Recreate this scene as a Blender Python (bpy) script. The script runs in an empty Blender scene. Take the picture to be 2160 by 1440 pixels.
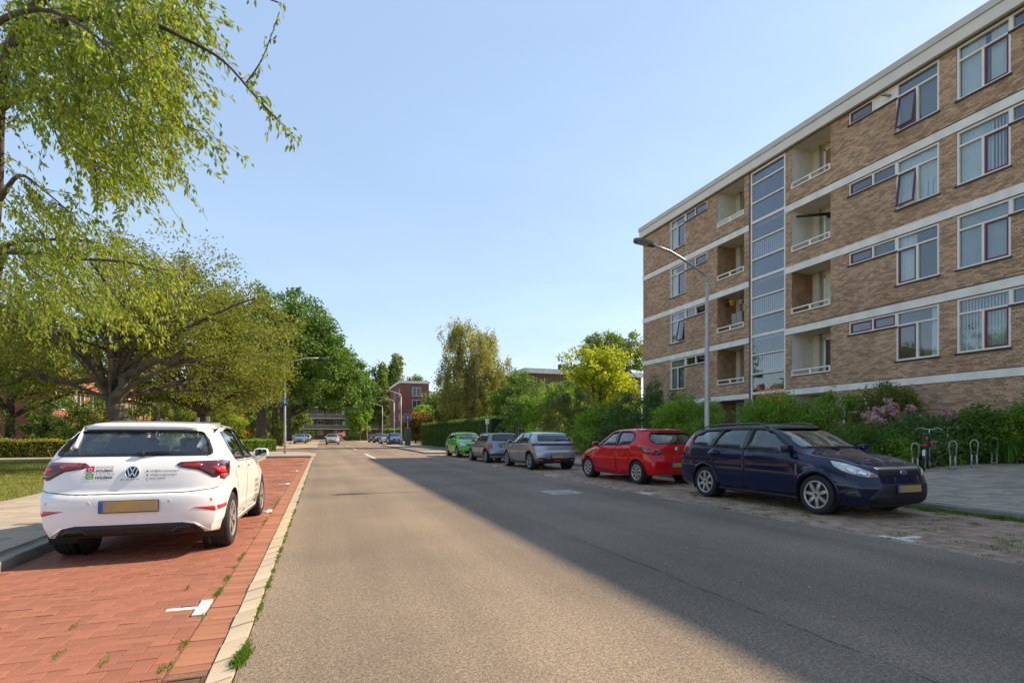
import bpy, bmesh, math, random
import numpy as np
from mathutils import Vector, Matrix
from mathutils.bvhtree import BVHTree
from mathutils.geometry import delaunay_2d_cdt

random.seed(7)
rng = np.random.default_rng(11)
SC = bpy.context.scene
COL = SC.collection
R = math.radians

# ---------------------------------------------------------------- camera, sky, sun, exposure
CAM_H = 1.30
THETA = math.atan(401 / 1125)           # the camera looks this far to the right of the street
cam = bpy.data.cameras.new('camera')
cam.sensor_width = 36.0
cam.lens = 36.0 * 1125 / 2160
cam.shift_y = 196.5 / 2160
cam.clip_start = 0.05
cam.clip_end = 3000
cam_o = bpy.data.objects.new('camera', cam)
cam_o.location = (0, 0, CAM_H)
cam_o.rotation_euler = (math.pi / 2, 0, -THETA)
COL.objects.link(cam_o)
SC.camera = cam_o

SUN_EL, SUN_AZ = R(40.5), R(1.2)        # azimuth measured from +X towards +Y
sd = Vector((math.cos(SUN_EL) * math.cos(SUN_AZ), math.cos(SUN_EL) * math.sin(SUN_AZ), math.sin(SUN_EL)))
sun = bpy.data.lights.new('sun', 'SUN')
sun.energy = 3.6
sun.angle = R(0.55)
sun.color = (1.0, 0.83, 0.61)
sun_o = bpy.data.objects.new('sun', sun)
sun_o.rotation_euler = sd.to_track_quat('Z', 'Y').to_euler()
sun_o.location = (60, 0, 60)
COL.objects.link(sun_o)

world = bpy.data.worlds.new('World')
SC.world = world
world.use_nodes = True
wn, wl = world.node_tree.nodes, world.node_tree.links
wn.clear()
w_sky = wn.new('ShaderNodeTexSky')
w_sky.sky_type = 'NISHITA'
w_sky.sun_disc = False
w_sky.sun_elevation = SUN_EL
w_sky.sun_rotation = math.pi / 2 - SUN_AZ
w_sky.altitude = 0
w_sky.air_density = 1.0
w_sky.dust_density = 0.3
w_sky.ozone_density = 1.2
w_bg = wn.new('ShaderNodeBackground')
w_bg.inputs['Strength'].default_value = 0.15
w_out = wn.new('ShaderNodeOutputWorld')
w_tint = wn.new('ShaderNodeVectorMath'); w_tint.operation = 'MULTIPLY'; w_tint.inputs[1].default_value = (1.16, 1.0, 0.85)   # hazy white summer air
wl.new(w_sky.outputs[0], w_tint.inputs[0])
w_mix = wn.new('ShaderNodeMix'); w_mix.data_type = 'RGBA'; w_mix.inputs[0].default_value = 0.5
w_mix.inputs[7].default_value = (1.18, 1.68, 2.48, 1.0)      # even, milky summer haze over the whole sky
w_tc = wn.new('ShaderNodeTexCoord'); w_map = wn.new('ShaderNodeMapping'); w_map.inputs['Scale'].default_value = (1.2, 1.2, 4.0)
w_nz = wn.new('ShaderNodeTexNoise'); w_nz.inputs['Scale'].default_value = 1.6; w_nz.inputs['Detail'].default_value = 6; w_nz.inputs['Roughness'].default_value = 0.6
w_mr = wn.new('ShaderNodeMapRange'); w_mr.inputs[1].default_value = 0.3; w_mr.inputs[2].default_value = 0.75; w_mr.inputs[3].default_value = 0.60; w_mr.inputs[4].default_value = 0.78
wl.new(w_tc.outputs['Generated'], w_map.inputs[0]); wl.new(w_map.outputs[0], w_nz.inputs['Vector']); wl.new(w_nz.outputs['Fac'], w_mr.inputs[0]); wl.new(w_mr.outputs[0], w_mix.inputs[0])
wl.new(w_tint.outputs[0], w_mix.inputs[6])
wl.new(w_mix.outputs[2], w_bg.inputs[0])
wl.new(w_bg.outputs[0], w_out.inputs[0])

SC.view_settings.view_transform = 'Standard'
SC.view_settings.look = 'None'
SC.view_settings.gamma = 1.0
SC.view_settings.exposure = 1.26
SC.view_settings.use_curve_mapping = False
SC.render.resolution_x, SC.render.resolution_y = 1024, 682

# ---------------------------------------------------------------- helpers: objects
def link(name, me, parent=None, m=None, smooth=None):
    o = bpy.data.objects.new(name, me)
    COL.objects.link(o)
    if parent is not None:
        o.parent = parent
    if m is not None and me is not None and not me.materials:
        for k in (m if isinstance(m, (list, tuple)) else [m]):
            me.materials.append(k)
    if smooth is not None and me is not None:
        me.polygons.foreach_set('use_smooth', [smooth] * len(me.polygons))
    return o

def tag(o, label=None, cat=None, group=None, kind=None):
    if label: o['label'] = label
    if cat: o['category'] = cat
    if group: o['group'] = group
    if kind: o['kind'] = kind
    return o

def empty(name, loc=(0, 0, 0), rz=0.0, label=None, cat=None, group=None):
    o = bpy.data.objects.new(name, None)
    o.empty_display_size = 0.2
    o.location = loc
    o.rotation_euler = (0, 0, rz)
    COL.objects.link(o)
    return tag(o, label, cat, group)

def copy_tree(o, parent=None):
    c = o.copy()
    COL.objects.link(c)
    c.parent = parent
    for ch in KIDS(o):
        copy_tree(ch, c)
    return c

def KIDS(o):
    return [c for c in list(COL.objects) if c.parent is o] if False else list(o.children)

class MB:
    """collects boxes, tubes, lathes and prisms into one mesh"""
    def __init__(s):
        s.v, s.f, s.mi = [], [], []
    def add(s, vs, fs, mi=0):
        n = len(s.v)
        s.v += [tuple(map(float, p)) for p in vs]
        s.f += [tuple(i + n for i in q) for q in fs]
        s.mi += [mi] * len(fs)
        return s
    def box(s, x0, x1, y0, y1, z0, z1, mi=0, M=None):
        vs = [Vector((x, y, z)) for z in (z0, z1) for y in (y0, y1) for x in (x0, x1)]
        if M is not None: vs = [M @ p for p in vs]
        return s.add(vs, [(0, 2, 3, 1), (4, 5, 7, 6), (0, 1, 5, 4), (2, 6, 7, 3), (0, 4, 6, 2), (1, 3, 7, 5)], mi)
    def cbox(s, c, d, mi=0, M=None, bev=0.0):
        """box with chamfered edges centred on c"""
        if bev <= 0:
            return s.box(c[0]-d[0]/2, c[0]+d[0]/2, c[1]-d[1]/2, c[1]+d[1]/2, c[2]-d[2]/2, c[2]+d[2]/2, mi, M)
        bm = bmesh.new()
        bmesh.ops.create_cube(bm, size=1)
        for v in bm.verts: v.co = Vector((v.co.x*d[0]+c[0], v.co.y*d[1]+c[1], v.co.z*d[2]+c[2]))
        bmesh.ops.bevel(bm, geom=bm.edges[:], offset=bev, segments=2, affect='EDGES', profile=0.5)
        if M is not None: bm.transform(M)
        bm.verts.index_update()
        s.add([v.co for v in bm.verts], [[v.index for v in f.verts] for f in bm.faces], mi)
        bm.free()
        return s
    def tube(s, pts, rad, n=8, mi=0, cap=True):
        pts = [Vector(p) for p in pts]
        if not hasattr(rad, '__len__'): rad = [rad] * len(pts)
        vs, fs = [], []
        up = None
        for i, p in enumerate(pts):
            d = (pts[min(i+1, len(pts)-1)] - pts[max(i-1, 0)])
            d = d.normalized() if d.length > 1e-9 else Vector((0, 0, 1))
            if up is None:
                up = Vector((1, 0, 0)) if abs(d.x) < 0.8 else Vector((0, 1, 0))
            up = (up - d * up.dot(d))
            up = up.normalized() if up.length > 1e-6 else d.orthogonal().normalized()
            b = d.cross(up)
            for k in range(n):
                a = 2 * math.pi * k / n
                vs.append(p + (up * math.cos(a) + b * math.sin(a)) * rad[i])
        for i in range(len(pts) - 1):
            for k in range(n):
                a, b2 = i*n+k, i*n+(k+1) % n
                fs.append((a, b2, b2+n, a+n))
        if cap:
            fs.append(tuple(range(n-1, -1, -1)))
            fs.append(tuple(range((len(pts)-1)*n, len(pts)*n)))
        return s.add(vs, fs, mi)
    def lathe(s, prof, n=24, axis='z', c=(0, 0, 0), mi=0, closed=False):
        """prof: list of (radius, height)"""
        vs, fs = [], []
        for r, h in prof:
            for k in range(n):
                a = 2*math.pi*k/n
                p = (r*math.cos(a), r*math.sin(a), h)
                if axis == 'x': p = (p[2], p[0], p[1])
                if axis == 'y': p = (p[1], p[2], p[0])
                vs.append((p[0]+c[0], p[1]+c[1], p[2]+c[2]))
        m = len(prof)
        for i in range(m if closed else m-1):
            j = (i+1) % m
            for k in range(n):
                fs.append((i*n+k, i*n+(k+1) % n, j*n+(k+1) % n, j*n+k))
        return s.add(vs, fs, mi)
    def prism(s, poly, lo, hi, axis='z', mi=0, M=None):
        """2D polygon extruded along an axis"""
        def P(a, b, h):
            v = {'z': Vector((a, b, h)), 'x': Vector((h, a, b)), 'y': Vector((a, h, b))}[axis]
            return M @ v if M is not None else v
        n = len(poly)
        vs = [P(a, b, lo) for a, b in poly] + [P(a, b, hi) for a, b in poly]
        fs = [tuple(range(n-1, -1, -1)), tuple(range(n, 2*n))] + [(i, (i+1) % n, (i+1) % n+n, i+n) for i in range(n)]
        return s.add(vs, fs, mi)
    def mesh(s, name='mesh'):
        me = bpy.data.meshes.new(name)
        me.from_pydata(s.v, [], s.f)
        if any(s.mi):
            me.polygons.foreach_set('material_index', s.mi)
        me.update()
        return me
    def build(s, name, m, parent=None, smooth=False, fixn=False):
        me = s.mesh(name)
        if fixn:
            bm = bmesh.new(); bm.from_mesh(me)
            bmesh.ops.recalc_face_normals(bm, faces=bm.faces[:])
            bm.to_mesh(me); bm.free()
        o = link(name, me, parent, m, smooth)
        return o

def sharp(o, deg=35):
    """smooth shading with sharp edges above an angle"""
    me = o.data
    bm = bmesh.new(); bm.from_mesh(me)
    for e in bm.edges:
        e.smooth = not (len(e.link_faces) == 2 and e.calc_face_angle(0) > R(deg)) and len(e.link_faces) == 2
    for f in bm.faces: f.smooth = True
    bm.to_mesh(me); bm.free()
    return o

def np_mesh(name, V, F):
    """fast mesh from numpy arrays; F has 3 or 4 columns"""
    V = np.asarray(V, np.float32); F = np.asarray(F, np.int32)
    me = bpy.data.meshes.new(name)
    me.vertices.add(len(V)); me.vertices.foreach_set('co', V.ravel())
    k = F.shape[1]
    me.loops.add(F.size); me.loops.foreach_set('vertex_index', F.ravel())
    me.polygons.add(len(F)); me.polygons.foreach_set('loop_start', np.arange(0, F.size, k, dtype=np.int32))
    me.update(calc_edges=True)
    me.shade_flat()
    return me

# ---------------------------------------------------------------- helpers: materials
MATS = {}
def _nt(name):
    m = bpy.data.materials.new(name)
    m.use_nodes = True
    nt = m.node_tree
    nt.nodes.clear()
    out = nt.nodes.new('ShaderNodeOutputMaterial')
    return m, nt, nt.nodes, nt.links, out

def N(nt, t, **kw):
    n = nt.nodes.new(t)
    for k, v in kw.items():
        if k in n.inputs: n.inputs[k].default_value = v
        else: setattr(n, k, v)
    return n

def c4(c): return (c[0], c[1], c[2], 1.0)

def pm(name, col, rough=0.6, metal=0.0, var=0.12, scale=6.0, bump=0.0, bscale=40.0, spec=0.5, coat=0.0, island=0.0, col2=None, emit=0.0, sheen=0.0, fine=0.0, fscale=200.0):
    """procedural surface: colour broken up by noise, optional bump, per-piece variation"""
    if name in MATS: return MATS[name]
    m, nt, n, l, out = _nt(name)
    b = N(nt, 'ShaderNodeBsdfPrincipled')
    b.inputs['Roughness'].default_value = rough
    b.inputs['Metallic'].default_value = metal
    b.inputs['Specular IOR Level'].default_value = spec
    b.inputs['Coat Weight'].default_value = coat
    b.inputs['Coat Roughness'].default_value = 0.03
    tc = N(nt, 'ShaderNodeTexCoord')
    nz = N(nt, 'ShaderNodeTexNoise'); nz.inputs['Scale'].default_value = scale; nz.inputs['Detail'].default_value = 5
    l.new(tc.outputs['Object'], nz.inputs['Vector'])
    mr = N(nt, 'ShaderNodeMapRange'); mr.inputs[1].default_value = 0.3; mr.inputs[2].default_value = 0.7
    l.new(nz.outputs['Fac'], mr.inputs[0])
    mx = N(nt, 'ShaderNodeMix', data_type='RGBA')
    c2 = col2 if col2 else [min(1, x*(1+var)) for x in col]
    c1 = col if col2 else [x*(1-var) for x in col]
    mx.inputs[6].default_value = c4(c1); mx.inputs[7].default_value = c4(c2)
    l.new(mr.outputs[0], mx.inputs[0])
    res = mx.outputs[2]
    if island > 0:
        g = N(nt, 'ShaderNodeNewGeometry'); oi = N(nt, 'ShaderNodeObjectInfo')
        ad = N(nt, 'ShaderNodeMath', operation='ADD'); l.new(g.outputs['Random Per Island'], ad.inputs[0]); l.new(oi.outputs['Random'], ad.inputs[1])
        fr = N(nt, 'ShaderNodeMath', operation='FRACT'); l.new(ad.outputs[0], fr.inputs[0])
        m2 = N(nt, 'ShaderNodeMapRange'); m2.inputs[3].default_value = 1-island; m2.inputs[4].default_value = 1+island
        l.new(fr.outputs[0], m2.inputs[0])
        vm = N(nt, 'ShaderNodeVectorMath', operation='SCALE'); l.new(res, vm.inputs[0]); l.new(m2.outputs[0], vm.inputs['Scale'])
        res = vm.outputs[0]
    if fine > 0:
        nf = N(nt, 'ShaderNodeTexNoise'); nf.inputs['Scale'].default_value = fscale; nf.inputs['Detail'].default_value = 2
        l.new(tc.outputs['Object'], nf.inputs['Vector'])
        m3 = N(nt, 'ShaderNodeMapRange'); m3.inputs[1].default_value = 0.3; m3.inputs[2].default_value = 0.7; m3.inputs[3].default_value = 1-fine; m3.inputs[4].default_value = 1+fine
        l.new(nf.outputs['Fac'], m3.inputs[0])
        vm = N(nt, 'ShaderNodeVectorMath', operation='SCALE'); l.new(res, vm.inputs[0]); l.new(m3.outputs[0], vm.inputs['Scale'])
        res = vm.outputs[0]
    l.new(res, b.inputs['Base Color'])
    if bump > 0:
        nb = N(nt, 'ShaderNodeTexNoise'); nb.inputs['Scale'].default_value = bscale; nb.inputs['Detail'].default_value = 4
        l.new(tc.outputs['Object'], nb.inputs['Vector'])
        bp = N(nt, 'ShaderNodeBump'); bp.inputs['Strength'].default_value = bump; bp.inputs['Distance'].default_value = 0.01
        l.new(nb.outputs['Fac'], bp.inputs['Height']); l.new(bp.outputs[0], b.inputs['Normal'])
    if emit > 0:
        b.inputs['Emission Color'].default_value = c4(col); b.inputs['Emission Strength'].default_value = emit
    l.new(b.outputs[0], out.inputs[0])
    MATS[name] = m
    return m

def glass(name, tint=(0.9, 0.95, 0.95), refl=1.0, opac=0.0, ocol=(0.02, 0.025, 0.03), rough=0.01):
    """thin pane: fresnel reflection over a tinted see-through layer"""
    if name in MATS: return MATS[name]
    m, nt, n, l, out = _nt(name)
    tr = N(nt, 'ShaderNodeBsdfTransparent'); tr.inputs[0].default_value = c4(tint)
    base = tr.outputs[0]
    if opac > 0:
        df = N(nt, 'ShaderNodeBsdfDiffuse'); df.inputs[0].default_value = c4(ocol)
        mo = N(nt, 'ShaderNodeMixShader'); mo.inputs[0].default_value = opac
        l.new(tr.outputs[0], mo.inputs[1]); l.new(df.outputs[0], mo.inputs[2]); base = mo.outputs[0]
    gl = N(nt, 'ShaderNodeBsdfGlossy'); gl.inputs['Roughness'].default_value = rough
    fr = N(nt, 'ShaderNodeFresnel'); gb = N(nt, 'ShaderNodeNewGeometry')
    io = N(nt, 'ShaderNodeMapRange'); io.inputs[3].default_value = 1.52; io.inputs[4].default_value = 1/1.52   # same reflectance on both faces of a thin pane
    l.new(gb.outputs['Backfacing'], io.inputs[0]); l.new(io.outputs[0], fr.inputs[0])
    tcx = N(nt, 'ShaderNodeTexCoord'); nz = N(nt, 'ShaderNodeTexNoise'); nz.inputs['Scale'].default_value = 2.0
    l.new(tcx.outputs['Object'], nz.inputs['Vector'])
    bp = N(nt, 'ShaderNodeBump'); bp.inputs['Strength'].default_value = 0.02; bp.inputs['Distance'].default_value = 0.05
    l.new(nz.outputs['Fac'], bp.inputs['Height']); l.new(bp.outputs[0], gl.inputs['Normal'])
    mp = N(nt, 'ShaderNodeMath', operation='MULTIPLY', use_clamp=True); l.new(fr.outputs[0], mp.inputs[0]); mp.inputs[1].default_value = refl * 1.8
    ms = N(nt, 'ShaderNodeMixShader')
    l.new(mp.outputs[0], ms.inputs[0]); l.new(base, ms.inputs[1]); l.new(gl.outputs[0], ms.inputs[2])
    l.new(ms.outputs[0], out.inputs[0])
    MATS[name] = m
    return m

def leafmat(name, c1, c2, c3=None, trans=0.35, rough=0.5, spec=0.35):
    """foliage: colour varies leaf by leaf and by clump, light passes through"""
    if name in MATS: return MATS[name]
    m, nt, n, l, out = _nt(name)
    g = N(nt, 'ShaderNodeNewGeometry')
    rp = N(nt, 'ShaderNodeValToRGB')
    e = rp.color_ramp.elements
    e[0].position = 0.0; e[0].color = c4(c1); e[1].position = 0.75; e[1].color = c4(c2)
    if c3:
        k = e.new(1.0); k.color = c4(c3)
    tc = N(nt, 'ShaderNodeTexCoord'); nz = N(nt, 'ShaderNodeTexNoise'); nz.inputs['Scale'].default_value = 0.9; nz.inputs['Detail'].default_value = 3
    l.new(tc.outputs['Object'], nz.inputs['Vector'])
    mm = N(nt, 'ShaderNodeMath', operation='MULTIPLY_ADD'); l.new(nz.outputs['Fac'], mm.inputs[0]); mm.inputs[1].default_value = 0.9; 
    mg = N(nt, 'ShaderNodeMath', operation='MULTIPLY_ADD'); l.new(g.outputs['Random Per Island'], mg.inputs[0]); mg.inputs[1].default_value = 0.6; mg.inputs[2].default_value = -0.25
    l.new(mg.outputs[0], mm.inputs[2]); l.new(mm.outputs[0], rp.inputs[0])
    b = N(nt, 'ShaderNodeBsdfPrincipled'); b.inputs['Roughness'].default_value = rough; b.inputs['Specular IOR Level'].default_value = spec
    t = N(nt, 'ShaderNodeBsdfTranslucent')
    hs = N(nt, 'ShaderNodeVectorMath', operation='MULTIPLY'); hs.inputs[1].default_value = (1.5, 1.5, 0.6)
    l.new(rp.outputs[0], hs.inputs[0]); l.new(hs.outputs[0], t.inputs[0]); l.new(rp.outputs[0], b.inputs['Base Color'])
    ms = N(nt, 'ShaderNodeMixShader'); ms.inputs[0].default_value = trans
    l.new(b.outputs[0], ms.inputs[1]); l.new(t.outputs[0], ms.inputs[2]); l.new(ms.outputs[0], out.inputs[0])
    MATS[name] = m
    return m

def paint(name, col, flake=0.0, metal=0.0, rough=0.35):
    return pm(name, col, rough=rough, metal=metal, var=0.02, scale=3, coat=1.0, spec=(0.5 if metal > .3 else 0.05), fine=flake, fscale=900)

def px(u, v=None, h=0.0, z=None, X=None, Y=None):
    """photo pixel -> world point on the plane at height h, at camera depth z, or on the plane X= / Y="""
    q = (u - 1080) / 1125
    s, c = math.sin(THETA), math.cos(THETA)
    if X is not None: z = X / (c*q + s)
    elif Y is not None: z = Y / (c - s*q)
    elif z is None: z = (CAM_H - h) * 1125 / (v - 916.5)
    hh = h if v is None else CAM_H + (916.5 - v) / 1125 * z
    return Vector((z*(c*q + s), z*(c - s*q), hh))
# ================================================================ car kit (used further down)
def pchip(xs, ys):
    xs = np.asarray(xs, float); ys = np.asarray(ys, float)
    h = np.diff(xs); dl = np.diff(ys) / h
    m = np.zeros(len(xs))
    for i in range(1, len(xs)-1):
        if dl[i-1]*dl[i] > 0:
            w1, w2 = 2*h[i]+h[i-1], h[i]+2*h[i-1]
            m[i] = (w1+w2) / (w1/dl[i-1] + w2/dl[i])
    m[0], m[-1] = dl[0], dl[-1]
    def f(x):
        x = np.clip(np.asarray(x, float), xs[0], xs[-1])
        i = np.clip(np.searchsorted(xs, x) - 1, 0, len(h)-1)
        t = (x - xs[i]) / h[i]
        return ((1+2*t)*(1-t)**2*ys[i] + t*(1-t)**2*h[i]*m[i] + t*t*(3-2*t)*ys[i+1] + t*t*(t-1)*h[i]*m[i+1])
    return f

def rpoly(pts, r=0.03, n=4):
    """round the corners of a polygon"""
    out = []
    k = len(pts)
    for i in range(k):
        p = Vector(pts[i]); a = Vector(pts[i-1]); b = Vector(pts[(i+1) % k])
        da, db = (a-p), (b-p)
        rr = min(r, da.length*0.45, db.length*0.45)
        q0, q1 = p + da.normalized()*rr, p + db.normalized()*rr
        for j in range(n+1):
            t = j/n
            out.append(tuple(q0*(1-t)**2 + p*2*t*(1-t) + q1*t*t))
    return out

def grow(poly, d):
    c = Vector((sum(p[0] for p in poly)/len(poly), sum(p[1] for p in poly)/len(poly)))
    res = []
    for p in poly:
        v = Vector(p) - c
        res.append(tuple(c + v*(1 + d/max(v.length, 1e-4))))
    return res

def inside(p, poly):
    x, y = p; r = False; j = len(poly)-1
    for i in range(len(poly)):
        a, b = poly[i], poly[j]
        if (a[1] > y) != (b[1] > y) and x < (b[0]-a[0])*(y-a[1])/(b[1]-a[1])+a[0]: r = not r
        j = i
    return r

def pfree(p, poly, d):
    for i in range(len(poly)):
        a, b = Vector(poly[i-1]), Vector(poly[i]); ab = b-a
        t = max(0, min(1, (Vector(p)-a).dot(ab)/max(ab.length_squared, 1e-9)))
        if (a+ab*t-Vector(p)).length < d: return False
    return True

class CarBody:
    def __init__(s, S):
        s.S = S
        s.yr0, s.yf0 = -S['wb']/2 - S['ro'], S['wb']/2 + S['fo']
        rp, fp = S['rear'], S['front']
        s.fr = pchip([a for a, b in rp], [b for a, b in rp]); s.ff = pchip([a for a, b in fp], [b for a, b in fp])
        T = lambda y: (y - s.yr0)/(s.yf0 - s.yr0)
        tk = []
        for y, z in S['top']:
            a, b = s.yr0 + float(s.fr(z)), s.yf0 - float(s.ff(z))
            tk.append(((y-a)/(b-a), z))
        tk[0] = (0.0, tk[0][1]); tk[-1] = (1.0, tk[-1][1])
        s.zt = pchip(*zip(*tk))
        s.fn = {k: pchip([T(y) for y, _ in S[k]], [w for _, w in S[k]]) for k in ('wm', 'zs', 'wr', 'z0')}
        s.W = max(w for _, w in S['wm'])
        s.solid = s.loft(s.stations(0, 1), 0)
        bm = bmesh.new(); bm.from_mesh(s.solid)
        s.bvh = BVHTree.FromBMesh(bm); bm.free()
    def stations(s, a, b, n=58):
        e = [0, .003, .008, .016, .028, .042]
        mid = list(np.linspace(.06, .94, n))
        t = np.array(e + mid + [1-x for x in e[::-1]])
        return a + (b-a)*t
    def sec(s, t, d=0.0):
        S = s.S
        W = float(s.fn['wm'](t)) - d; zt = float(s.zt(t)) - d; z0 = float(s.fn['z0'](t))
        if d: z0 = 0.40
        edge = min(t, 1-t)
        if not d: W -= 0.022*max(0, 1-edge/0.03)**2; zt -= 0.02*max(0, 1-edge/0.03)**2
        wr = float(s.fn['wr'](t)) - d
        crown = S.get('crown', 0.085)
        zc = zt - crown
        zs = min(float(s.fn['zs'](t)), zc - 0.012)
        xs, zsv = [], []
        for x in (0, .33, .66, 1): xs.append(x*(W-0.09)); zsv.append(z0)
        lt, ht = S.get('lt', .06), S.get('ht', .035)
        n = 18; cz = S.get('crease')
        for i in range(n):
            u = i/(n-1)
            z = z0 + 0.015 + u*(zs - z0 - 0.015)
            x = W - lt*(1-u)**2.6 - ht*u**5
            if cz and not d:
                for zz, amp, wd in cz:
                    q = (z-zz)/wd
                    x += amp*(1.0/(1.0+math.exp(-q*6)) - 0.5)*math.exp(-q*q)
            xs.append(x); zsv.append(z)
        x0 = xs[-1]
        for i in range(1, 11):
            g = i/10
            xs.append(x0 + (wr-x0)*g + 0.018*4*g*(1-g)*min(1, (zc-zs)/0.3)); zsv.append(zs + (zc-zs)*g)
        for i in range(1, 13):
            a = math.pi/2*i/12
            xs.append(wr*max(0, math.cos(a))**0.82); zsv.append(zc + (zt-zc)*math.sin(a)**0.82)
        xs[-1] = 0.0
        return np.array(xs), np.array(zsv)
    def ypos(s, t, x, z, d=0.0):
        S = s.S
        ax = np.clip(np.abs(x)/s.W, 0, 1.05)
        a = s.yr0 + s.fr(z) + S.get('cr', .12)*ax**S.get('pr', 4) + d
        b = s.yf0 - s.ff(z) - S.get('cf', .25)*ax**S.get('pf', 3) - d
        return a + t*(b-a)
    def loft(s, ts, d):
        V, F = [], []
        K = None
        for t in ts:
            x, z = s.sec(t, d)
            X = np.concatenate([x, -x[-2:0:-1]]); Z = np.concatenate([z, z[-2:0:-1]])
            K = len(X)
            V += list(zip(X, s.ypos(t, X, Z, d), Z))
        n = len(ts)
        for i in range(n-1):
            for k in range(K):
                F.append((i*K+k, i*K+(k+1) % K, (i+1)*K+(k+1) % K, (i+1)*K+k))
        for end, t in ((0, ts[0]), (n-1, ts[-1])):
            x, z = s.sec(t, d)
            X = np.concatenate([x, -x[-2:0:-1]]); Z = np.concatenate([z, z[-2:0:-1]])
            zm = (z.min()+z.max())/2
            prev = [end*K+k for k in range(K)]
            for sc in np.linspace(.985, .03, 30):
                st = len(V)
                xx, zz = X*sc, zm+(Z-zm)*sc
                V += list(zip(xx, s.ypos(t, xx, zz, d), zz))
                cur = [st+k for k in range(K)]
                for k in range(K):
                    q = (prev[k], prev[(k+1) % K], cur[(k+1) % K], cur[k])
                    F.append(q if end else q[::-1])
                prev = cur
            V.append((0.0, float(s.ypos(t, np.array([0.0]), np.array([zm]), d)[0]), zm)); c = len(V)-1
            for k in range(K):
                q = (prev[k], prev[(k+1) % K], c)
                F.append(q if end else q[::-1])
        me = bpy.data.meshes.new('body')
        me.from_pydata([tuple(map(float, p)) for p in V], [], F)
        bm = bmesh.new(); bm.from_mesh(me)
        bmesh.ops.remove_doubles(bm, verts=bm.verts[:], dist=1e-5)
        bmesh.ops.recalc_face_normals(bm, faces=bm.faces[:])
        bm.to_mesh(me); bm.free()
        me.update()
        return me
    # -------- things laid on the surface
    def hit(s, view, a, b):
        if view in ('S', 'S-'):
            sg = 1 if view == 'S' else -1
            o, d = Vector((2*sg, a, b)), Vector((-sg, 0, 0))
        elif view in ('BC', 'FC'):
            ph = a/0.9; sg = -1 if view == 'BC' else 1
            ax = s.yr0 + 0.9 if view == 'BC' else s.yf0 - 0.9
            d = Vector((-math.sin(ph), -sg*math.cos(ph), 0)); o = Vector((0, ax, b)) - d*4
        elif view == 'B': o, d = Vector((a, -5, b)), Vector((0, 1, 0))
        elif view == 'F': o, d = Vector((a, 5, b)), Vector((0, -1, 0))
        else: o, d = Vector((a, b, 4)), Vector((0, 0, -1))
        p, n, i, _ = s.bvh.ray_cast(o, d)
        if p is None:
            o2 = {'S': (s.W, a, b), 'S-': (-s.W, a, b), 'B': (a, s.yr0, b), 'F': (a, s.yf0, b), 'T': (a, b, 1.4), 'BC': (s.W, s.yr0, b), 'FC': (s.W, s.yf0, b)}[view]
            p, n, i, _ = s.bvh.find_nearest(Vector(o2))
        return p, n
    def patch(s, poly, view, off=0.003, thick=0.012, res=0.05, mb=None):
        bd = []
        for i in range(len(poly)):
            a, b = Vector(poly[i-1]), Vector(poly[i])
            k = max(1, int((b-a).length/res))
            bd += [tuple(a+(b-a)*j/k) for j in range(k)]
        x0, x1 = min(p[0] for p in bd), max(p[0] for p in bd)
        y0, y1 = min(p[1] for p in bd), max(p[1] for p in bd)
        pts = [Vector(p) for p in bd]
        nb = len(bd)
        for gx in np.arange(x0+res*.5, x1, res):
            for gy in np.arange(y0+res*.5, y1, res):
                if inside((gx, gy), bd) and pfree((gx, gy), bd, res*0.45): pts.append(Vector((gx, gy)))
        r = delaunay_2d_cdt(pts, [(i, (i+1) % nb) for i in range(nb)], [list(range(nb))], 1, 1e-6)
        vs2, fs = r[0], r[2]
        T, Bk = [], []
        for p in vs2:
            h, n = s.hit(view, p[0], p[1])
            T.append(h + n*off); Bk.append(h + n*(off-thick))
        k = len(T)
        faces = [tuple(f) for f in fs]
        allf = list(faces) + [tuple(i+k for i in f[::-1]) for f in faces]
        cnt = {}
        for f in faces:
            for i in range(len(f)):
                e = (f[i], f[(i+1) % len(f)])
                cnt[e] = 1
        for (a, b) in list(cnt):
            if (b, a) not in cnt: allf.append((b, a, a+k, b+k))
        # orientation: outward
        m = mb or MB()
        f0 = faces[0]
        nn = (T[f0[1]]-T[f0[0]]).cross(T[f0[2]]-T[f0[0]])
        _, hn = s.hit(view, vs2[f0[0]][0], vs2[f0[0]][1])
        if nn.dot(hn) < 0: allf = [f[::-1] for f in allf]
        m.add(T + Bk, allf)
        return m
    def ribbon(s, line, view, w=0.006, off=0.0015, mb=None, res=0.03, closed=False):
        m = mb or MB()
        L = [Vector(p) for p in line]
        if closed: L = L + [L[0]]
        P = [L[0]]
        for a, b in zip(L, L[1:]):
            k = max(1, int((b-a).length/res))
            P += [a+(b-a)*j/k for j in range(1, k+1)]
        vs = []
        for i, p in enumerate(P):
            d = (P[min(i+1, len(P)-1)] - P[max(i-1, 0)])
            d = d.normalized() if d.length > 0 else Vector((1, 0))
            nrm = Vector((-d.y, d.x))
            for sg in (-1, 1):
                q = p + nrm*w/2*sg
                h, n = s.hit(view, q.x, q.y)
                vs.append(h+n*off)
        fs = [(2*i, 2*i+1, 2*i+3, 2*i+2) for i in range(len(P)-1)]
        m.add(vs, fs)
        return m

def boolean(me, cutters, mats):
    o = bpy.data.objects.new('tmp', me); COL.objects.link(o)
    tmp = [o]
    for c in cutters:
        k = bpy.data.objects.new('cut', c); COL.objects.link(k); tmp.append(k)
        md = o.modifiers.new('b', 'BOOLEAN'); md.operation = 'DIFFERENCE'; md.object = k; md.solver = 'EXACT'
        md.material_mode = 'TRANSFER'
    dg = bpy.context.evaluated_depsgraph_get(); dg.update()
    res = bpy.data.meshes.new_from_object(o.evaluated_get(dg))
    for k in tmp: bpy.data.objects.remove(k)
    return res

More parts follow.
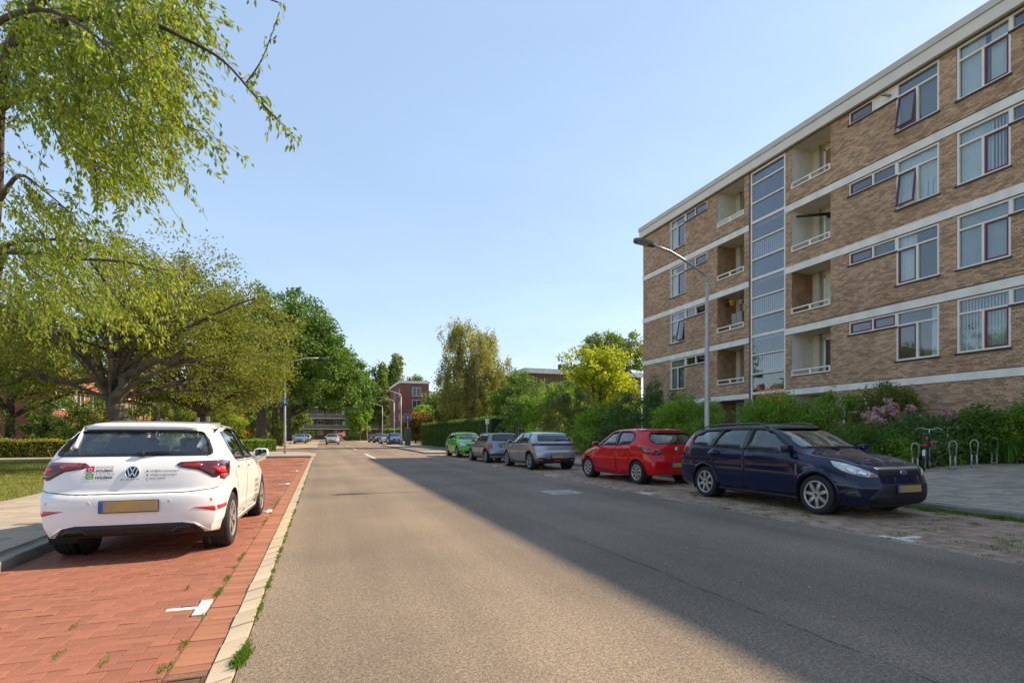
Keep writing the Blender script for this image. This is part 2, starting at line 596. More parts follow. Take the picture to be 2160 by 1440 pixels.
def text_mesh(body, size, align='LEFT', bold=0.0, spacing=1.0):
    cu = bpy.data.curves.new('t', 'FONT')
    cu.body = body; cu.size = size; cu.align_x = align; cu.offset = bold; cu.space_character = spacing
    cu.resolution_u = 3
    o = bpy.data.objects.new('t', cu); COL.objects.link(o)
    dg = bpy.context.evaluated_depsgraph_get(); dg.update()
    me = bpy.data.meshes.new_from_object(o.evaluated_get(dg))
    bpy.data.objects.remove(o)
    return me

# ---- shared car materials
M_TYRE = pm('tyre_rubber', (0.016, 0.016, 0.017), rough=0.85, var=0.3, scale=20, bump=0.2, bscale=120)
M_BLACK = pm('black_plastic', (0.012, 0.012, 0.013), rough=0.55, var=0.25, scale=15)
M_GLOSSBLACK = pm('gloss_black', (0.006, 0.006, 0.007), rough=0.12, var=0.1)
M_SEAM = pm('panel_gap_dark', (0.006, 0.006, 0.006), rough=0.8, var=0.1)
M_RIM = pm('rim_silver', (0.42, 0.41, 0.39), rough=0.38, metal=0.6, var=0.12, scale=20)
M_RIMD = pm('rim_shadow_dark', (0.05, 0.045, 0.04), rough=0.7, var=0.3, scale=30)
M_CHROME = pm('chrome', (0.80, 0.80, 0.81), rough=0.2, metal=0.85, var=0.05)
M_MIRROR = pm('mirror_glass', (.22, .25, .28), rough=.03, metal=1.0, var=.02)
M_INT = pm('car_interior_grey', (0.03, 0.03, 0.032), rough=0.85, var=0.25, scale=12)
M_SEAT = pm('seat_fabric', (0.028, 0.03, 0.036), rough=0.95, var=0.3, scale=25)
M_CGLASS = glass('car_glass', tint=(0.90, 0.95, 0.93), refl=1.05)
M_DGLASS = glass('dark_car_glass', tint=(0.10, 0.12, 0.12), refl=1.25, opac=0.25)
M_REDL = pm('tail_lamp_red', (0.24, 0.006, 0.012), rough=0.08, var=0.25, scale=18, coat=1.0)
M_REDD = pm('tail_lamp_dark_red', (0.075, 0.004, 0.008), rough=0.07, var=0.3, scale=14, coat=1.0)
M_REDB = pm('tail_lamp_bright_red', (0.6, 0.012, 0.014), rough=0.12, var=0.2, scale=25, coat=1.0)
M_CLEARL = pm('lamp_clear', (0.52, 0.53, 0.53), rough=0.12, metal=0.35, var=0.3, scale=22, coat=1.0)
M_CLEARD = pm('lamp_housing_dark', (0.10, 0.10, 0.105), rough=0.15, metal=0.2, var=0.4, scale=22, coat=1.0)
M_AMBER = pm('lamp_amber', (0.62, 0.16, 0.03), rough=0.15, var=0.2, coat=1.0)
M_PLATE = pm('plate_yellow', (0.50, 0.30, 0.06), rough=0.4, col2=(0.30, 0.23, 0.14), scale=2.2)
M_PLATEBLUE = pm('plate_blue', (0.03, 0.09, 0.45), rough=0.4)
M_MESH = pm('grille_mesh', (0.010, 0.010, 0.011), rough=0.6, var=0.5, scale=60)

_wheels = {}
def wheel_meshes(r, w, rr, style):
    key = (r, w, rr, style)
    if key in _wheels: return _wheels[key]
    h = w/2
    prof = [(rr-.004, -h+.012), (rr+.012, -h+.002), (r-.045, -h-.004), (r-.016, -h+.008), (r-.004, -h+.03)]
    for g in (-.45, 0, .45):
        x = g*h
        prof += [(r, x-.012), (r-.008, x-.006), (r-.008, x+.006), (r, x+.012)]
    prof += [(r-.004, h-.03), (r-.016, h-.008), (r-.045, h+.004), (r-.05, h+.002), (rr+.012, h-.002), (rr-.004, h-.012)]
    t = MB().lathe(prof, 48, 'x', closed=True).mesh('tyre')
    t.materials.append(M_TYRE); t.polygons.foreach_set('use_smooth', [True]*len(t.polygons))
    m = MB()
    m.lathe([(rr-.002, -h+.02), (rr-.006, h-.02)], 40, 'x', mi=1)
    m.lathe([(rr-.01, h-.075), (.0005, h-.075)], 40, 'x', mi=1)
    m.lathe([(rr-.002, h-.022), (rr+.006, h-.006), (rr-.006, h-.002), (rr-.022, h-.012), (rr-.02, h-.03)], 40, 'x')
    m.lathe([(.062, h-.05), (.058, h-.022), (.03, h-.016), (.0005, h-.016)], 24, 'x')
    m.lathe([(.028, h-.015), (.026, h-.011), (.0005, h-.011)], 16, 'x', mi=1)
    n, kind = style
    def spoke(a, w0, w1, r0=.04, r1=None, sk=0.0):
        r1 = r1 or rr-.012
        ca, sa = math.cos(a), math.sin(a); ca2, sa2 = math.cos(a+sk), math.sin(a+sk)
        vs = []
        for rad, ww, dep, cc, ss in ((r0, w0, h-.018, ca, sa), ((r0+r1)/2, (w0+w1)/2, h-.008, (ca+ca2)/2, (sa+sa2)/2), (r1, w1, h-.016, ca2, sa2)):
            for dx in (dep, dep-.035):
                for sg in (-1, 1):
                    vs.append((dx, cc*rad - ss*ww*sg/2, ss*rad + cc*ww*sg/2))
        fs = []
        for i in (0, 4):
            fs += [(i, i+1, i+5, i+4), (i+2, i+6, i+7, i+3), (i, i+4, i+6, i+2), (i+1, i+3, i+7, i+5)]
        m.add(vs, fs)
    for i in range(n):
        a = 2*math.pi*i/n
        if kind == 'Y':
            spoke(a, .05, .075)
            spoke(a, .03, .035, r0=rr*.55, sk=.20); spoke(a, .03, .035, r0=rr*.55, sk=-.20)
        elif kind == 'D':
            spoke(a-.10, .026, .034); spoke(a+.10, .026, .034)
        else:
            spoke(a, .055, .05)
    rm = m.mesh('rim')
    bm = bmesh.new(); bm.from_mesh(rm); bmesh.ops.recalc_face_normals(bm, faces=bm.faces[:]); bm.to_mesh(rm); bm.free()
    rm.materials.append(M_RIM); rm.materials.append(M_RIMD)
    _wheels[key] = (t, rm)
    return _wheels[key]

def make_car(name, S, label, cat, loc, rz, paint_m, near=True, group=None):
    root = empty(name, loc, rz, label, cat, group)
    B = CarBody(S)
    wb = S['wb']; r = S.get('r', .315)
    side_w = [rpoly(p, S.get('wrad', .04)) for p in S['side_win']]
    rearw = rpoly(S['rear_win'], .06); frontw = rpoly(S['front_win'], .06)
    ar = r + S.get('arch', .045)
    # ---- body shell
    cut = []
    for sy in (-1, 1):
        for sx in (-1, 1):
            xs = sorted((sx*(B.W-.30), sx*(B.W+.2)))
            cy = MB(); n = 44
            prof = [(ar*math.cos(2*math.pi*i/n)+sy*wb/2, ar*math.sin(2*math.pi*i/n)+r) for i in range(n)]
            cy.prism(prof, xs[0], xs[1], 'x'); me = cy.mesh('arch'); me.materials.append(M_BLACK); cut.append(me)
    if near:
        tcowl = S['cab'][1]
        cav = B.loft(B.stations(S['cab'][0], tcowl, 40), .024); cav.materials.append(M_INT); cut.append(cav)
        for p in side_w:
            for sx in (-1, 1):
                xs = sorted((sx*.35, sx*1.3)); c = MB().prism(p, xs[0], xs[1], 'x').mesh('w'); c.materials.append(M_BLACK); cut.append(c)
        c = MB().prism(rearw, B.yr0-.3, B.yr0+S.get('rw_depth', .95), 'y').mesh('w'); c.materials.append(M_BLACK); cut.append(c)
        c = MB().prism(frontw, S['fw_y'][0], S['fw_y'][1], 'y').mesh('w'); c.materials.append(M_BLACK); cut.append(c)
    for c in cut:
        bm = bmesh.new(); bm.from_mesh(c); bmesh.ops.recalc_face_normals(bm, faces=bm.faces[:]); bm.to_mesh(c); bm.free()
    sol = B.solid.copy(); sol.materials.append(paint_m)
    me = boolean(sol, cut, None)
    bo = link('body', me, root); sharp(bo, 38)
    # ---- glass
    gm = M_CGLASS if near else M_DGLASS
    off, th = (-.007, .004) if near else (.002, .006)
    for p in side_w:
        for v in ('S', 'S-'):
            B.patch(grow(p, .006 if near else 0), v, off, th, .08).build('side_window', gm, root, True)
    o = B.patch(grow(rearw, .006 if near else 0), 'B', off, th, .08).build('rear_window', gm, root, True)
    if S.get('wiper', True):
        a, b = S['wiper_at']
        h0, n0 = B.hit('B', a, b); h1, n1 = B.hit('B', a+S.get('wiper_len', -.34), b+.035)
        wm = MB().tube([h0+n0*.03, h1+n1*.022], [.012, .006], 6); wm.cbox(h0+n0*.02, (.07, .05, .05), bev=.012)
        wm.build('wiper', M_BLACK, root, True)
    o = B.patch(grow(frontw, .006 if near else 0), 'F', off, th, .08).build('windscreen', gm, root, True)
    # ---- dark trim: window surrounds, pillars, sills
    tm = MB()
    for p in side_w:
        for v in ('S', 'S-'): B.ribbon(grow(p, .008), v, .022, .0025, tm, closed=True)
    B.ribbon(grow(rearw, .006), 'B', .02, .0025, tm, closed=True); B.ribbon(grow(frontw, .006), 'F', .025, .0025, tm, closed=True)
    tm.build('window_seal', M_BLACK, root, True)['kind'] = 'stuff'
    for p in S.get('pillar', []):
        for v in ('S', 'S-'): B.patch(p, v, .0035, .006, .06).build('pillar_trim', M_GLOSSBLACK, root, True)
    # ---- doors with handles, gaps
    gap = MB()
    for d in S['doors']:
        for v in ('S', 'S-'):
            sg = 1 if v == 'S' else -1
            dr = B.patch(d['poly'], v, .0016, .004, .07).build('door', paint_m, root, True)
            B.ribbon(d['poly'], v, .007, .0022, gap, closed=True)
            hy, hz = d['handle']
            hp, hn = B.hit(v, hy, hz)
            Mx = Matrix.Translation(hp + hn*.018)
            hm = MB().cbox((0, 0, 0), (.022, .17, .034), 0, Mx, .009)
            hm.build('handle', S.get('handle_m', paint_m), dr, True)
    for ln, v, w in S.get('lines', []):
        if v[-1] == '2':
            B.ribbon(ln, v[:-1], w, .002, gap); B.ribbon([(-a, b) for a, b in ln], v[:-1], w, .002, gap)
        else:
            for vv in ((v, 'S-') if v == 'S' else (v,)): B.ribbon(ln, vv, w, .002, gap)
    gap.build('panel_gap', M_SEAM, root, True)['kind'] = 'stuff'
    # ---- lamps, grilles and other laid-on pieces
    for nm, poly, v, mat, of, th2 in S['pieces']:
        vs = [(v, poly)]
        if v == 'S': vs = [('S', poly), ('S-', poly)]
        if v[-1] == '2':
            vs = [(v[:-1], poly), (v[:-1], [(-a, b) for a, b in poly][::-1])]
        for vv, pp in vs:
            B.patch(pp, vv, of, th2, .045).build(nm, mat, root, True)
    # ---- plates
    for v, xz, tilt in S.get('plates', []):
        hp, hn = B.hit(v, xz[0], xz[1])
        sg = -1 if v == 'B' else 1
        Mx = Matrix.Translation(hp + hn*.012) @ Matrix.Rotation(tilt, 4, 'X')
        pl = MB().cbox((0, 0, 0), (.535, .016, .125), 0, Mx, .004).build('plate_holder', M_BLACK, root)
        MB().cbox((0, sg*.0095, 0), (.515, .006, .108), 0, Mx, .002).build('number_plate', M_PLATE, pl)
        MB().cbox((sg*.24, sg*.0130, 0), (.034, .002, .104), 0, Mx, 0).build('plate_band', M_PLATEBLUE, pl)
    # ---- wheels
    tr = B.W - S.get('w_w', .2)/2 - S.get('tuck', .022)
    t, rm = wheel_meshes(r, S.get('w_w', .2), S.get('rr', .205), S.get('spokes', (5, 'Y')))
    for sy in (-1, 1):
        for sx in (-1, 1):
            wo = link('wheel', t, root); wo.location = (sx*tr, sy*wb/2, r)
            wo.rotation_euler = (R(13*sy+7*sx), 0, 0 if sx > 0 else math.pi)
            link('rim', rm, wo)
            ln = MB(); n = 22; pts = []
            a0, a1 = R(-25), R(205)
            x0, x1 = sx*(B.W-.295), sx*(B.W-.035)
            V = []
            for i in range(n+1):
                a = a0+(a1-a0)*i/n
                for x in (x0, x1): V.append((x, sy*wb/2+(ar-.004)*math.cos(a), r+(ar-.004)*math.sin(a)))
            ln.add(V, [(2*i, 2*i+1, 2*i+3, 2*i+2) for i in range(n)])
            ln.lathe([(ar-.006, 0), (.01, 0)], 24, 'x', (x0+sx*.004, sy*wb/2, r))
            ln.build('arch_liner', M_BLACK, root, True)
    # ---- mirrors
    my, mz = S['mirror']
    for sx in (-1, 1):
        hp, hn = B.hit('S' if sx > 0 else 'S-', my, mz)
        mm = MB().tube([(hp.x-sx*.03, my, mz-.01), (hp.x+sx*.06, my-.01, mz+.015), (hp.x+sx*.09, my-.015, mz+.04)], [.03, .026, .024], 8)
        cx = hp.x+sx*.125
        V, F = [], []
        nu, nv = 14, 10
        for i in range(nv+1):
            ph = math.pi*i/nv
            for j in range(nu):
                a = 2*math.pi*j/nu
                sxp = lambda v, e: math.copysign(abs(v)**e, v)
                V.append((cx + .105*sxp(math.sin(ph), .5)*sxp(math.cos(a), .5)*1.0, my + .005 - .062*sxp(math.cos(ph), .6)*1.0, mz+.065+.068*sxp(math.sin(ph), .5)*sxp(math.sin(a), .55)))
        for i in range(nv):
            for j in range(nu):
                F.append((i*nu+j, i*nu+(j+1) % nu, (i+1)*nu+(j+1) % nu, (i+1)*nu+j))
        mm.add(V, F)
        mo = mm.build('mirror', S.get('mirror_m', paint_m), root, True, True)
        mg = MB().prism(rpoly([(cx-.085, mz+.015), (cx+.085, mz+.015), (cx+.085, mz+.12), (cx-.085, mz+.12)], .03), my-.0605, my-.0565, 'y').build('mirror_glass', M_MIRROR, mo)
    # ---- cabin
    if near:
        for sx in (-1, 1):
            for yy, sc in S['seats']:
                st = MB().cbox((sx*.36, yy+.22, .56), (.50, .52, .16), bev=.05)
                st.cbox((0, 0, 0), (.48, .14, .62), 0, Matrix.Translation((sx*.36, yy-.10, .86)) @ Matrix.Rotation(R(14), 4, 'X'), .05)
                so = st.build('seat', M_SEAT, root, True)
                MB().cbox((0, 0, 0), (.26, .09, .19), 0, Matrix.Translation((sx*.36, yy-.22, S.get('hr', 1.22))) @ Matrix.Rotation(R(8), 4, 'X'), .035).build('headrest', M_SEAT, so, True)
        ds = MB().cbox((0, S['dash'], .86), (1.25, .42, .2), bev=.06).build('dashboard', M_INT, root, True)
        sw = MB(); a = []
        for i in range(25):
            q = 2*math.pi*i/24
            a.append(Vector((-.36+.18*math.cos(q), S['dash']-.34-.06*math.sin(q), .93+.17*math.sin(q))))
        sw.tube(a, .014, 6).build('steering_wheel', M_BLACK, root, True)
    return root, B

SH = lambda pts, dx=0, dy=0: [(a+dx, b+dy) for a, b in pts]
# ================================================================ ground, road, bays, pavements
def asphalt(name, c1, c2, speck=1.0):
    if name in MATS: return MATS[name]
    m, nt, n, l, out = _nt(name)
    b = N(nt, 'ShaderNodeBsdfPrincipled'); b.inputs['Roughness'].default_value = 0.82; b.inputs['Specular IOR Level'].default_value = 0.35
    tc = N(nt, 'ShaderNodeTexCoord')
    v = N(nt, 'ShaderNodeTexVoronoi'); v.inputs['Scale'].default_value = 165; l.new(tc.outputs['Object'], v.inputs['Vector'])
    nz = N(nt, 'ShaderNodeTexNoise'); nz.inputs['Scale'].default_value = 0.35; nz.inputs['Detail'].default_value = 6; l.new(tc.outputs['Object'], nz.inputs['Vector'])
    nm = N(nt, 'ShaderNodeTexNoise'); nm.inputs['Scale'].default_value = 45; nm.inputs['Detail'].default_value = 3; l.new(tc.outputs['Object'], nm.inputs['Vector'])
    # wheel-track streaks along the street
    mp = N(nt, 'ShaderNodeMapping'); mp.inputs['Scale'].default_value = (1.1, 0.03, 1); l.new(tc.outputs['Object'], mp.inputs[0])
    ns = N(nt, 'ShaderNodeTexNoise'); ns.inputs['Scale'].default_value = 1.0; ns.inputs['Detail'].default_value = 3; l.new(mp.outputs[0], ns.inputs['Vector'])
    r1 = N(nt, 'ShaderNodeValToRGB'); r1.color_ramp.elements[0].color = (.42, .40, .39, 1); r1.color_ramp.elements[1].color = (1.6, 1.58, 1.55, 1)
    l.new(v.outputs['Color'], r1.inputs[0])
    mx = N(nt, 'ShaderNodeMix', data_type='RGBA'); mx.inputs[6].default_value = c4(c1); mx.inputs[7].default_value = c4(c2)
    av = N(nt, 'ShaderNodeMath', operation='ADD'); l.new(nz.outputs['Fac'], av.inputs[0]); l.new(ns.outputs['Fac'], av.inputs[1])
    mr = N(nt, 'ShaderNodeMapRange'); mr.inputs[1].default_value = .8; mr.inputs[2].default_value = 1.2; l.new(av.outputs[0], mr.inputs[0])
    l.new(mr.outputs[0], mx.inputs[0])
    mu = N(nt, 'ShaderNodeMix', data_type='RGBA', blend_type='MULTIPLY'); mu.inputs[0].default_value = speck
    l.new(mx.outputs[2], mu.inputs[6]); l.new(r1.outputs[0], mu.inputs[7])
    m2 = N(nt, 'ShaderNodeMapRange'); m2.inputs[1].default_value = .3; m2.inputs[2].default_value = .7; m2.inputs[3].default_value = .72; m2.inputs[4].default_value = 1.28
    l.new(nm.outputs['Fac'], m2.inputs[0])
    vm = N(nt, 'ShaderNodeVectorMath', operation='SCALE'); l.new(mu.outputs[2], vm.inputs[0]); l.new(m2.outputs[0], vm.inputs['Scale'])
    l.new(vm.outputs[0], b.inputs['Base Color'])
    bp = N(nt, 'ShaderNodeBump'); bp.inputs['Strength'].default_value = .55; bp.inputs['Distance'].default_value = .006
    l.new(v.outputs['Distance'], bp.inputs['Height']); l.new(bp.outputs[0], b.inputs['Normal'])
    l.new(b.outputs[0], out.inputs[0])
    MATS[name] = m
    return m

def sheet(name, poly, z, m, kind='structure', parent=None, th=0.0):
    if th: o = MB().prism(poly, z-th, z).build(name, m, parent)
    else: o = MB().add([(a, b, z) for a, b in poly], [tuple(range(len(poly)))]).build(name, m, parent)
    if kind and parent is None: o['kind'] = kind
    return o

M_ASPH = asphalt('asphalt', (.158, .124, .091), (.250, .193, .138))
M_ASPH2 = asphalt('asphalt_side', (.15, .125, .10), (.19, .158, .125))
M_SOIL = pm('garden_soil', (.06, .045, .03), rough=.95, var=.4, scale=3, bump=.6, bscale=30)
M_GRASSBASE = pm('grass_ground', (.10, .115, .022), rough=.95, col2=(.17, .16, .04), scale=1.2, bump=.6, bscale=60, fine=.35, fscale=60)
M_SAND = pm('joint_sand', (.17, .085, .05), rough=.95, var=.35, scale=8, fine=.3, fscale=120)
M_SANDG = pm('joint_dirt', (.15, .115, .07), rough=.95, var=.4, scale=4, fine=.3, fscale=120)
M_BRICKR = pm('red_paver', (.265, .098, .056), rough=.8, var=.30, scale=.7, island=.10, bump=.25, bscale=90, fine=.16, fscale=140)
M_BRICKB = pm('brown_paver', (.33, .222, .152), rough=.82, var=.15, scale=2.0, island=.28, bump=.25, bscale=90, fine=.18, fscale=140)
M_BRICKY = pm('yellow_paver', (.36, .27, .17), rough=.85, var=.15, scale=1.5, fine=.2, fscale=60)
M_KERBY = pm('pale_kerb', (.53, .42, .28), rough=.8, var=.10, scale=2.5, island=.10, bump=.15, bscale=80, fine=.10, fscale=200)
M_KERBG = pm('grey_kerb', (.25, .235, .20), rough=.85, var=.2, scale=4, island=.1, bump=.3, bscale=60, fine=.25, fscale=180)
M_TILE = pm('grey_paving_tile', (.38, .32, .25), rough=.85, var=.15, scale=1.2, island=.20, bump=.2, bscale=70, fine=.16, fscale=160)
M_TILEL = pm('warm_paving_tile', (.33, .27, .205), rough=.85, var=.15, scale=1.2, island=.14, bump=.2, bscale=70, fine=.16, fscale=160)
M_ROADW = pm('road_white', (.66, .62, .54), rough=.75, var=.22, scale=9, fine=.2, fscale=60)

sheet('ground', [(-700, -300), (700, -300), (700, 1200), (-700, 1200)], -.14, M_GRASSBASE)
sheet('road', [(-.44, -12), (6.62, -12), (6.62, 152), (-.44, 152), (-.44, 52), (-1.3, 54), (-1.3, 50), (-.44, 46)][:4], 0.0, M_ASPH)
sheet('road', [(-60, 152), (80, 152), (80, 160), (-60, 160)], -.004, M_ASPH2)

def herring(x0, x1, y0, y1, w=.105, gap=.004, zf=None, skip=None):
    """straight herringbone: list of (cx, cy, lx, ly)"""
    out = []
    ni, nj = int((x1-x0)/w)+2, int((y1-y0)/w)+2
    for i in range(-1, ni):
        for j in range(-1, nj):
            k = (i-j) % 4
            if k == 0: a = (x0+i*w, y0+j*w, 2*w, w)
            elif k == 3: a = (x0+i*w, y0+j*w, w, 2*w)
            else: continue
            ax, ay, lx, ly = a
            bx0, bx1 = max(ax, x0), min(ax+lx, x1); by0, by1 = max(ay, y0), min(ay+ly, y1)
            if bx1-bx0 < .03 or by1-by0 < .03: continue
            if skip and skip((bx0+bx1)/2, (by0+by1)/2): continue
            out.append(((bx0+bx1)/2, (by0+by1)/2, bx1-bx0-gap, by1-by0-gap))
    return out

def pieces_np(items, zt, th=.03, jit=.0015, tilt=.002, bev=.0025):
    """paving pieces as one numpy mesh: chamfered top, four sides; zt(x, y) gives the height"""
    A = np.array(items); n = len(A)
    dz = rng.normal(0, jit, n); tx = rng.normal(0, tilt, n); ty = rng.normal(0, tilt, n)
    cx, cy, lx, ly = A.T
    z = np.array([zt(a, b) for a, b in zip(cx, cy)]) + dz
    V = np.zeros((n, 12, 3), np.float32)
    sg = [(-1, -1), (1, -1), (1, 1), (-1, 1)]
    for k, (sx, sy) in enumerate(sg):
        ex, ey = sx*(lx/2-bev), sy*(ly/2-bev)
        V[:, k] = np.stack([cx+ex, cy+ey, z + ex*tx + ey*ty], 1)
        ex, ey = sx*lx/2, sy*ly/2
        V[:, k+4] = np.stack([cx+ex, cy+ey, z - bev + ex*tx + ey*ty], 1)
        V[:, k+8] = np.stack([cx+ex, cy+ey, z - th], 1)
    f = [(0, 1, 2, 3)] + [(k+4, (k+1) % 4+4, (k+1) % 4, k) for k in range(4)] + [(k+8, (k+1) % 4+8, (k+1) % 4+4, k+4) for k in range(4)]
    F = (np.arange(n)[:, None, None]*12 + np.array(f)[None]).reshape(-1, 4)
    return V.reshape(-1, 3), F

def pave(struct_name, part_name, items, zt, m, base, near, th=.03, nmax=300, **kw):
    """base sheet (setting) with its pieces: the nearest as parts, the rest one joined part"""
    items = sorted(items, key=near)
    shapes = {}
    own = items[:nmax]
    for it in own:
        key = (round(it[2], 3), round(it[3], 3))
        if key not in shapes:
            V, F = pieces_np([(0, 0, it[2], it[3])], lambda a, b: 0.0, th, 0, 0)
            shapes[key] = np_mesh(part_name, V, F); shapes[key].materials.append(m)
        o = link(part_name, shapes[key], base)
        o.location = (it[0], it[1], zt(it[0], it[1]) + random.gauss(0, .0012))
        o.rotation_euler = (random.gauss(0, .002), random.gauss(0, .002), 0)
    if len(items) > nmax:
        V, F = pieces_np(items[nmax:], zt, th, **kw)
        o = link(part_name + '_field', np_mesh(part_name, V, F), base, m); o['kind'] = 'stuff'

def seen(it):
    """rank pieces by how large they show: nearest in front of the camera first, out of frame last"""
    x, y = it[0], it[1]
    s, c = math.sin(THETA), math.cos(THETA)
    z = x*s + y*c
    if z < .6: return 1e6
    u = 1080 + 1125*(x*c - y*s)/z; v = 916.5 + 1125*CAM_H/z
    if u < -20 or u > 2180 or v > 1455: return 1e5 + z
    return z

# ---- left: red brick bay, gutter course, pale kerb
BAYZ = -.03
bay = sheet('parking_bay', [(-2.93, -4), (-.46, -4), (-.46, 33.6), (-2.93, 33.6)], BAYZ-.012, M_SAND)
drain = (-.805, -.605, 3.02, 3.36)
Tmarks = [4.68, 10.2, 15.7, 21.2, 26.7]
def in_T(x, y):
    return any((-.90 < x < -.80 and abs(y-t) < .17) or (-1.06 < x < -.90 and abs(y-t) < .04) for t in Tmarks)
items = herring(-2.92, -.825, 1.5, 33.5, skip=in_T)
pave('parking_bay', 'brick', items, lambda x, y: BAYZ + .004*math.sin(x*2.3+y*.7)*math.sin(y*1.9), M_BRICKR, bay, seen, jit=.002, tilt=.005)
gut = [(-.705, y+.05, .21, .097) for y in np.arange(1.6, 33.5, .102) if not (2.98 < y+.05 < 3.40)]
gbase = sheet('gutter', [(-.82, -4), (-.595, -4), (-.595, 33.6), (-.82, 33.6)], BAYZ-.009, M_SAND)
pave('gutter', 'gutter_brick', gut, lambda x, y: BAYZ-.004 + .05*(x+.7), pm('gutter_paver', (.29, .118, .064), rough=.85, var=.15, scale=3, island=.18, bump=.3, bscale=90, fine=.2, fscale=140), gbase, seen, jit=.003)
for t in Tmarks:
    mk = sheet('parking_mark', [(-.905, t-.19), (-.828, t-.19), (-.828, t+.19), (-.905, t+.19)], BAYZ+.003, M_ROADW, None, bay, .03)
    sheet('parking_mark', [(-1.11, t-.032), (-.910, t-.032), (-.910, t+.032), (-1.11, t+.032)], BAYZ+.003, M_ROADW, None, bay, .03)
kerbL = sheet('kerb', [(-.60, -4), (-.445, -4), (-.445, 33.6), (-.60, 33.6)], -.045, M_SAND)
kv = MB().add([(-.072, -.146, -.030), (.072, -.146, .004), (.072, .146, .004), (-.072, .146, -.030), (-.072, -.146, -.10), (.072, -.146, -.10), (.072, .146, -.10), (-.072, .146, -.10)],
              [(0, 1, 2, 3), (4, 5, 1, 0), (5, 6, 2, 1), (6, 7, 3, 2), (7, 4, 0, 3)]).mesh('kerb_stone')
kv.materials.append(M_KERBY)
bm = bmesh.new(); bm.from_mesh(kv); bmesh.ops.bevel(bm, geom=[e for e in bm.edges if all(v.co.z > -.05 for v in e.verts)], offset=.006, segments=2, affect='EDGES'); bm.to_mesh(kv); bm.free()
for i, y in enumerate(np.arange(1.55, 33.5, .298)):
    o = link('kerb_stone', kv, kerbL); o.location = (-.522 + random.gauss(0, .0015), float(y), .008 + random.gauss(0, .002)); o.rotation_euler = (random.gauss(0, .003), 0, random.gauss(0, .004))
# dark iron drain grate in the gutter
g = empty('drain_grate', (-.705, 3.19, BAYZ-.02), 0, 'rusty iron drain grate set in the brick gutter beside the kerb', 'drain')
M_IRON = pm('rusty_iron', (.12, .06, .035), rough=.75, metal=.3, var=.35, scale=25, bump=.3, bscale=150)
fr = MB()
for a in ((-.105, -.085, -.17, .17), (.085, .105, -.17, .17), (-.085, .085, -.17, -.15), (-.085, .085, .15, .17)): fr.box(a[0], a[1], a[2], a[3], -.03, .018)
fr.build('frame', M_IRON, g)
MB().box(-.085, .085, -.15, .15, -.06, -.045).build('sump', M_SEAM, g)
for y in np.arange(-.125, .13, .042): MB().box(-.084, .084, y-.011, y+.011, -.03, .012).build('bar', M_IRON, g)

# ---- left: grey kerb and pavement
kerbL2 = sheet('kerb', [(-3.06, -4), (-2.94, -4), (-2.94, 33.6), (-3.06, 33.6)], -.06, M_SAND)
kg = MB().cbox((0, 0, -.06), (.118, .994, .26), bev=.012).mesh('kerb_stone'); kg.materials.append(M_KERBG)
for y in np.arange(2.3, 33.3, 1.0):
    o = link('kerb_stone', kg, kerbL2); o.location = (-3.0 + random.gauss(0, .002), float(y), random.gauss(0, .003))
pavL = sheet('pavement', [(-5.62, -4), (-3.06, -4), (-3.06, 33.6), (-5.62, 33.6)], .052, M_SANDG)
til = [(x+.15, y+.15+(.15 if int(round((x+5.6)/.3)) % 2 else 0), .295, .295) for x in np.arange(-5.6, -3.2, .3) for y in np.arange(3, 33.2, .3)]
pave('pavement', 'paving_tile', til, lambda x, y: .066, M_TILEL, pavL, seen, jit=.002, th=.02)
# corner island with the lamp, mouth of the side street
isl = sheet('pavement', [(-16, 33.7), (-.62, 33.7), (-.50, 34.2), (-.50, 38.5), (-1.1, 41), (-3, 42.5), (-16, 43)], .07, M_TILEL, th=.2)
MB().tube([(-3.0, 33.66, .03), (-.62, 33.66, .03), (-.46, 34.2, .03), (-.46, 38.5, .03), (-1.06, 41.05, .03), (-3, 42.6, .03), (-16, 43.1, .03)], .07, 6).build('kerb', M_KERBG)['kind'] = 'structure'
sheet('side_street', [(-60, 43.2), (-3, 42.7), (-1.0, 41.2), (-.444, 38.6), (-.444, 57), (-1.3, 54), (-4, 52.5), (-60, 52.3)], -.004, M_ASPH2)
sheet('parking_bay', [(-4.3, 54), (-.444, 57.5), (-.444, 140), (-4.3, 140)], -.008, M_BRICKY)
sheet('pavement', [(-7, 53), (-4.35, 53), (-4.35, 140), (-7, 140)], .08, M_TILEL, th=.2)

# ---- right: brown brick bay, kerb, rising pavement
bayR = sheet('parking_bay', [(6.62, -4), (9.95, -4), (9.95, 36), (6.62, 36)], -.022, M_SANDG)
def in_R(x, y):
    return any(abs(x-6.78) < .055 and abs(y-t) < .21 or (6.84 < x < 7.2 and abs(y-t) < .055) for t in Tmarks)
pave('parking_bay', 'brick', herring(6.72, 9.94, 2.5, 35.9, skip=in_R), lambda x, y: -.006, M_BRICKB, bayR, seen, jit=.0035, tilt=.012)
for t in Tmarks:
    sheet('parking_mark', [(6.73, t-.2), (6.83, t-.2), (6.83, t+.2), (6.73, t+.2)], .004, M_ROADW, None, bayR, .03)
    sheet('parking_mark', [(6.85, t-.045), (7.19, t-.045), (7.19, t+.045), (6.85, t+.045)], .004, M_ROADW, None, bayR, .03)
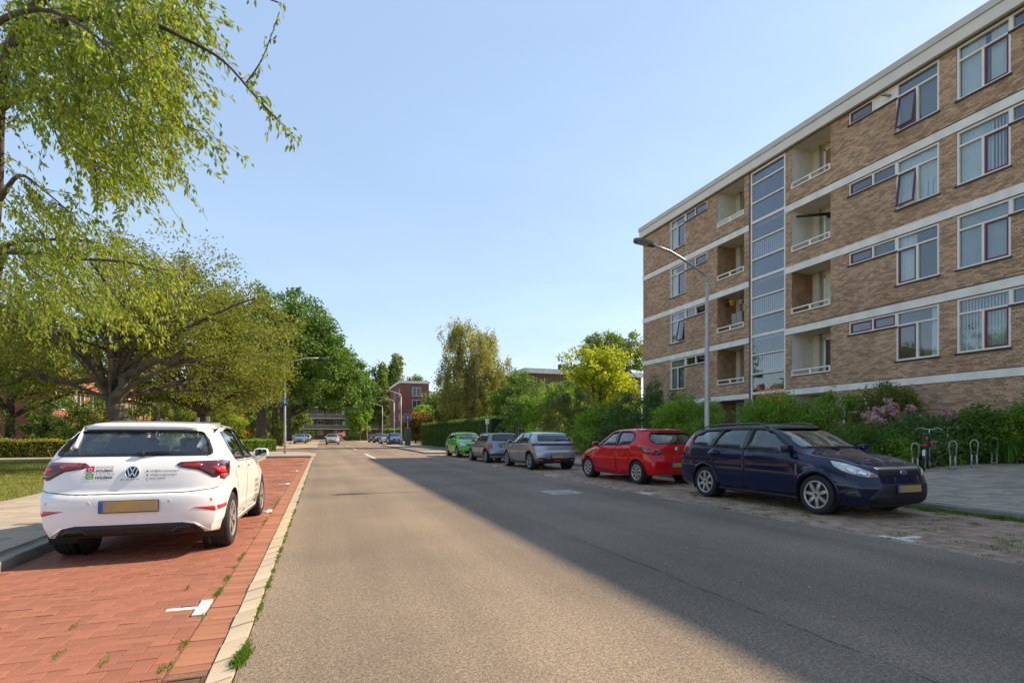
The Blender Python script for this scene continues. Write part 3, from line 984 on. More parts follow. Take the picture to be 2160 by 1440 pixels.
# pale grit line along the road edge
eb = sheet('road_edge', [(6.60, -4), (6.72, -4), (6.72, 36), (6.60, 36)], .001, pm('edge_grit', (.40, .34, .26), rough=.95, col2=(.20, .16, .12), scale=6, fine=.35, fscale=90))
def zR(x, y): return .11 + .038*max(0, x-10.1)
kerbR = sheet('kerb', [(9.95, -4), (10.09, -4), (10.09, 36), (9.95, 36)], -.03, M_SANDG)
kg2 = MB().cbox((0, 0, -.05), (.128, .994, .30), bev=.012).mesh('kerb_stone'); kg2.materials.append(M_KERBG)
for y in np.arange(1.5, 36, 1.0):
    o = link('kerb_stone', kg2, kerbR); o.location = (10.02 + random.gauss(0, .003), float(y), .005 + random.gauss(0, .003))
pv = MB().add([(10.08, -4, zR(10.1, 0)-.016), (20.05, -4, zR(20.05, 0)-.016), (20.05, 10.6, zR(20.05, 0)-.016), (12.6, 10.6, zR(12.6, 0)-.016), (12.6, 37, zR(12.6, 0)-.016), (10.08, 37, .095)], [(0, 1, 2, 3, 4, 5)]).build('pavement', M_SANDG); pv['kind'] = 'structure'
til = []
for x in np.arange(10.1, 19.9, .3):
    for y in np.arange(2.4, 36.5, .3):
        if x > 12.3 and y > 10.3: continue
        if (x-12.4)**2 + (y-9.2)**2 < 1.4: pass
        til.append((x+.15, y+.15, .294, .294))
pave('pavement', 'paving_tile', til, zR, M_TILE, pv, seen, jit=.003, tilt=.008, th=.02)
bed = MB().add([(12.6, 10.6, zR(12.6, 0)-.01), (20.09, 10.6, zR(20.1, 0)), (20.09, 36, zR(20.1, 0)), (12.6, 36, zR(12.6, 0)-.01)], [(0, 1, 2, 3)]).build('garden_bed', M_SOIL); bed['kind'] = 'structure'
MB().box(12.52, 12.6, 10.55, 36, 0, .24).box(12.6, 20.05, 10.52, 10.6, 0, .30).build('bed_edging', M_KERBG)['kind'] = 'structure'
sheet('pavement', [(6.7, 37), (7.0, 36.1), (12.5, 36.1), (12.5, 66), (7.0, 66), (6.7, 65)], .09, M_TILEL, th=.25)
sheet('driveway', [(6.64, 41), (12.4, 41), (12.4, 56), (6.64, 56)], .096, M_ASPH2)
sheet('parking_bay', [(6.64, 66), (10, 66), (10, 140), (6.64, 140)], -.006, M_BRICKY)
sheet('pavement', [(10, 66.1), (13, 66.1), (13, 140), (10, 140)], .09, M_TILEL, th=.25)
sheet('garden_bed', [(12.5, 36), (40, 36), (40, 140), (12.5, 140)], .06, M_GRASSBASE)

# ---- markings, manhole
for y0, y1 in ((29.6, 37.5), (47, 53), (62, 66)):
    sheet('road_marking', [(2.70, y0), (2.82, y0), (2.82, y1), (2.70, y1)], .004, M_ROADW)
mh = empty('manhole_cover', (5.1, 11.0, .0), 0, 'square pale manhole cover set in the shaded asphalt', 'manhole')
MB().box(-.37, .37, -.37, .37, -.02, .006).build('surround', pm('manhole_concrete', (.42, .40, .35), rough=.9, var=.2, scale=9, fine=.2, fscale=90), mh)
MB().lathe([(.28, .004), (.28, .011), (.0005, .011)], 32, 'z').build('lid', pm('manhole_iron', (.30, .285, .26), rough=.7, var=.25, scale=18), mh)
MB().lathe([(.295, .0065), (.282, .0067)], 32, 'z').build('rim', M_IRON, mh)
# crack across the sunny lane
V = []; y = .5; x = 3.02
while y < 28:
    x += random.gauss(0, .008) - (x-3.02)*.12; w_ = random.choice((.0008, .0015, .003, .005)); V += [(x-w_, y, .0025), (x+w_, y, .0025)]; y += random.uniform(.03, .10)
o = MB().add(V, [(2*i, 2*i+1, 2*i+3, 2*i+2) for i in range(len(V)//2-1)]).build('road_joint', pm('tar_crack', (.03, .027, .024), rough=.95)); o['kind'] = 'structure'
# ================================================================ the apartment block
FX = 20.10
Y0B, Y1B = -24.0, 30.45
M_FBRICK = pm('facade_brick', (.46, .285, .168), rough=.88, var=.24, scale=.55, island=.32, bump=.3, bscale=90, fine=.16, fscale=60, col2=(.58, .38, .238))
M_MORTAR = pm('mortar', (.19, .13, .085), rough=.95, var=.35, scale=1.2)
M_BAND = pm('white_concrete', (.84, .78, .68), rough=.8, var=.12, scale=2.0, fine=.05, fscale=30)
M_FASC = pm('fascia_board', (.76, .69, .58), rough=.7, var=.06, scale=1.2, fine=.04, fscale=20)
M_FASCT = pm('fascia_trim', (.58, .53, .46), rough=.6, var=.08, scale=1.5)
M_FRAME = pm('window_frame_white', (.85, .78, .67), rough=.5, var=.06, scale=3)
M_BURG = pm('burgundy_sash', (.16, .016, .04), rough=.4, var=.12, scale=4)
M_SILL = pm('dark_sill_tile', (.028, .022, .022), rough=.5, var=.3, scale=20)
M_ROOM = pm('room_grey', (.34, .32, .29), rough=.9, var=.15, scale=1)
M_CURT = pm('curtain_white', (.78, .76, .72), rough=.95, var=.10, scale=2.5)
M_CURTG = pm('curtain_grey', (.40, .42, .41), rough=.95, var=.12, scale=2.5)
M_BLIND = pm('blind_slat', (.52, .53, .52), rough=.7, var=.05)
M_WGLASS = glass('window_glass', tint=(.86, .92, .92), refl=1.35)
M_SGLASS = glass('stair_glass', tint=(.86, .90, .93), refl=1.5)
M_WHITEWALL = pm('painted_brick_white', (.76, .70, .60), rough=.85, var=.08, scale=3, bump=.5, bscale=16)
M_REDDOOR = pm('red_door', (.22, .012, .025), rough=.45, var=.12, scale=3)
M_PIPE = pm('grey_pipe', (.33, .32, .30), rough=.6, var=.15, scale=4)
M_ROOFING = pm('bitumen_roof', (.06, .06, .06), rough=.95, var=.2, scale=1)

blk = empty('apartment_building', (FX, 0, 0), 0, 'five-storey brown brick apartment block with white concrete bands on the right', 'building')
def B3(mb, x0, x1, y0, y1, z0, z1, mi=0): return mb.box(x0-FX, x1-FX, y0, y1, z0, z1, mi)   # world box -> building space
TOPS = [14.33, 11.47, 8.66, 5.86]            # underside of the slab above each storey
BANDS = [(11.47, 11.77), (8.66, 8.95), (5.86, 6.15), (3.10, 3.36)]
ST = (18.90, 21.00)                          # stairwell
B1 = (21.45, 23.39); B2 = (16.59, 18.55)
openings = []                                # y0, y1, z0, z1
wins = []
for t in TOPS:
    tp = t - .035
    openings += [(26.11, 27.52, tp-1.80, tp), (24.22, 26.11, tp-.50, tp), (12.42, 13.88, tp-1.80, tp), (13.88, 15.76, tp-.50, tp), (10.38, 11.87, tp-1.80, tp), (8.50, 10.38, tp-.50, tp), (7.0, 8.5, tp-1.8, tp)]
    openings += [(B1[0], B1[1], t-1.91, t), (B2[0], B2[1], t-1.91, t)]
openings += [(ST[0], ST[1], .5, 14.26)]
GT = 3.10
openings += [(24.22, 25.2, GT-.55, GT-.05), (B1[0], B1[1], .45, GT), (B2[0], B2[1], .45, GT), (15.05, 16.05, .42, 2.75)]

# ---- mortar backing with the openings cut out
ys = sorted(set([Y0B, Y1B] + [a for o in openings for a in o[:2]])); zs = sorted(set([-.2, 14.33] + [a for o in openings for a in o[2:]]))
w = MB(); XI = FX + .022
for i in range(len(ys)-1):
    for j in range(len(zs)-1):
        cy, cz = (ys[i]+ys[i+1])/2, (zs[j]+zs[j+1])/2
        if any(o[0] < cy < o[1] and o[2] < cz < o[3] for o in openings): continue
        B3(w, XI, XI+.20, ys[i], ys[i+1], zs[j], zs[j+1])
bm = bmesh.new(); me = w.mesh('wall'); bm.from_mesh(me); bmesh.ops.remove_doubles(bm, verts=bm.verts[:], dist=1e-4)
# drop the inner faces shared by neighbouring cells
seenf = {}
for f in bm.faces: seenf.setdefault(tuple(round(x, 3) for x in f.calc_center_median()), []).append(f)
bmesh.ops.delete(bm, geom=[f for L in seenf.values() if len(L) > 1 for f in L], context='FACES')
bm.to_mesh(me); bm.free()
link('wall', me, blk, M_MORTAR)
core = MB(); B3(core, FX+9.8, FX+10, Y0B, Y1B, -.2, 14.5); B3(core, FX+.23, FX+9.8, Y1B-.25, Y1B-.003, -.2, 14.3); B3(core, FX+.23, FX+9.8, Y0B, Y0B+.25, -.2, 14.3)
core.build('outer_wall', pm('end_wall_brick', (.30, .20, .115), rough=.9, var=.2, scale=2), blk)
rf = MB(); B3(rf, FX+.05, FX+9.9, Y0B+.05, Y1B-.05, 14.40, 14.56); rf.build('roof', M_ROOFING, blk)

# ---- bricks, course by course, cut round the openings
def courses(y_lo, y_hi):
    out = []
    ch, bl = .0625, .22
    r = 0
    z = .02
    while z < 14.30:
        zc = z + ch/2
        if not any(a-.012 < zc+.02 and zc-.02 < b+.012 for a, b in BANDS):
            iv = [(y_lo, y_hi)]
            for o in openings:
                if o[2]-.03 < zc < o[3]+.03:
                    nv = []
                    for a, b in iv:
                        if o[1] <= a or o[0] >= b: nv.append((a, b)); continue
                        if o[0] > a: nv.append((a, o[0]))
                        if o[1] < b: nv.append((o[1], b))
                    iv = nv
            off = (r % 2)*bl/2 + (.055 if r % 4 == 3 else 0)
            for a, b in iv:
                k = math.floor((a-off)/bl)
                while True:
                    p0, p1 = max(a, off+k*bl), min(b, off+(k+1)*bl)
                    k += 1
                    if p0 >= b - 1e-6: break
                    if p1-p0 > .03: out.append(((p0+p1)/2, zc, p1-p0-.011, ch-.012))
        z += ch; r += 1
    return out
bricks = courses(6.0, Y1B-.004)
def bseen(b):
    s, c = math.sin(THETA), math.cos(THETA); z = FX*s + b[0]*c; u = 1080+1125*(FX*c-b[0]*s)/z; v = 916.5-1125*(b[1]-CAM_H)/z
    return z if (u < 2160 and 0 < v < 900) else 1e4+z
bricks.sort(key=bseen)
def brick_np(items):
    A = np.array(items); n = len(A); jx = rng.normal(0, .0016, n)
    V = np.zeros((n, 8, 3), np.float32)
    for k, (sy, sz) in enumerate(((-1, -1), (1, -1), (1, 1), (-1, 1))):
        V[:, k] = np.stack([jx, A[:, 0]+sy*A[:, 2]/2, A[:, 1]+sz*A[:, 3]/2], 1)
        V[:, k+4] = np.stack([np.full(n, .028), A[:, 0]+sy*A[:, 2]/2, A[:, 1]+sz*A[:, 3]/2], 1)
    f = [(3, 2, 1, 0)] + [(k, (k+1) % 4, (k+1) % 4+4, k+4) for k in range(4)]
    return V.reshape(-1, 3), (np.arange(n)[:, None, None]*8+np.array(f)[None]).reshape(-1, 4)
cache = {}
for b in bricks[:300]:
    k = (round(b[2], 3), round(b[3], 4))
    if k not in cache:
        V, F = brick_np([(0, 0, b[2], b[3])]); V[:, 0] = np.where(V[:, 0] < .02, 0, V[:, 0]); cache[k] = np_mesh('brick', V, F); cache[k].materials.append(M_FBRICK)
    o = link('brick', cache[k], blk); o.location = (random.gauss(0, .0014), b[0], b[1])
V, F = brick_np(bricks[300:])
link('brick_field', np_mesh('brick', V, F), blk, M_FBRICK)['kind'] = 'stuff'

# ---- bands, fascia
for z0, z1 in BANDS:
    for a, b in ((ST[1]+.12, Y1B+.02), (9.3, ST[0]-.01), (-1.0, 9.293), (Y0B, -1.007)):
        bd = MB(); B3(bd, FX-.03, FX+.16, a, b, z0, z1); bd.build('concrete_band', M_BAND, blk)
fs = MB(); B3(fs, FX-.20, FX+.3, Y0B, Y1B+.16, 14.335, 14.74); fs.build('fascia', M_FASC, blk)
fs = MB(); B3(fs, FX-.245, FX+.35, Y0B, Y1B+.20, 14.752, 15.0); fs.build('fascia_trim', M_FASCT, blk)
fs = MB(); B3(fs, FX-.18, FX+.3, Y0B, Y1B+.14, 14.738, 14.754); fs.build('fascia_joint', M_SILL, blk)
fs = MB(); B3(fs, FX+.3, FX+10.1, Y1B-.02, Y1B+.16, 14.335, 14.74); fs.build('fascia', M_FASC, blk)
fs = MB(); B3(fs, FX-.06, FX, Y0B, Y1B+.01, 14.30, 14.335); fs.build('soffit_strip', pm('soffit_wood', (.16, .12, .07), rough=.8), blk)

# ---- windows
def ring(mb, x0, x1, y0, y1, z0, z1, t):
    B3(mb, x0, x1, y0, y1, z1-t, z1); B3(mb, x0, x1, y0, y1, z0, z0+t)
    B3(mb, x0, x1, y0, y0+t, z0+t, z1-t); B3(mb, x0, x1, y1-t, y1, z0+t, z1-t); return mb
def pane(y0, y1, z0, z1, parent, x=FX+.085, m=None):
    p = MB(); B3(p, x, x+.006, y0, y1, z0, z1); return p.build('pane', m or M_WGLASS, parent)
def sash(y0, y1, z0, z1, parent, tilt=0.0, hinge='top'):
    t = .055
    p = MB(); ring(p, FX+.035, FX+.085, y0, y1, z0, z1, t)
    g = MB(); B3(g, FX+.058, FX+.064, y0+t, y1-t, z0+t, z1-t)
    a = p.build('sash', M_BURG, parent); b = g.build('pane', M_WGLASS, parent)
    if tilt:
        hx = .06; hz = z1 if hinge == 'top' else z0
        Mx = Matrix.Translation((hx, 0, hz)) @ Matrix.Rotation(tilt, 4, 'Y') @ Matrix.Translation((-hx, 0, -hz))
        a.data.transform(Mx); b.data.transform(Mx)
def folds(name, y0, y1, z0, z1, m, parent, x=FX+.20, amp=.022, per=.085):
    n = max(6, int((y1-y0)/.018)); V = []; F = []
    for i in range(n+1):
        y = y0+(y1-y0)*i/n; xx = x-FX + amp*math.sin(y/per*2*math.pi + 1.5*math.sin(y*9))
        V += [(xx, y, z0), (xx, y, z1)]
    for i in range(n): F.append((2*i, 2*i+1, 2*i+3, 2*i+2))
    return MB().add(V, F).build(name, m, parent, True)
def room(y0, y1, z0, z1, parent):
    r = MB(); x0, x1 = XI+.2-FX, XI+.2-FX+1.1
    e = -.004; q = .25; z1 -= .003
    V = [(x0, y0-e, z0-q), (x0, y1+e, z0-q), (x0, y1+e, z1), (x0, y0-e, z1), (x1, y0-e, z0-q), (x1, y1+e, z0-q), (x1, y1+e, z1), (x1, y0-e, z1)]
    r.add(V, [(4, 5, 6, 7), (0, 1, 5, 4), (1, 2, 6, 5), (2, 3, 7, 6), (3, 0, 4, 7)]); return r.build('room', M_ROOM, parent)
def sill(y0, y1, z, parent):
    s = MB(); n = max(2, int((y1-y0+.1)/.075)); ww = (y1-y0+.10)/n
    for i in range(n): B3(s, FX-.045, FX+.05, y0-.05+i*ww+.003, y0-.05+(i+1)*ww-.003, z-.062, z-.006)
    return s.build('sill', M_SILL, parent)
def big_window(y0, y1, tp, sash_side, inside, open_=0.0):
    """full window: transom light over one fixed and one opening light; sash_side 'hi'/'lo' along Y"""
    z0 = tp-1.80
    f = MB(); ring(f, FX+.02, FX+.12, y0, y1, z0, tp, .06)
    zt = tp-.46; ym = (y0+y1)/2
    B3(f, FX+.02, FX+.12, y0+.06, y1-.06, zt-.06, zt)
    B3(f, FX+.021, FX+.12, ym-.035, ym+.035, z0+.06, zt-.06)
    fo = f.build('window', M_FRAME, blk)
    pane(y0+.06, y1-.06, zt, tp-.06, fo)
    a, b = ((ym+.035, y1-.06), (y0+.06, ym-.035)) if sash_side == 'hi' else ((y0+.06, ym-.035), (ym+.035, y1-.06))
    sash(a[0]+.004, a[1]-.004, z0+.064, zt-.064, fo, open_)
    pane(b[0], b[1], z0+.06, zt-.06, fo)
    sill(y0, y1, z0, fo)
    room(y0, y1, z0, tp, fo)
    for it in inside:
        k = it[0]
        if k == 'curtain': folds('curtain', y0+.02+it[1]*(y1-y0), y0-.02+it[2]*(y1-y0), z0+.05, tp-.03, M_CURT if len(it) < 4 else it[3], fo)
        if k == 'net': folds('net_curtain', y0+.02+it[1]*(y1-y0), y0-.02+it[2]*(y1-y0), z0+.05, z0+1.80*it[3], M_CURTG, fo, amp=.012, per=.06)
        if k == 'blind':
            bl = MB()
            for z in np.arange(z0+.1, tp-.1, .05): bl.add([(.185, y0+.05, z), (.185, y1-.05, z), (.205, y1-.05, z+.03), (.205, y0+.05, z+.03)], [(0, 1, 2, 3)])
            bl.build('blind', M_BLIND, fo)['kind'] = 'stuff'
        if k == 'vane':
            bl = MB()
            for y in np.arange(y0+.08, y1-.05, .09): bl.add([(.18, y, z0+.05), (.205, y+.05, z0+.05), (.205, y+.05, tp-.05), (.18, y, tp-.05)], [(0, 1, 2, 3)])
            bl.build('vertical_blind', M_CURT, fo)['kind'] = 'stuff'
    return fo
def strip(y0, y1, tp, vent_hi=True, open_=0.0, two=False, panel=False):
    z0 = tp-.50; yv = (y1-(y1-y0)*.52) if vent_hi else (y0+(y1-y0)*.52)
    f = MB(); ring(f, FX+.02, FX+.12, y0, y1, z0, tp, .05); B3(f, FX+.021, FX+.12, yv-.03, yv+.03, z0+.05, tp-.05)
    fo = f.build('strip_window', M_FRAME, blk)
    v = (yv+.03, y1-.05) if vent_hi else (y0+.05, yv-.03); p = (y0+.05, yv-.03) if vent_hi else (yv+.03, y1-.05)
    sash(v[0]+.004, v[1]-.004, z0+.054, tp-.054, fo, open_)
    if two: sash(p[0]+.004, p[1]-.004, z0+.054, tp-.054, fo)
    elif panel:
        q = MB(); B3(q, FX+.05, FX+.07, p[0], p[1], z0+.05, tp-.05); q.build('panel', M_FRAME, fo)
        MB().tube([(.05, p[0]+.2, z0+.25), (-.18, p[0]+.22, z0+.24), (-.30, p[0]+.30, z0+.27)], [.055, .05, .05], 10).build('flue', M_PIPE, fo, True)
    else: pane(p[0], p[1], z0+.05, tp-.05, fo)
    sill(y0, y1, z0, fo); room(y0, y1, z0, tp, fo)
for i, t in enumerate(TOPS):
    tp = t-.035
    big_window(26.11, 27.52, tp, 'lo', [('curtain', .72, 1.0), ('curtain', 0, .18)] if i < 2 else [('net', 0, 1, 1.0)] if i == 3 else [('curtain', .6, 1.0, M_CURTG)], R(9) if i == 2 else 0)
    strip(24.22, 26.11, tp, False, R(-38) if i >= 2 else 0)
    big_window(12.42, 13.88, tp, 'hi', [[('blind',)], [('curtain', 0, 1.0)], [('curtain', 0, .12), ('curtain', .55, 1.0)], [('curtain', 0, .25)]][i], [R(10), R(8), 0, 0][i])
    strip(13.88, 15.76, tp, True, 0, i == 3, i == 0)
    big_window(10.38, 11.87, tp, 'lo', [[('curtain', .02, .42), ('curtain', .5, .98)], [('curtain', .36, 1.0), ('vane',)], [('curtain', 0, 1.0, M_CURTG)], [('vane',), ('net', 0, 1, .42)]][i])
    strip(8.50, 10.38, tp, False); big_window(7.0, 8.5, tp, 'hi', [('curtain', 0, 1)])
# a paper sheet hung inside one window
q = MB()
for a in range(3): B3(q, FX+.10, FX+.103, 12.50+a*.17, 12.63+a*.17, 9.75, 10.35 - (.0 if a else .06))
q.build('paper_sheet', pm('paper', (.72, .72, .70), rough=.8), blk)['kind'] = 'stuff'
strip_z = GT-.05
f = MB(); ring(f, FX+.02, FX+.12, 24.22, 25.2, GT-.55, GT-.05, .05); fo = f.build('strip_window', M_FRAME, blk)
sash(24.28, 25.14, GT-.49, GT-.11, fo, R(-30)); sill(24.22, 25.2, GT-.55, fo); room(24.22, 25.2, GT-.55, GT-.05, fo)

# ---- balconies
def balcony(yr, t, side_m, style, shade=None, bars=False, ground=False):
    y0, y1 = yr; zb = t-1.91 if not ground else .45; dp = 1.25
    x0, x1 = .20, dp
    w = MB()
    V = [(x0, y0, zb-.9), (x0, y1, zb-.9), (x0, y1, t), (x0, y0, t), (x1, y0, zb-.9), (x1, y1, zb-.9), (x1, y1, t), (x1, y0, t)]
    bo = MB().add([(.022, y1-.002, zb), (x1, y1-.002, zb-.9), (x1, y1-.002, t), (.022, y1-.002, t)], [(0, 1, 2, 3)])
    bo = bo.build('balcony', side_m, blk)
    MB().add([(.022, y0+.002, zb), (x1, y0+.002, zb-.9), (x1, y0+.002, t), (.022, y0+.002, t)], [(3, 2, 1, 0)]).build('side_wall', side_m, bo)
    MB().add([(.02, y0, t-.004), (x1, y0, t-.004), (x1, y1, t-.004), (.02, y1, t-.004)], [(0, 1, 2, 3)]).build('soffit', pm('soffit_concrete', (.72, .64, .52), rough=.9, var=.1, scale=2), bo)
    MB().add([(x1, y0, zb-.9), (x1, y1, zb-.9), (x1, y1, t), (x1, y0, t)], [(0, 1, 2, 3)]).build('back_wall', pm('back_wall_cream', (.72, .64, .48), rough=.9, var=.08, scale=2), bo)
    MB().add([(.2, y0, zb-.7), (x1, y0, zb-.7), (x1, y1, zb-.7), (.2, y1, zb-.7)], [(0, 1, 2, 3)]).build('balcony_floor', M_FASCT, bo)
    ym = y0+.62*(y1-y0)
    d = MB(); d.box(x1-.07, x1-.01, y0+.03, ym, zb-.65, t-.32)
    dm = {'cream': pm('door_blind_cream', (.70, .68, .54), rough=.8), 'dark': pm('door_dark_glass', (.06, .065, .06), rough=.15), 'wood': pm('door_wood', (.30, .19, .09), rough=.6, var=.2, scale=6), 'curt': M_CURTG, 'red': pm('door_glass_pale', (.42, .45, .42), rough=.3)}[style]
    do = d.build('balcony_door', dm, bo)
    fr = MB(); 
    for a in ((y0+.001, y0+.07), (ym-.02, ym+.07)): fr.box(x1-.10, x1-.012, a[0], a[1], zb-.65, t-.25)
    fr.box(x1-.10, x1-.012, y0+.001, ym+.07, t-.32, t-.25); fr.build('door_frame', M_BURG if style == 'red' else M_FRAME, do)
    MB().tube([(x1-.14, ym+.22, zb-.6), (x1-.14, ym+.22, t-.02)], .05, 10).build('downpipe', M_PIPE, bo, True)
    if not ground:
        rl = MB(); h = .27
        for a in ((zb+.0, zb+.055), (zb+h-.055, zb+h)): rl.box(-.035, .025, y0+.004, y1-.004, a[0], a[1])
        for a in (y0+.004, (y0+y1)/2-.05, y1-.064): rl.box(-.034, .024, a, a+(.06 if a != (y0+y1)/2-.05 else .10), zb+.055, zb+h-.055)
        ro = rl.build('railing', M_FRAME, bo)
        for zz in ((zb+.09, zb+.15) if bars else ()): 
            MB().box(-.02, .01, y0+.06, y1-.06, zz, zz+.035).build('rail_bar', M_FRAME, ro)
    return bo
M_SIDEB = pm('balcony_side_brick', (.34, .20, .105), rough=.9, var=.25, scale=3, bump=.6, bscale=14)
b1s = [(M_WHITEWALL, 'red', True), (M_SIDEB, 'red', False), (M_SIDEB, 'dark', False), (M_SIDEB, 'red', False)]
b2s = [(M_WHITEWALL, 'wood', False), (M_WHITEWALL, 'curt', False), (M_SIDEB, 'cream', False), (M_WHITEWALL, 'dark', False)]
for i, t in enumerate(TOPS):
    balcony(B1, t, *b1s[i][:2], bars=b1s[i][2]); balcony(B2, t, *b2s[i][:2], bars=b2s[i][2])
balcony(B1, GT, M_SIDEB, 'dark', ground=True); balcony(B2, GT, M_FRAME, 'cream', ground=True)
# rolled awning under one balcony ceiling
aw = empty('rolled_awning', (FX+1.0, 17.5, 11.05), 0, 'dark rolled-up awning arm sticking out of the white balcony', 'awning')
MB().tube([(0, 0, 0), (-1.05, .75, .02)], [.06, .055], 10).build('roll', M_BLACK, aw, True)
MB().cbox((0, 0, -.05), (.12, .12, .26), bev=.02).build('bracket', M_BLACK, aw)
# pots hung and stored on one cluttered balcony
def pot(name, y, z, x, col, r, lab, hang=True):
    p = empty(name, (FX+x, y, z), 0, lab, 'pot')
    MB().lathe([(.0005, 0), (r*.75, 0), (r, .85*r*1.6), (r*1.06, .85*r*1.6), (r*1.06, r*1.6), (r*.9, r*1.6), (r*.85, .3*r), (.0005, .3*r)], 18, 'z').build('bowl', pm('pot_'+name, col, rough=.5), p, True)
    if hang: MB().tube([(-r, 0, r*1.5), (0, 0, r*3.6), (r, 0, r*1.5)], .006, 5).build('hanger', M_BLACK, p)
pot('hanging_pot', 22.55, 8.10, .25, (.70, .42, .02), .15, 'yellow pot hanging under the cluttered balcony ceiling')
pot('hanging_pot_dark', 22.95, 8.12, .30, (.05, .05, .04), .12, 'dark pot hanging beside the yellow pot on the balcony')
pot('hanging_pot_lilac', 21.95, 8.02, .28, (.55, .48, .62), .13, 'lilac pot hanging on the right of the cluttered balcony')
pot('terracotta_pot', 22.6, 6.92, .12, (.40, .15, .06), .13, 'terracotta pot standing behind the cluttered balcony railing', False)
cb = MB().cbox((0, 0, .62), (.45, .75, 1.24), bev=.02)
co = empty('storage_cupboard', (FX+.75, 22.55, 6.50), 0, 'grey storage cupboard on the cluttered balcony', 'cupboard')
cb.build('case', pm('cupboard_grey', (.33, .31, .26), rough=.8, var=.15, scale=3), co); MB().box(-.232, -.226, -.005, .005, .05, 1.2).build('door_gap', M_SEAM, co)

# ---- glazed stairwell
sg = MB(); B3(sg, FX-.01, FX+.10, ST[0], ST[0]+.07, .5, 14.26); B3(sg, FX-.01, FX+.10, ST[1]-.07, ST[1], .5, 14.26); B3(sg, FX-.01, FX+.10, ST[0]+.07, ST[1]-.07, 14.18, 14.26)
so = sg.build('stairwell_window', M_FRAME, blk)
zl = [.55, 1.5, 2.45, 3.36]; 
z = 3.36
while z < 14.0: z += .937; zl.append(z)
zl[-1] = min(zl[-1], 14.18)
for k, z in enumerate(zl[1:-1]):
    th = .09 if abs((z-3.36)/2.81 - round((z-3.36)/2.81)) < .05 else .05
    m = MB(); B3(m, FX-.012, FX+.08, ST[0]+.07, ST[1]-.07, z-th, z+th*.4); m.build('transom', M_FRAME, so)
for a, b in zip(zl, zl[1:]):
    pane(ST[0]+.07, ST[1]-.07, a+.04, b-.09, so, FX+.04, M_SGLASS)
for k in range(1, 4):
    zb = 3.36+2.81*k-1.82
    r = MB(); B3(r, FX+.12, FX+.15, ST[0]+.1, ST[1]-.1, zb+.86, zb+.90); B3(r, FX+.12, FX+.15, ST[0]+.1, ST[1]-.1, zb+.02, zb+.06)
    ro = r.build('landing_railing', M_FRAME, so)
    bb = MB(); B3(bb, FX+.125, FX+.145, -.016, .016, zb+.06, zb+.86); bme = bb.mesh('baluster'); bme.materials.append(M_FRAME)
    for y in np.arange(ST[0]+.15, ST[1]-.1, .115): link('baluster', bme, ro).location = (0, float(y), 0)
for k in range(5):
    zf = 3.36+2.81*k-1.40
    s = MB(); B3(s, FX+.25, FX+3.0, ST[0]-.1, ST[1]+.1, zf-1.4-.2, zf-1.4); s.build('landing', M_ROOM, so)
st = MB(); x0, x1 = .23, 3.2
st.add([(x0, ST[0]-.12, .4), (x0, ST[1]+.12, .4), (x0, ST[1]+.12, 14.3), (x0, ST[0]-.12, 14.3), (x1, ST[0]-.12, .4), (x1, ST[1]+.12, .4), (x1, ST[1]+.12, 14.3), (x1, ST[0]-.12, 14.3)], [(4, 5, 6, 7), (0, 4, 7, 3), (1, 2, 6, 5), (2, 3, 7, 6)])
st.build('stairwell_wall', pm('stair_wall_brick', (.30, .29, .28), rough=.9, var=.15, scale=6), so)
pk = MB(); B3(pk, FX-.01, FX+.10, ST[1]+.004, ST[1]+.10, .5, 14.3); pk.build('dark_pier', pm('pier_brick_dark', (.10, .065, .045), rough=.9, var=.3, scale=8, bump=.5, bscale=20), blk)
# ---- red entrance door
dr = MB(); ring(dr, FX+.03, FX+.13, 15.05, 16.05, .42, 2.75, .07); B3(dr, FX+.03, FX+.13, 15.12, 15.98, 2.18, 2.25)
do = dr.build('entrance_door', M_FRAME, blk)
l_ = MB(); B3(l_, FX+.06, FX+.11, 15.12, 15.98, .46, 2.18); l_.build('leaf', M_REDDOOR, do)
pane(15.12, 15.98, 2.25, 2.68, do); room(15.05, 16.05, .42, 2.75, do)
# ================================================================ houses and far buildings
M_HBRICK = pm('house_brick_red', (.30, .105, .06), rough=.9, var=.22, scale=2.5, bump=.3, bscale=30, fine=.2, fscale=40)
M_RTILE = pm('roof_tile_red', (.38, .10, .05), rough=.8, var=.2, scale=3, island=.15)
M_FARGLASS = pm('far_window_glass', (.05, .06, .07), rough=.06, var=.3, scale=.8, coat=.6)
M_DKBRICK = pm('dark_brown_brick', (.16, .105, .07), rough=.9, var=.2, scale=2, fine=.15, fscale=30)
M_GUTTERW = pm('gutter_white', (.62, .60, .56), rough=.6)

def win(parent, x, y0, y1, z0, z1, face=1, axis='x', glass_m=None, t=.07):
    """framed window lying on a wall plane; axis is the wall's normal"""
    f = MB(); g = MB()
    def bx(m, a0, a1, b0, b1, c0, c1):
        if axis == 'x': m.box(min(x+face*a0, x+face*a1), max(x+face*a0, x+face*a1), b0, b1, c0, c1)
        else: m.box(b0, b1, min(x+face*a0, x+face*a1), max(x+face*a0, x+face*a1), c0, c1)
    bx(f, -.05, .06, y0, y1, z1-t, z1); bx(f, -.05, .06, y0, y1, z0, z0+t); bx(f, -.05, .06, y0, y0+t, z0+t, z1-t); bx(f, -.05, .06, y1-t, y1, z0+t, z1-t)
    if y1-y0 > 1.2: bx(f, -.05, .055, (y0+y1)/2-t/2, (y0+y1)/2+t/2, z0+t, z1-t)
    fo = f.build('window', M_FRAME, parent)
    bx(g, -.02, .015, y0+t, y1-t, z0+t, z1-t); g.build('pane', glass_m or M_FARGLASS, fo)
    return fo

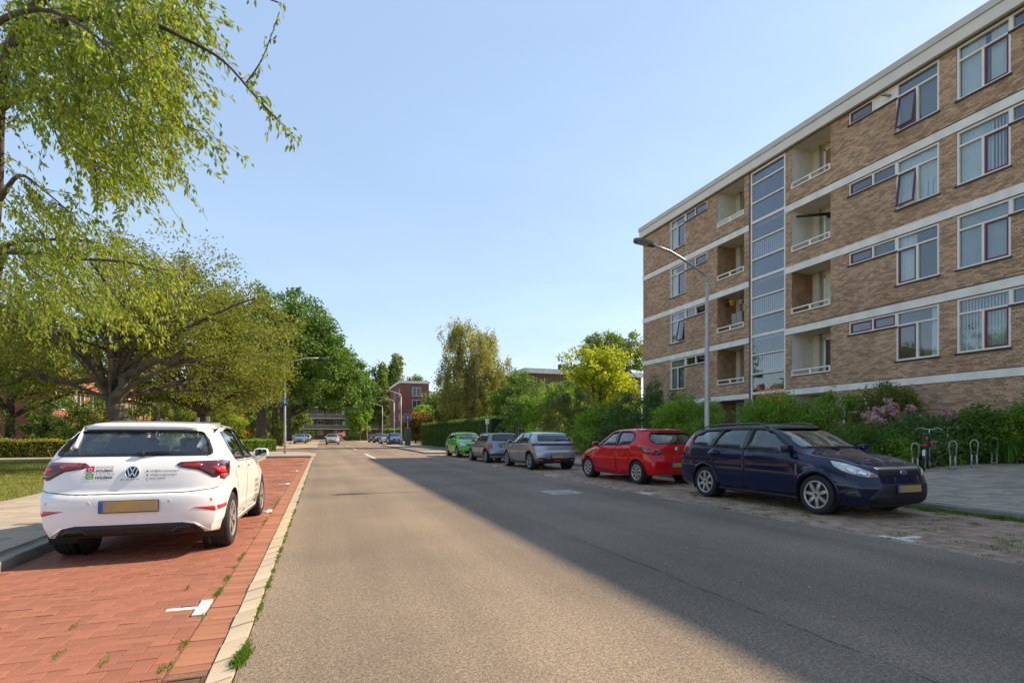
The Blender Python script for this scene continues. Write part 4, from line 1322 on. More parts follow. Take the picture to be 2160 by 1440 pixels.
def house(y0, y1, lab, X=-20.5, depth=8, eave=5.3, ridge=8.2, chim=True):
    h = empty('terraced_house', (X, y0, 0), 0, lab, 'house', 'brick houses behind the lawn')
    L = y1-y0
    MB().box(-depth, 0, .002, L-.002, -.1, eave).build('wall', M_HBRICK, h)
    MB().prism([(-depth, eave), (0, eave), (-depth/2, ridge-.1)], .01, L-.01, 'y').build('gable', M_HBRICK, h)
    rf = MB()
    for s0, s1 in (((.35, eave-.12), (-depth/2, ridge)), ((-depth/2, ridge), (-depth-.35, eave-.12))):
        n = Vector((s1[1]-s0[1], s0[0]-s1[0])).normalized()*.10
        rf.prism([(s0[0], s0[1]), (s1[0], s1[1]), (s1[0]+abs(n.x)*0, s1[1]+.12), (s0[0], s0[1]+.12)], 0, L, 'y')
    ro = rf.build('roof', M_RTILE, h)
    ncol = int(L/.3); nrow = 12
    tmesh = MB().cbox((0, 0, 0), (.40, .29, .05), bev=.015).mesh('roof_tile'); tmesh.materials.append(M_RTILE)
    sl = math.atan2(ridge-eave+.12, depth/2+.35)
    V = []; tl = MB()
    for i in range(nrow):
        for j in range(ncol):
            f = (i+.5)/nrow
            Mx = Matrix.Translation((.35-(depth/2+.35)*f, .15+j*L/ncol, eave+(ridge-eave+.12)*f+.02)) @ Matrix.Rotation(sl, 4, 'Y')
            tl.cbox((0, 0, 0), (.44, L/ncol-.03, .05), 0, Mx)
    tl.build('tile_field', M_RTILE, ro)['kind'] = 'stuff'
    MB().box(.35, .47, 0, L, eave-.16, eave-.04).build('gutter', M_GUTTERW, h)
    MB().tube([(.06, L*.5, 0), (.06, L*.5, eave-.1)], .06, 8).build('downpipe', pm('downpipe_dark', (.03, .025, .03), rough=.5), h)
    win(h, 0, .5, 2.3, 3.4, 5.0); win(h, 0, L-2.2, L-.5, 3.4, 5.0); win(h, 0, L*.5+.2, L*.5+.8, 4.2, 5.0); win(h, 0, .6, 2.6, .9, 2.4)
    d = MB().box(-.03, .05, L-1.6, L-.6, .05, 2.2).build('door', M_FRAME, h); MB().box(.05, .08, L-1.5, L-1.44, 1.0, 1.15).build('handle', M_CHROME, d)
    if chim: MB().box(-depth/2-.4, -depth/2+.4, L-.9, L-.1, ridge-.4, ridge+1.0).build('chimney', M_HBRICK, h)
house(53.0, 59.6, 'red brick house with tiled roof, nearest in the row left of the gnarled trunk')
house(59.6, 66.2, 'red brick house second in the row, partly behind the gnarled trunk')
house(66.2, 72.8, 'red brick house third in the row, behind the gnarled trunk')
house(34.5, 46.0, 'red brick house end wall at the left edge behind the dark shrub', X=-24.0, eave=5.3, ridge=8.0)
house(72.8, 79.4, 'red brick house at the far end of the row, seen through foliage')

def slab(name, x0, x1, y0, y1, h, m, lab, fascia=.5, over=.25, fm=None):
    b = empty(name, (x0, y0, 0), 0, lab, 'building')
    MB().box(0, x1-x0, 0, y1-y0, -.1, h-fascia).build('wall', m, b)
    MB().box(-over, x1-x0+over, -over, y1-y0+over, h-fascia, h).build('fascia', fm or M_BAND, b)
    MB().box(-over+.1, x1-x0+over-.1, -over+.1, y1-y0+over-.1, h, h+.06).build('roof', M_ROOFING, b)
    return b
b = slab('low_apartment_block', 22.3, 38, 58, 72, 9.0, M_DKBRICK, 'brown flat-roofed building with white fascia behind the hedge and shrubs')
MB().box(6.0, 7.0, 3, 4.0, 9.0, 10.2).build('chimney', M_DKBRICK, b)
for z in (1.0, 3.9, 6.4):
    win(b, 0, 1.2, 3.0, z, z+1.5, -1, 'x'); win(b, 0, 6.5, 9.0, z, z+1.5, -1, 'x')
MB().box(8.5, 15.6, -.06, 0, 3.2, 3.45).build('concrete_band', M_BAND, b)
b = slab('red_apartment_block', 16.6, 23.0, 121, 140, 13.4, pm('far_red_brick', (.24, .085, .065), rough=.9, var=.15, scale=1), 'red brick flat-roofed block with white fascia, far right beyond the lamps')
for z in (10.0, 7.2, 4.4, 1.5):
    win(b, 0, 2.6, 4.6, z, z+2.0, -1, 'y')
    win(b, 0, 1, 2.6, z, z+1.6, -1, 'x'); win(b, 0, 9, 11, z, z+1.6, -1, 'x')
    o = MB().box(6.4, 9.0, 1.0, 5.0, z-.9, z+1.2).build('balcony', M_BAND, b)
b = empty('gallery_flat', (-16, 166, 0), 0, 'dark brown gallery-access flats closing the end of the street', 'building')
MB().box(0, 36, 0, 10, -.1, 9.6).build('wall', M_DKBRICK, b)
MB().box(-.4, 36.4, -.8, 10.2, 9.2, 9.7).build('fascia', M_FASC, b)
MB().box(0, 36, 0, 10, 9.7, 9.8).build('roof', M_ROOFING, b)
for k, z in enumerate((3.1, 6.2)):
    g = MB().box(-.2, 36.2, -1.4, -.01, z-.22, z).build('gallery', M_FASC, b)
    MB().box(-.2, 36.2, -1.42, -1.36, z, z+1.0).build('parapet', pm('gallery_panel', (.20, .17, .14), rough=.8, var=.15, scale=1), g)
    MB().box(-.2, 36.2, -1.45, -1.33, z+1.0, z+1.06).build('handrail', M_FASC, g)
for z in (.4, 3.3, 6.4):
    for x in np.arange(1, 35, 4.6):
        win(b, 0, float(x), float(x)+1.5, z+.9, z+2.2, -1, 'y'); d = MB().box(float(x)+2.3, float(x)+3.2, -.05, 0, z-.1, z+2.0).build('door', M_FASC if int(x) % 2 else M_DKBRICK, b)
# ================================================================ trees, shrubs, hedges
def leaf_mesh(P, L, W, d=None, droop=.25, fold=.15, spread=1.0):
    n = len(P)
    D = rng.normal(0, 1, (n, 3)) * spread
    if d is not None: D = D*.55 + d
    D[:, 2] -= droop*1.6
    D /= np.linalg.norm(D, axis=1)[:, None] + 1e-9
    A = rng.normal(0, 1, (n, 3)); S = np.cross(D, A); S /= np.linalg.norm(S, axis=1)[:, None] + 1e-9
    Nn = np.cross(D, S)
    l = L*rng.uniform(.7, 1.25, n)[:, None]; w = W*rng.uniform(.75, 1.2, n)[:, None]
    V = np.stack([P, P + D*l*.45 + S*w/2 + Nn*w*fold, P + D*l, P + D*l*.45 - S*w/2 + Nn*w*fold], 1).reshape(-1, 3)
    i = np.arange(n)[:, None]*4
    F = np.concatenate([i + np.array([[0, 1, 2]]), i + np.array([[0, 2, 3]])], 1).reshape(-1, 3)
    return np_mesh('crown', V, F)

def bez(a, b, bend, n=7):
    a, b = Vector(a), Vector(b)
    m = (a+b)/2 + Vector(bend)
    return [a*(1-t)**2 + m*2*t*(1-t) + b*t*t for t in [i/n for i in range(n+1)]]

M_BARK = pm('bark_brown', (.085, .062, .045), rough=.95, var=.4, scale=5, bump=1.0, bscale=14, fine=.3, fscale=40)
M_BARKG = pm('bark_grey', (.095, .075, .052), rough=.95, var=.4, scale=4, bump=1.0, bscale=12, fine=.3, fscale=40)
M_BARKW = pm('bark_birch', (.42, .40, .36), rough=.8, col2=(.08, .07, .06), scale=5)
L_CHERRY = leafmat('leaf_cherry', (.09, .135, .014), (.29, .36, .035), (.48, .40, .05), trans=.48)
L_OLIVE = leafmat('leaf_olive', (.065, .095, .016), (.19, .22, .036), (.33, .27, .06), trans=.38)
L_CHERRYO = leafmat('leaf_cherry_olive', (.075, .098, .015), (.215, .235, .035), (.40, .30, .06), trans=.42)
L_OAK = leafmat('leaf_oak', (0.053, 0.113, 0.018), (0.129, 0.220, 0.034), (0.227, 0.302, 0.046), trans=.32)
L_DARK = leafmat('leaf_dark', (0.036, 0.092, 0.020), (0.112, 0.203, 0.041), (0.203, 0.304, 0.061), trans=.25)
L_FRESH = leafmat('leaf_fresh', (0.100, 0.200, 0.018), (0.229, 0.358, 0.036), (0.372, 0.458, 0.057), trans=.4)
L_YELLOW = leafmat('leaf_yellow', (.19, .24, .015), (.38, .41, .035), (.52, .47, .07), trans=.5)
L_BIRCH = leafmat('leaf_birch', (.17, .18, .04), (.33, .31, .08), (.42, .36, .11), trans=.4)
L_POPLAR = leafmat('leaf_poplar', (0.091, 0.150, 0.026), (0.195, 0.247, 0.058), (0.312, 0.325, 0.104), trans=.35)
L_HEDGEY = leafmat('leaf_hedge_yellow', (0.130, 0.150, 0.016), (0.312, 0.286, 0.033), (0.468, 0.390, 0.052), trans=.35)
L_RED = leafmat('leaf_red', (0.350, 0.030, 0.020), (0.550, 0.070, 0.040), (0.500, 0.200, 0.050), trans=.3)
L_GRASS = leafmat('blade_green', (0.060, 0.130, 0.012), (0.130, 0.220, 0.020), (0.280, 0.280, 0.060), trans=.35)
L_PINK = leafmat('petal_pink', (0.480, 0.240, 0.330), (0.620, 0.380, 0.450), (0.700, 0.550, 0.580), trans=.35)
L_PURPLE = leafmat('petal_purple', (0.200, 0.100, 0.350), (0.320, 0.200, 0.500), trans=.3)

def clumps(lobes, n, shell=.5):
    """points spread through a set of ellipsoids, denser towards the outside"""
    vol = np.array([l[3]*l[4]*l[5] for l in lobes])**.75; vol /= vol.sum()
    out = []
    for l, k in zip(lobes, rng.multinomial(n, vol)):
        d = rng.normal(0, 1, (k, 3)); d /= np.linalg.norm(d, axis=1)[:, None]
        r = shell + (1-shell)*rng.uniform(0, 1, k)**.7
        r *= 1 + rng.normal(0, .10, k)
        out.append(np.array(l[:3]) + d*r[:, None]*np.array(l[3:6]))
    return np.concatenate(out)

def tree(name, label, base, lobes, trunk_h, r0, mat, bark, leaf=(.22, .12), n_cl=160, n_lf=120, rc=(.55, .4), droop=.25, lean=(0, 0), n_limb=22, shell=.45, group=None, cat='tree', flare=1.5):
    """lobes are relative to the base"""
    t = empty(name, base, 0, label, cat, group)
    C = clumps(lobes, n_cl, shell)
    tr = MB()
    top = Vector((lean[0], lean[1], trunk_h))
    pts = bez((0, 0, -.1), top, (-lean[0]*.3, -lean[1]*.3, 0), 6)
    tr.tube(pts, [r0*(flare if i == 0 else 1.15 if i == 1 else 1.0-.05*i) for i in range(len(pts))], 10)
    zmax = max(l[2]+l[5] for l in lobes)
    crown_c = np.mean(C, axis=0)
    lead = bez(top, (crown_c[0], crown_c[1], max(trunk_h+.3, zmax-.22*(zmax-trunk_h))), (rng.normal(0, .2), rng.normal(0, .2), 0), 6)
    tr.tube(lead, [r0*(.75-.11*i) for i in range(len(lead))], 8)
    idx = rng.choice(len(C), min(n_limb, len(C)), replace=False)
    for k in idx:
        c = Vector(C[k])
        f = rng.uniform(0, .75) if c.z > trunk_h else rng.uniform(0, .25)
        st = lead[int(f*(len(lead)-1))] if rng.uniform() < .8 else pts[-1]
        L = (c-st).length
        path = bez(st, c, (rng.normal(0, .06*L), rng.normal(0, .06*L), .10*L), 6)
        ra = max(.025, min(r0*.45, .021*L))
        tr.tube(path, [ra*(1-.13*i) for i in range(len(path))], 6, cap=False)
        for q in range(2):
            e = path[3+q] + Vector(rng.normal(0, .16*L, 3)); tr.tube(bez(path[2+q], e, (0, 0, .03*L), 3), [ra*.4, ra*.3, ra*.2, ra*.1], 5, cap=False)
    tr.build('trunk', bark, t, True)
    cnt = rng.poisson(n_lf, len(C)) + 4
    P = np.repeat(C, cnt, axis=0)
    G = rng.normal(0, 1, P.shape); G /= (np.linalg.norm(G, axis=1)[:, None] + 1e-9); G *= rng.uniform(0, 1, len(P))[:, None]**.5
    sc = np.repeat(rng.uniform(.7, 1.35, len(C)), cnt)[:, None]
    P = P + G*sc*np.array([rc[0], rc[0], rc[1]])
    link('crown', leaf_mesh(P, leaf[0], leaf[1], droop=droop), t, mat)
    return t

def shrub(name, label, base, lobes, mat, leaf=(.10, .05), n_cl=60, n_lf=70, rc=(.25, .22), droop=.05, shell=.6, group=None, cat='shrub', stems=6, flowers=None):
    t = empty(name, base, 0, label, cat, group)
    C = clumps(lobes, n_cl, shell); C = C[C[:, 2] > .05]
    cnt = rng.poisson(n_lf, len(C)) + 3
    P = np.repeat(C, cnt, axis=0) + rng.normal(0, .5, (cnt.sum(), 3))*np.array([rc[0], rc[0], rc[1]])
    P[:, 2] = np.abs(P[:, 2])
    link('foliage', leaf_mesh(P, leaf[0], leaf[1], droop=droop), t, mat)
    st = MB()
    for k in range(stems):
        c = Vector(C[rng.integers(len(C))])
        st.tube(bez((rng.normal(0, .12), rng.normal(0, .12), -.05), c, (0, 0, .1), 4), [.03, .025, .02, .014, .008], 5)
    st.build('stems', M_BARK, t, True)
    if flowers:
        fm, n, L = flowers
        up = C[C[:, 2] > np.percentile(C[:, 2], 55)]
        Q = up[rng.integers(len(up), size=n)] + np.array([0, 0, rc[1]*.9]) + rng.normal(0, .08, (n, 3))
        FP = np.repeat(Q, 9, axis=0) + rng.normal(0, L*.35, (n*9, 3))
        link('flowers', leaf_mesh(FP, L*.8, L*.6, droop=-.3), t, fm)['kind'] = 'stuff'
    return t

def hedge(name, label, pts, width, h, mat, leaf=(.09, .05), dens=420, group=None, wob=.06):
    """clipped hedge following a line: leaves over its faces, twiggy core inside"""
    p0 = Vector((pts[0][0], pts[0][1], 0))
    t = empty(name, (p0.x, p0.y, pts[0][2] if len(pts[0]) > 2 else 0), 0, label, 'hedge', group)
    Ps = []; core = MB()
    for a, b in zip(pts, pts[1:]):
        a, b = Vector(a[:2]), Vector(b[:2]); L = (b-a).length; d = (b-a)/L; nrm = Vector((-d.y, d.x))
        n = int(dens*L*(2*h+width))
        s = rng.uniform(0, L, n); face = rng.uniform(0, 2*h+width, n)
        off = np.where(face < h, -width/2, np.where(face < 2*h, width/2, rng.uniform(-width/2, width/2, n)))
        zz = np.where(face < 2*h, rng.uniform(0.02, h, n), h)
        wv = wob*(np.sin(s*3.1)+np.sin(s*7.7+1)+np.sin(zz*5))
        inn = np.abs(rng.normal(0, .07, n))
        off = off + np.where(face < h, inn+wv*-.6, np.where(face < 2*h, -inn+wv*.6, 0)); zz = zz - np.where(face >= 2*h, inn-wv*.8, 0)
        x = a.x + d.x*s + nrm.x*off - p0.x; y = a.y + d.y*s + nrm.y*off - p0.y
        Ps.append(np.stack([x, y, np.maximum(zz, .02)], 1))
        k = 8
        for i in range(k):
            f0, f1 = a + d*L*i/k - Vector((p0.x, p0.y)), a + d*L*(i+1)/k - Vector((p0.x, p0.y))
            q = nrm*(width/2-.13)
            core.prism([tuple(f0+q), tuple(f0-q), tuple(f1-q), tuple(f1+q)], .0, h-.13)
    link('foliage', leaf_mesh(np.concatenate(Ps), leaf[0], leaf[1], droop=-.05), t, mat)
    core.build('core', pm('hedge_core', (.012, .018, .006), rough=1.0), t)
    return t

# ---------------------------------------------------------------- near cherry, its trunk just left of the frame
ch = empty('cherry_tree', (-6.2, 12.2, .0), 0, 'large cherry tree whose drooping branches hang over the top left', 'tree', 'cherry trees on the lawn')
B0 = Vector((-6.2, 12.2, 0))
tr = MB()
def P3(u, v, z): return px(u, v, z=z) - B0
def limb(pts, r0, r1, n=8):
    Q = [P3(*p) if not isinstance(p, Vector) else p for p in pts]
    # smooth the path with Catmull-Rom
    S = []
    for i in range(len(Q)-1):
        p0, p1, p2, p3 = Q[max(i-1, 0)], Q[i], Q[i+1], Q[min(i+2, len(Q)-1)]
        for k in range(4):
            t = k/4; S.append(.5*((2*p1)+(p2-p0)*t+(2*p0-5*p1+4*p2-p3)*t*t+(3*p1-p0-3*p2+p3)*t**3))
    S.append(Q[-1])
    tr.tube(S, [r1+(r0-r1)*(1-i/(len(S)-1))**1.9 for i in range(len(S))], n)
    return S
fork = P3(-60, 700, 10.6)
limb([Vector((0, 0, -.1)), Vector((.05, -.1, .8)), fork], .36, .26, 12)
limbs = []
limbs.append(limb([fork, (-30, 560, 9.9), (-12, 400, 9.2), (-5, 230, 8.5), (20, 110, 8.0), (95, 62, 7.6), (200, 33, 7.3), (300, 42, 7.0), (390, 82, 6.8), (470, 128, 6.6), (540, 205, 6.4), (590, 258, 6.3)], .17, .010))
limbs.append(limb([fork, (-15, 600, 10.2), (5, 530, 9.8), (30, 512, 9.4), (100, 505, 9.0), (190, 508, 8.4)], .14, .02))
limbs.append(limb([(5, 530, 9.8), (60, 532, 9.3), (160, 545, 8.7), (260, 552, 8.2), (330, 570, 7.8)], .07, .012))
limbs.append(limb([(20, 110, 8.0), (90, 80, 8.2), (160, 95, 8.4), (230, 150, 8.4), (280, 220, 8.3)], .07, .015))
limbs.append(limb([(-5, 230, 8.5), (60, 200, 8.6), (130, 240, 8.7), (190, 320, 8.6), (245, 430, 8.4)], .08, .012))
limbs.append(limb([(20, 110, 8.0), (60, 30, 7.2), (150, -40, 6.6), (300, -70, 6.2), (430, -50, 6.0), (585, 5, 5.9)], .10, .008))
limbs.append(limb([(95, 62, 7.6), (160, 20, 8.4), (260, 0, 8.9), (350, 20, 9.2), (430, 60, 9.3)], .07, .012))
limbs.append(limb([(-5, 230, 8.5), (-60, 150, 7.5), (-20, 60, 6.5), (80, 20, 6.0), (180, 60, 5.8), (260, 130, 5.8)], .08, .012))
limbs.append(limb([(0, 420, 9.2), (40, 370, 8.6), (90, 400, 8.0), (150, 450, 7.6)], .05, .010))
limbs.append(limb([(520, 175, 6.45), (555, 120, 6.35), (590, 25, 6.3)], .012, .004))
# twigs sweep down and to the right, as on the drooping side of the crown
region = [(0, -60), (420, -60), (360, 30), (340, 90), (365, 130), (360, 210), (350, 260), (310, 320), (240, 360), (160, 350), (110, 260), (60, 190), (0, 160)]
region2 = [(0, 340), (60, 380), (150, 430), (240, 500), (330, 520), (380, 560), (300, 620), (150, 640), (0, 620)]
LP, LD = [], []
right = px(1200, 916, z=5) - px(1000, 916, z=5); right.normalize()
def twig(p, ln, dr, lv, r=.006):
    """p start; dr direction; leaves along its outer part"""
    pts = [p]; d = dr.normalized(); seg = ln/6
    for i in range(6):
        d = (d + Vector((rng.normal(0, .10), rng.normal(0, .10), rng.normal(0, .08)-.09))).normalized()
        pts.append(pts[-1] + d*seg)
    tr.tube(pts, [r*(1-.12*i) for i in range(7)], 4, cap=False)
    for i in range(lv):
        f = rng.uniform(.12, 1.0)*6; k = min(5, int(f)); q = pts[k] + (pts[k+1]-pts[k])*(f-k)
        LP.append(q + Vector(rng.normal(0, .028, 3))); LD.append(d*.7 + Vector((0, 0, -.45)))
for reg, n, zlo, zhi in ((region, 560, 5.9, 9.3), (region2, 170, 7.2, 10.5)):
    xs = [a for a, b in reg]; ysr = [b for a, b in reg]; k = 0
    while k < n:
        u, v = rng.uniform(min(xs), max(xs)), rng.uniform(min(ysr), max(ysr))
        if not inside((u, v), reg): continue
        k += 1
        z = rng.uniform(zlo, zhi)
        p = P3(u, v, z)
        dr = right*rng.uniform(.15, .95) + Vector((rng.normal(0, .22), rng.normal(0, .30), -rng.uniform(.15, .95)))
        twig(p, rng.uniform(.55, 1.15), dr, int(rng.integers(21, 44)))
for li, S in enumerate(limbs[:-1]):
    for i in range(6, len(S), 2):
        thin = li in (0, 5) and i > .62*len(S)
        for _ in range(1 if thin else 2):
            twig(S[i], rng.uniform(.15, .3) if thin else rng.uniform(.4, .9), right*rng.uniform(-.2, .9) + Vector((rng.normal(0, .3), rng.normal(0, .35), -rng.uniform(-.2, .8))), int(rng.integers(5, 9)) if thin else int(rng.integers(14, 30)))
S = limbs[0]
for i in range(len(S)-7, len(S)): twig(S[i], rng.uniform(.2, .4), right + Vector((0, 0, -.7)), 14, .004)
for i in range(len(limbs[-1])-7, len(limbs[-1])): twig(limbs[-1][i], .16, right*-.3 + Vector((0, 0, -.6)), 5, .003)
tr.build('trunk', M_BARK, ch, True)
link('crown', leaf_mesh(np.array(LP), .090, .036, d=np.array(LD), droop=.15, fold=.2), ch, L_CHERRY)

# ---------------------------------------------------------------- gnarled cherry behind the white car
g0 = Vector((-7.1, 23.8, 0)); g1 = tree('cherry_tree', 'gnarled cherry tree with thick twisted trunk behind the white hatchback', tuple(g0),
    [(-.8, .3, 6.2, 5.2, 4.0, 2.2), (2.6, -.5, 5.6, 3.6, 3.2, 2.2), (-4.2, .5, 5.0, 3.4, 3.0, 1.9), (1.0, 1.0, 7.6, 3.2, 3.0, 1.8), (4.6, 1.5, 4.4, 1.9, 2.2, 1.6), (-1.5, 2.5, 4.4, 4.5, 2.0, 1.3), (3.6, 1.5, 3.4, 2.0, 1.8, 1.1), (-4.6, 2.0, 3.3, 2.2, 1.8, 1.1), (1.2, 3.0, 3.3, 2.0, 1.2, 1.0)],
    2.6, .22, L_CHERRYO, M_BARKG, leaf=(.135, .06), n_cl=430, n_lf=95, rc=(.62, .42), droop=.35, lean=(-.35, 0), n_limb=40, shell=.30, group='cherry trees on the lawn')
ex = MB()
_tube0 = ex.tube
def gn(pts, rad, n=8):
    Q = [Vector(p) for p in pts]; S = []; Rr = []
    for i in range(len(Q)-1):
        p0, p1, p2, p3 = Q[max(i-1, 0)], Q[i], Q[i+1], Q[min(i+2, len(Q)-1)]
        for k in range(5):
            t = k/5; S.append(.5*((2*p1)+(p2-p0)*t+(2*p0-5*p1+4*p2-p3)*t*t+(3*p1-p0-3*p2+p3)*t**3) + Vector(rng.normal(0, rad[i]*.06, 3)))
            Rr.append((rad[i]+(rad[i+1]-rad[i])*t)*rng.uniform(.88, 1.16))
    S.append(Q[-1]); Rr.append(rad[-1])
    _tube0(S, [q*.82 for q in Rr], 12)
def PX(u, v, z): return px(u, v, z=z) - g0
gn([PX(245, 812, 20), PX(215, 800, 20), PX(150, 806, 20.1), PX(100, 800, 20.2), (PX(65, 786, 20.2)), PX(30, 806, 20.3), PX(-10, 812, 20.4), PX(-60, 790, 20.4)], [.16, .12, .11, .10, .10, .085, .07, .05], 8)
gn([PX(255, 800, 20), PX(290, 782, 19.8), PX(330, 760, 19.6), PX(360, 765, 19.4), PX(385, 740, 19.3), PX(405, 722, 19.2)], [.20, .17, .14, .12, .10, .06], 8)
gn([PX(252, 800, 20), PX(262, 745, 20.1), PX(300, 690, 20.2), PX(350, 650, 20.3)], [.17, .13, .10, .05], 8)
gn([PX(246, 800, 20), PX(235, 740, 20), PX(205, 700, 19.8), PX(160, 670, 19.6)], [.16, .12, .09, .05], 8)
gn([PX(268, 905, 19.7), PX(250, 870, 19.75), PX(242, 845, 19.7), PX(262, 815, 19.75), PX(258, 795, 19.9)], [.36, .30, .25, .24, .19], 10)
gn([PX(255, 905, 20.2), PX(232, 855, 20.1), PX(238, 825, 20.1), PX(226, 800, 20)], [.30, .20, .17, .13], 10)
ex.build('limb', M_BARKG, g1, True)
tree('cherry_tree', 'olive green cherry tree between the gnarled trunk and the dark oaks', (-5.7, 30.6, 0), [(-.3, 0, 6.0, 3.6, 3.2, 2.4), (2.0, -.5, 5.1, 2.2, 2.2, 2.0), (-2.4, .5, 6.6, 2.7, 2.4, 1.7), (.7, 0, 7.6, 2.0, 2.0, 1.2), (2.5, 0, 3.7, 1.4, 1.6, 1.1), (0, 1.5, 3.4, 2.6, 1.6, 1.1), (-2.6, 1.0, 3.6, 1.8, 1.6, 1.1)],
    2.3, .30, L_OLIVE, M_BARK, leaf=(.19, .085), n_cl=340, n_lf=95, rc=(.6, .42), droop=.3, n_limb=26, shell=.35, group='cherry trees on the lawn')
tree('cherry_tree', 'rounded cherry tree further left in front of the brick houses', (-17.5, 40.0, 0), [(0, 0, 6.0, 4.6, 4.2, 2.6), (3, -1, 5.2, 3.0, 2.8, 2.2), (-3, 0, 6.8, 3, 3, 2.2), (0, 0, 8.2, 2.6, 2.6, 1.4)],
    2.3, .3, L_OLIVE, M_BARK, leaf=(.24, .11), n_cl=240, n_lf=80, rc=(.75, .5), droop=.3, n_limb=22, shell=.35, group='cherry trees on the lawn')
# ---------------------------------------------------------------- dark oaks, poplars, far crowns
oaks = [('tall dark green oak beside the left lamp post', (-5.1, 52.7, 0), [(2.2, 0, 10.0, 4.6, 4.6, 3.8), (-1.0, 0, 9.4, 4.0, 4.0, 3.6), (4.8, -.5, 8.2, 2.8, 3.0, 2.6), (1.0, 0, 13.0, 2.8, 2.8, 1.8), (3.4, 0, 6.0, 3.0, 2.6, 1.6)], 4.2, .5),
        ('dark green oak second in line over the left side of the road', (-5.0, 66.0, 0), [(2.6, 0, 9.8, 5.0, 4.6, 3.8), (6.6, 0, 8.8, 3.8, 3.4, 3.0), (0, 0, 12.5, 3.6, 3.6, 2.4), (4.6, 0, 11.4, 3.0, 3, 2.0), (6.6, 0, 6.6, 2.6, 2.6, 1.8)], 4.2, .45),
        ('dark green oak third in line reaching over the road', (-5.5, 84.0, 0), [(3, 0, 11.0, 5.4, 5, 4.2), (8.4, 0, 9.8, 4.6, 4, 3.4), (1, 0, 14.0, 4, 4, 2.6), (8.6, 0, 7.0, 3.0, 3, 2.2)], 4.6, .45),
        ('dark green oak furthest down the left side of the road', (-6, 112.0, 0), [(2, 0, 11.0, 6, 5, 4.6), (8.0, 0, 10.5, 5, 4.5, 4.2), (13, 0, 9.5, 4.4, 4, 3.6)], 4.6, .45)]
for lab, b0, lb, th, r0 in oaks:
    zf = b0[1]/52
    tree('oak_tree', lab, b0, lb, th, r0, L_OAK, M_BARK, leaf=(.30*zf, .17*zf), n_cl=300, n_lf=int(95/zf), rc=(.85, .6), droop=.12, n_limb=26, shell=.4, group='oaks along the left side')
for i, (x, y, h, lab) in enumerate(((15, 150, 21, 'tall poplar at the end of the street, left of the pair above the red block'), (19, 152, 24, 'tallest poplar rising behind the red apartment block'), (25, 154, 19.5, 'shorter poplar right of the tallest one behind the red block'), (9.5, 150, 19, 'poplar leftmost of the far group over the road end'))):
    tree('poplar_tree', lab, (x, y, 0), [(0, 0, h*.55, 2.6, 2.6, h*.40), (.8, 0, h*.75, 1.9, 1.9, h*.24), (-1.2, 0, h*.45, 2.6, 2.4, h*.3)], 2.5, .35, L_POPLAR, M_BARK, leaf=(.6, .38), n_cl=150, n_lf=55, rc=(1.1, 1.2), droop=.1, n_limb=10, group='poplars at the end of the street')
tree('lime_tree', 'broad green tree behind the far lamps on the right', (25.5, 112, 0), [(0, 0, 7.0, 5, 5, 4.5), (-3.5, 0, 6, 3.5, 3.5, 3.2)], 2.5, .35, L_OAK, M_BARK, leaf=(.55, .32), n_cl=150, n_lf=60, rc=(1.0, .9), n_limb=10)
tree('young_tree', 'small bright green street tree in front of the end flats', (7.6, 118, 0), [(0, 0, 5.2, 2.6, 2.6, 3.2), (0, 0, 7.4, 1.6, 1.6, 1.8)], 2.0, .16, L_FRESH, M_BARK, leaf=(.45, .26), n_cl=80, n_lf=55, rc=(.7, .7), n_limb=8)
# ---------------------------------------------------------------- right side: birch, yellow trees
tree('birch_tree', 'weeping birch with hazy olive crown behind the right hedge', (14.8, 53.0, 0), [(-.6, 0, 9.4, 3.1, 2.9, 3.0), (1.6, 0, 7.6, 2.8, 2.8, 2.8), (-2.2, 0, 6.4, 2.4, 2.4, 3.0), (-1.6, 0, 11.4, 1.8, 1.6, 1.5), (.6, 0, 10.8, 1.7, 1.6, 1.4), (3.0, 0, 5.4, 2.0, 2.0, 2.4), (0, 0, 4.6, 3.4, 2.6, 2.4)],
    3.0, .22, L_BIRCH, M_BARKW, leaf=(.22, .10), n_cl=420, n_lf=85, rc=(.42, .95), droop=1.2, n_limb=26, shell=.25)
tree('maple_tree', 'yellow-green sunlit tree beside the corner of the apartment block', (20.6, 37.5, .3), [(-.6, 0, 5.0, 2.7, 2.4, 2.4), (1.4, 0, 4.6, 2.2, 2.2, 2.4), (-1.6, 0, 6.4, 1.6, 1.6, 1.3), (.8, 0, 7.0, 1.8, 1.6, 1.4)], 1.6, .15, L_YELLOW, M_BARK, leaf=(.22, .15), n_cl=190, n_lf=48, rc=(.5, .4), n_limb=18, shell=.45)
tree('maple_tree', 'taller paler tree behind the yellow one at the block corner', (28.6, 49.0, .3), [(-.5, 0, 8.9, 3.0, 2.6, 3.0), (-2.6, 0, 7.4, 2.0, 2, 2.2), (1.6, 0, 9.4, 2.4, 2.4, 2.2), (-1.8, 0, 10.0, 1.2, 1.2, 1.6)], 2.6, .2, L_POPLAR, M_BARK, leaf=(.26, .17), n_cl=200, n_lf=55, rc=(.6, .5), n_limb=20, shell=.4)
tree('bushy_tree', 'small yellow-green tree in front of the red apartment block', (16.6, 95, 0), [(0, 0, 3.2, 2.4, 2.4, 2.4), (.8, 0, 5.0, 1.7, 1.7, 1.5)], 1.2, .15, L_FRESH, M_BARK, leaf=(.38, .22), n_cl=120, n_lf=55, rc=(.7, .6), n_limb=8)
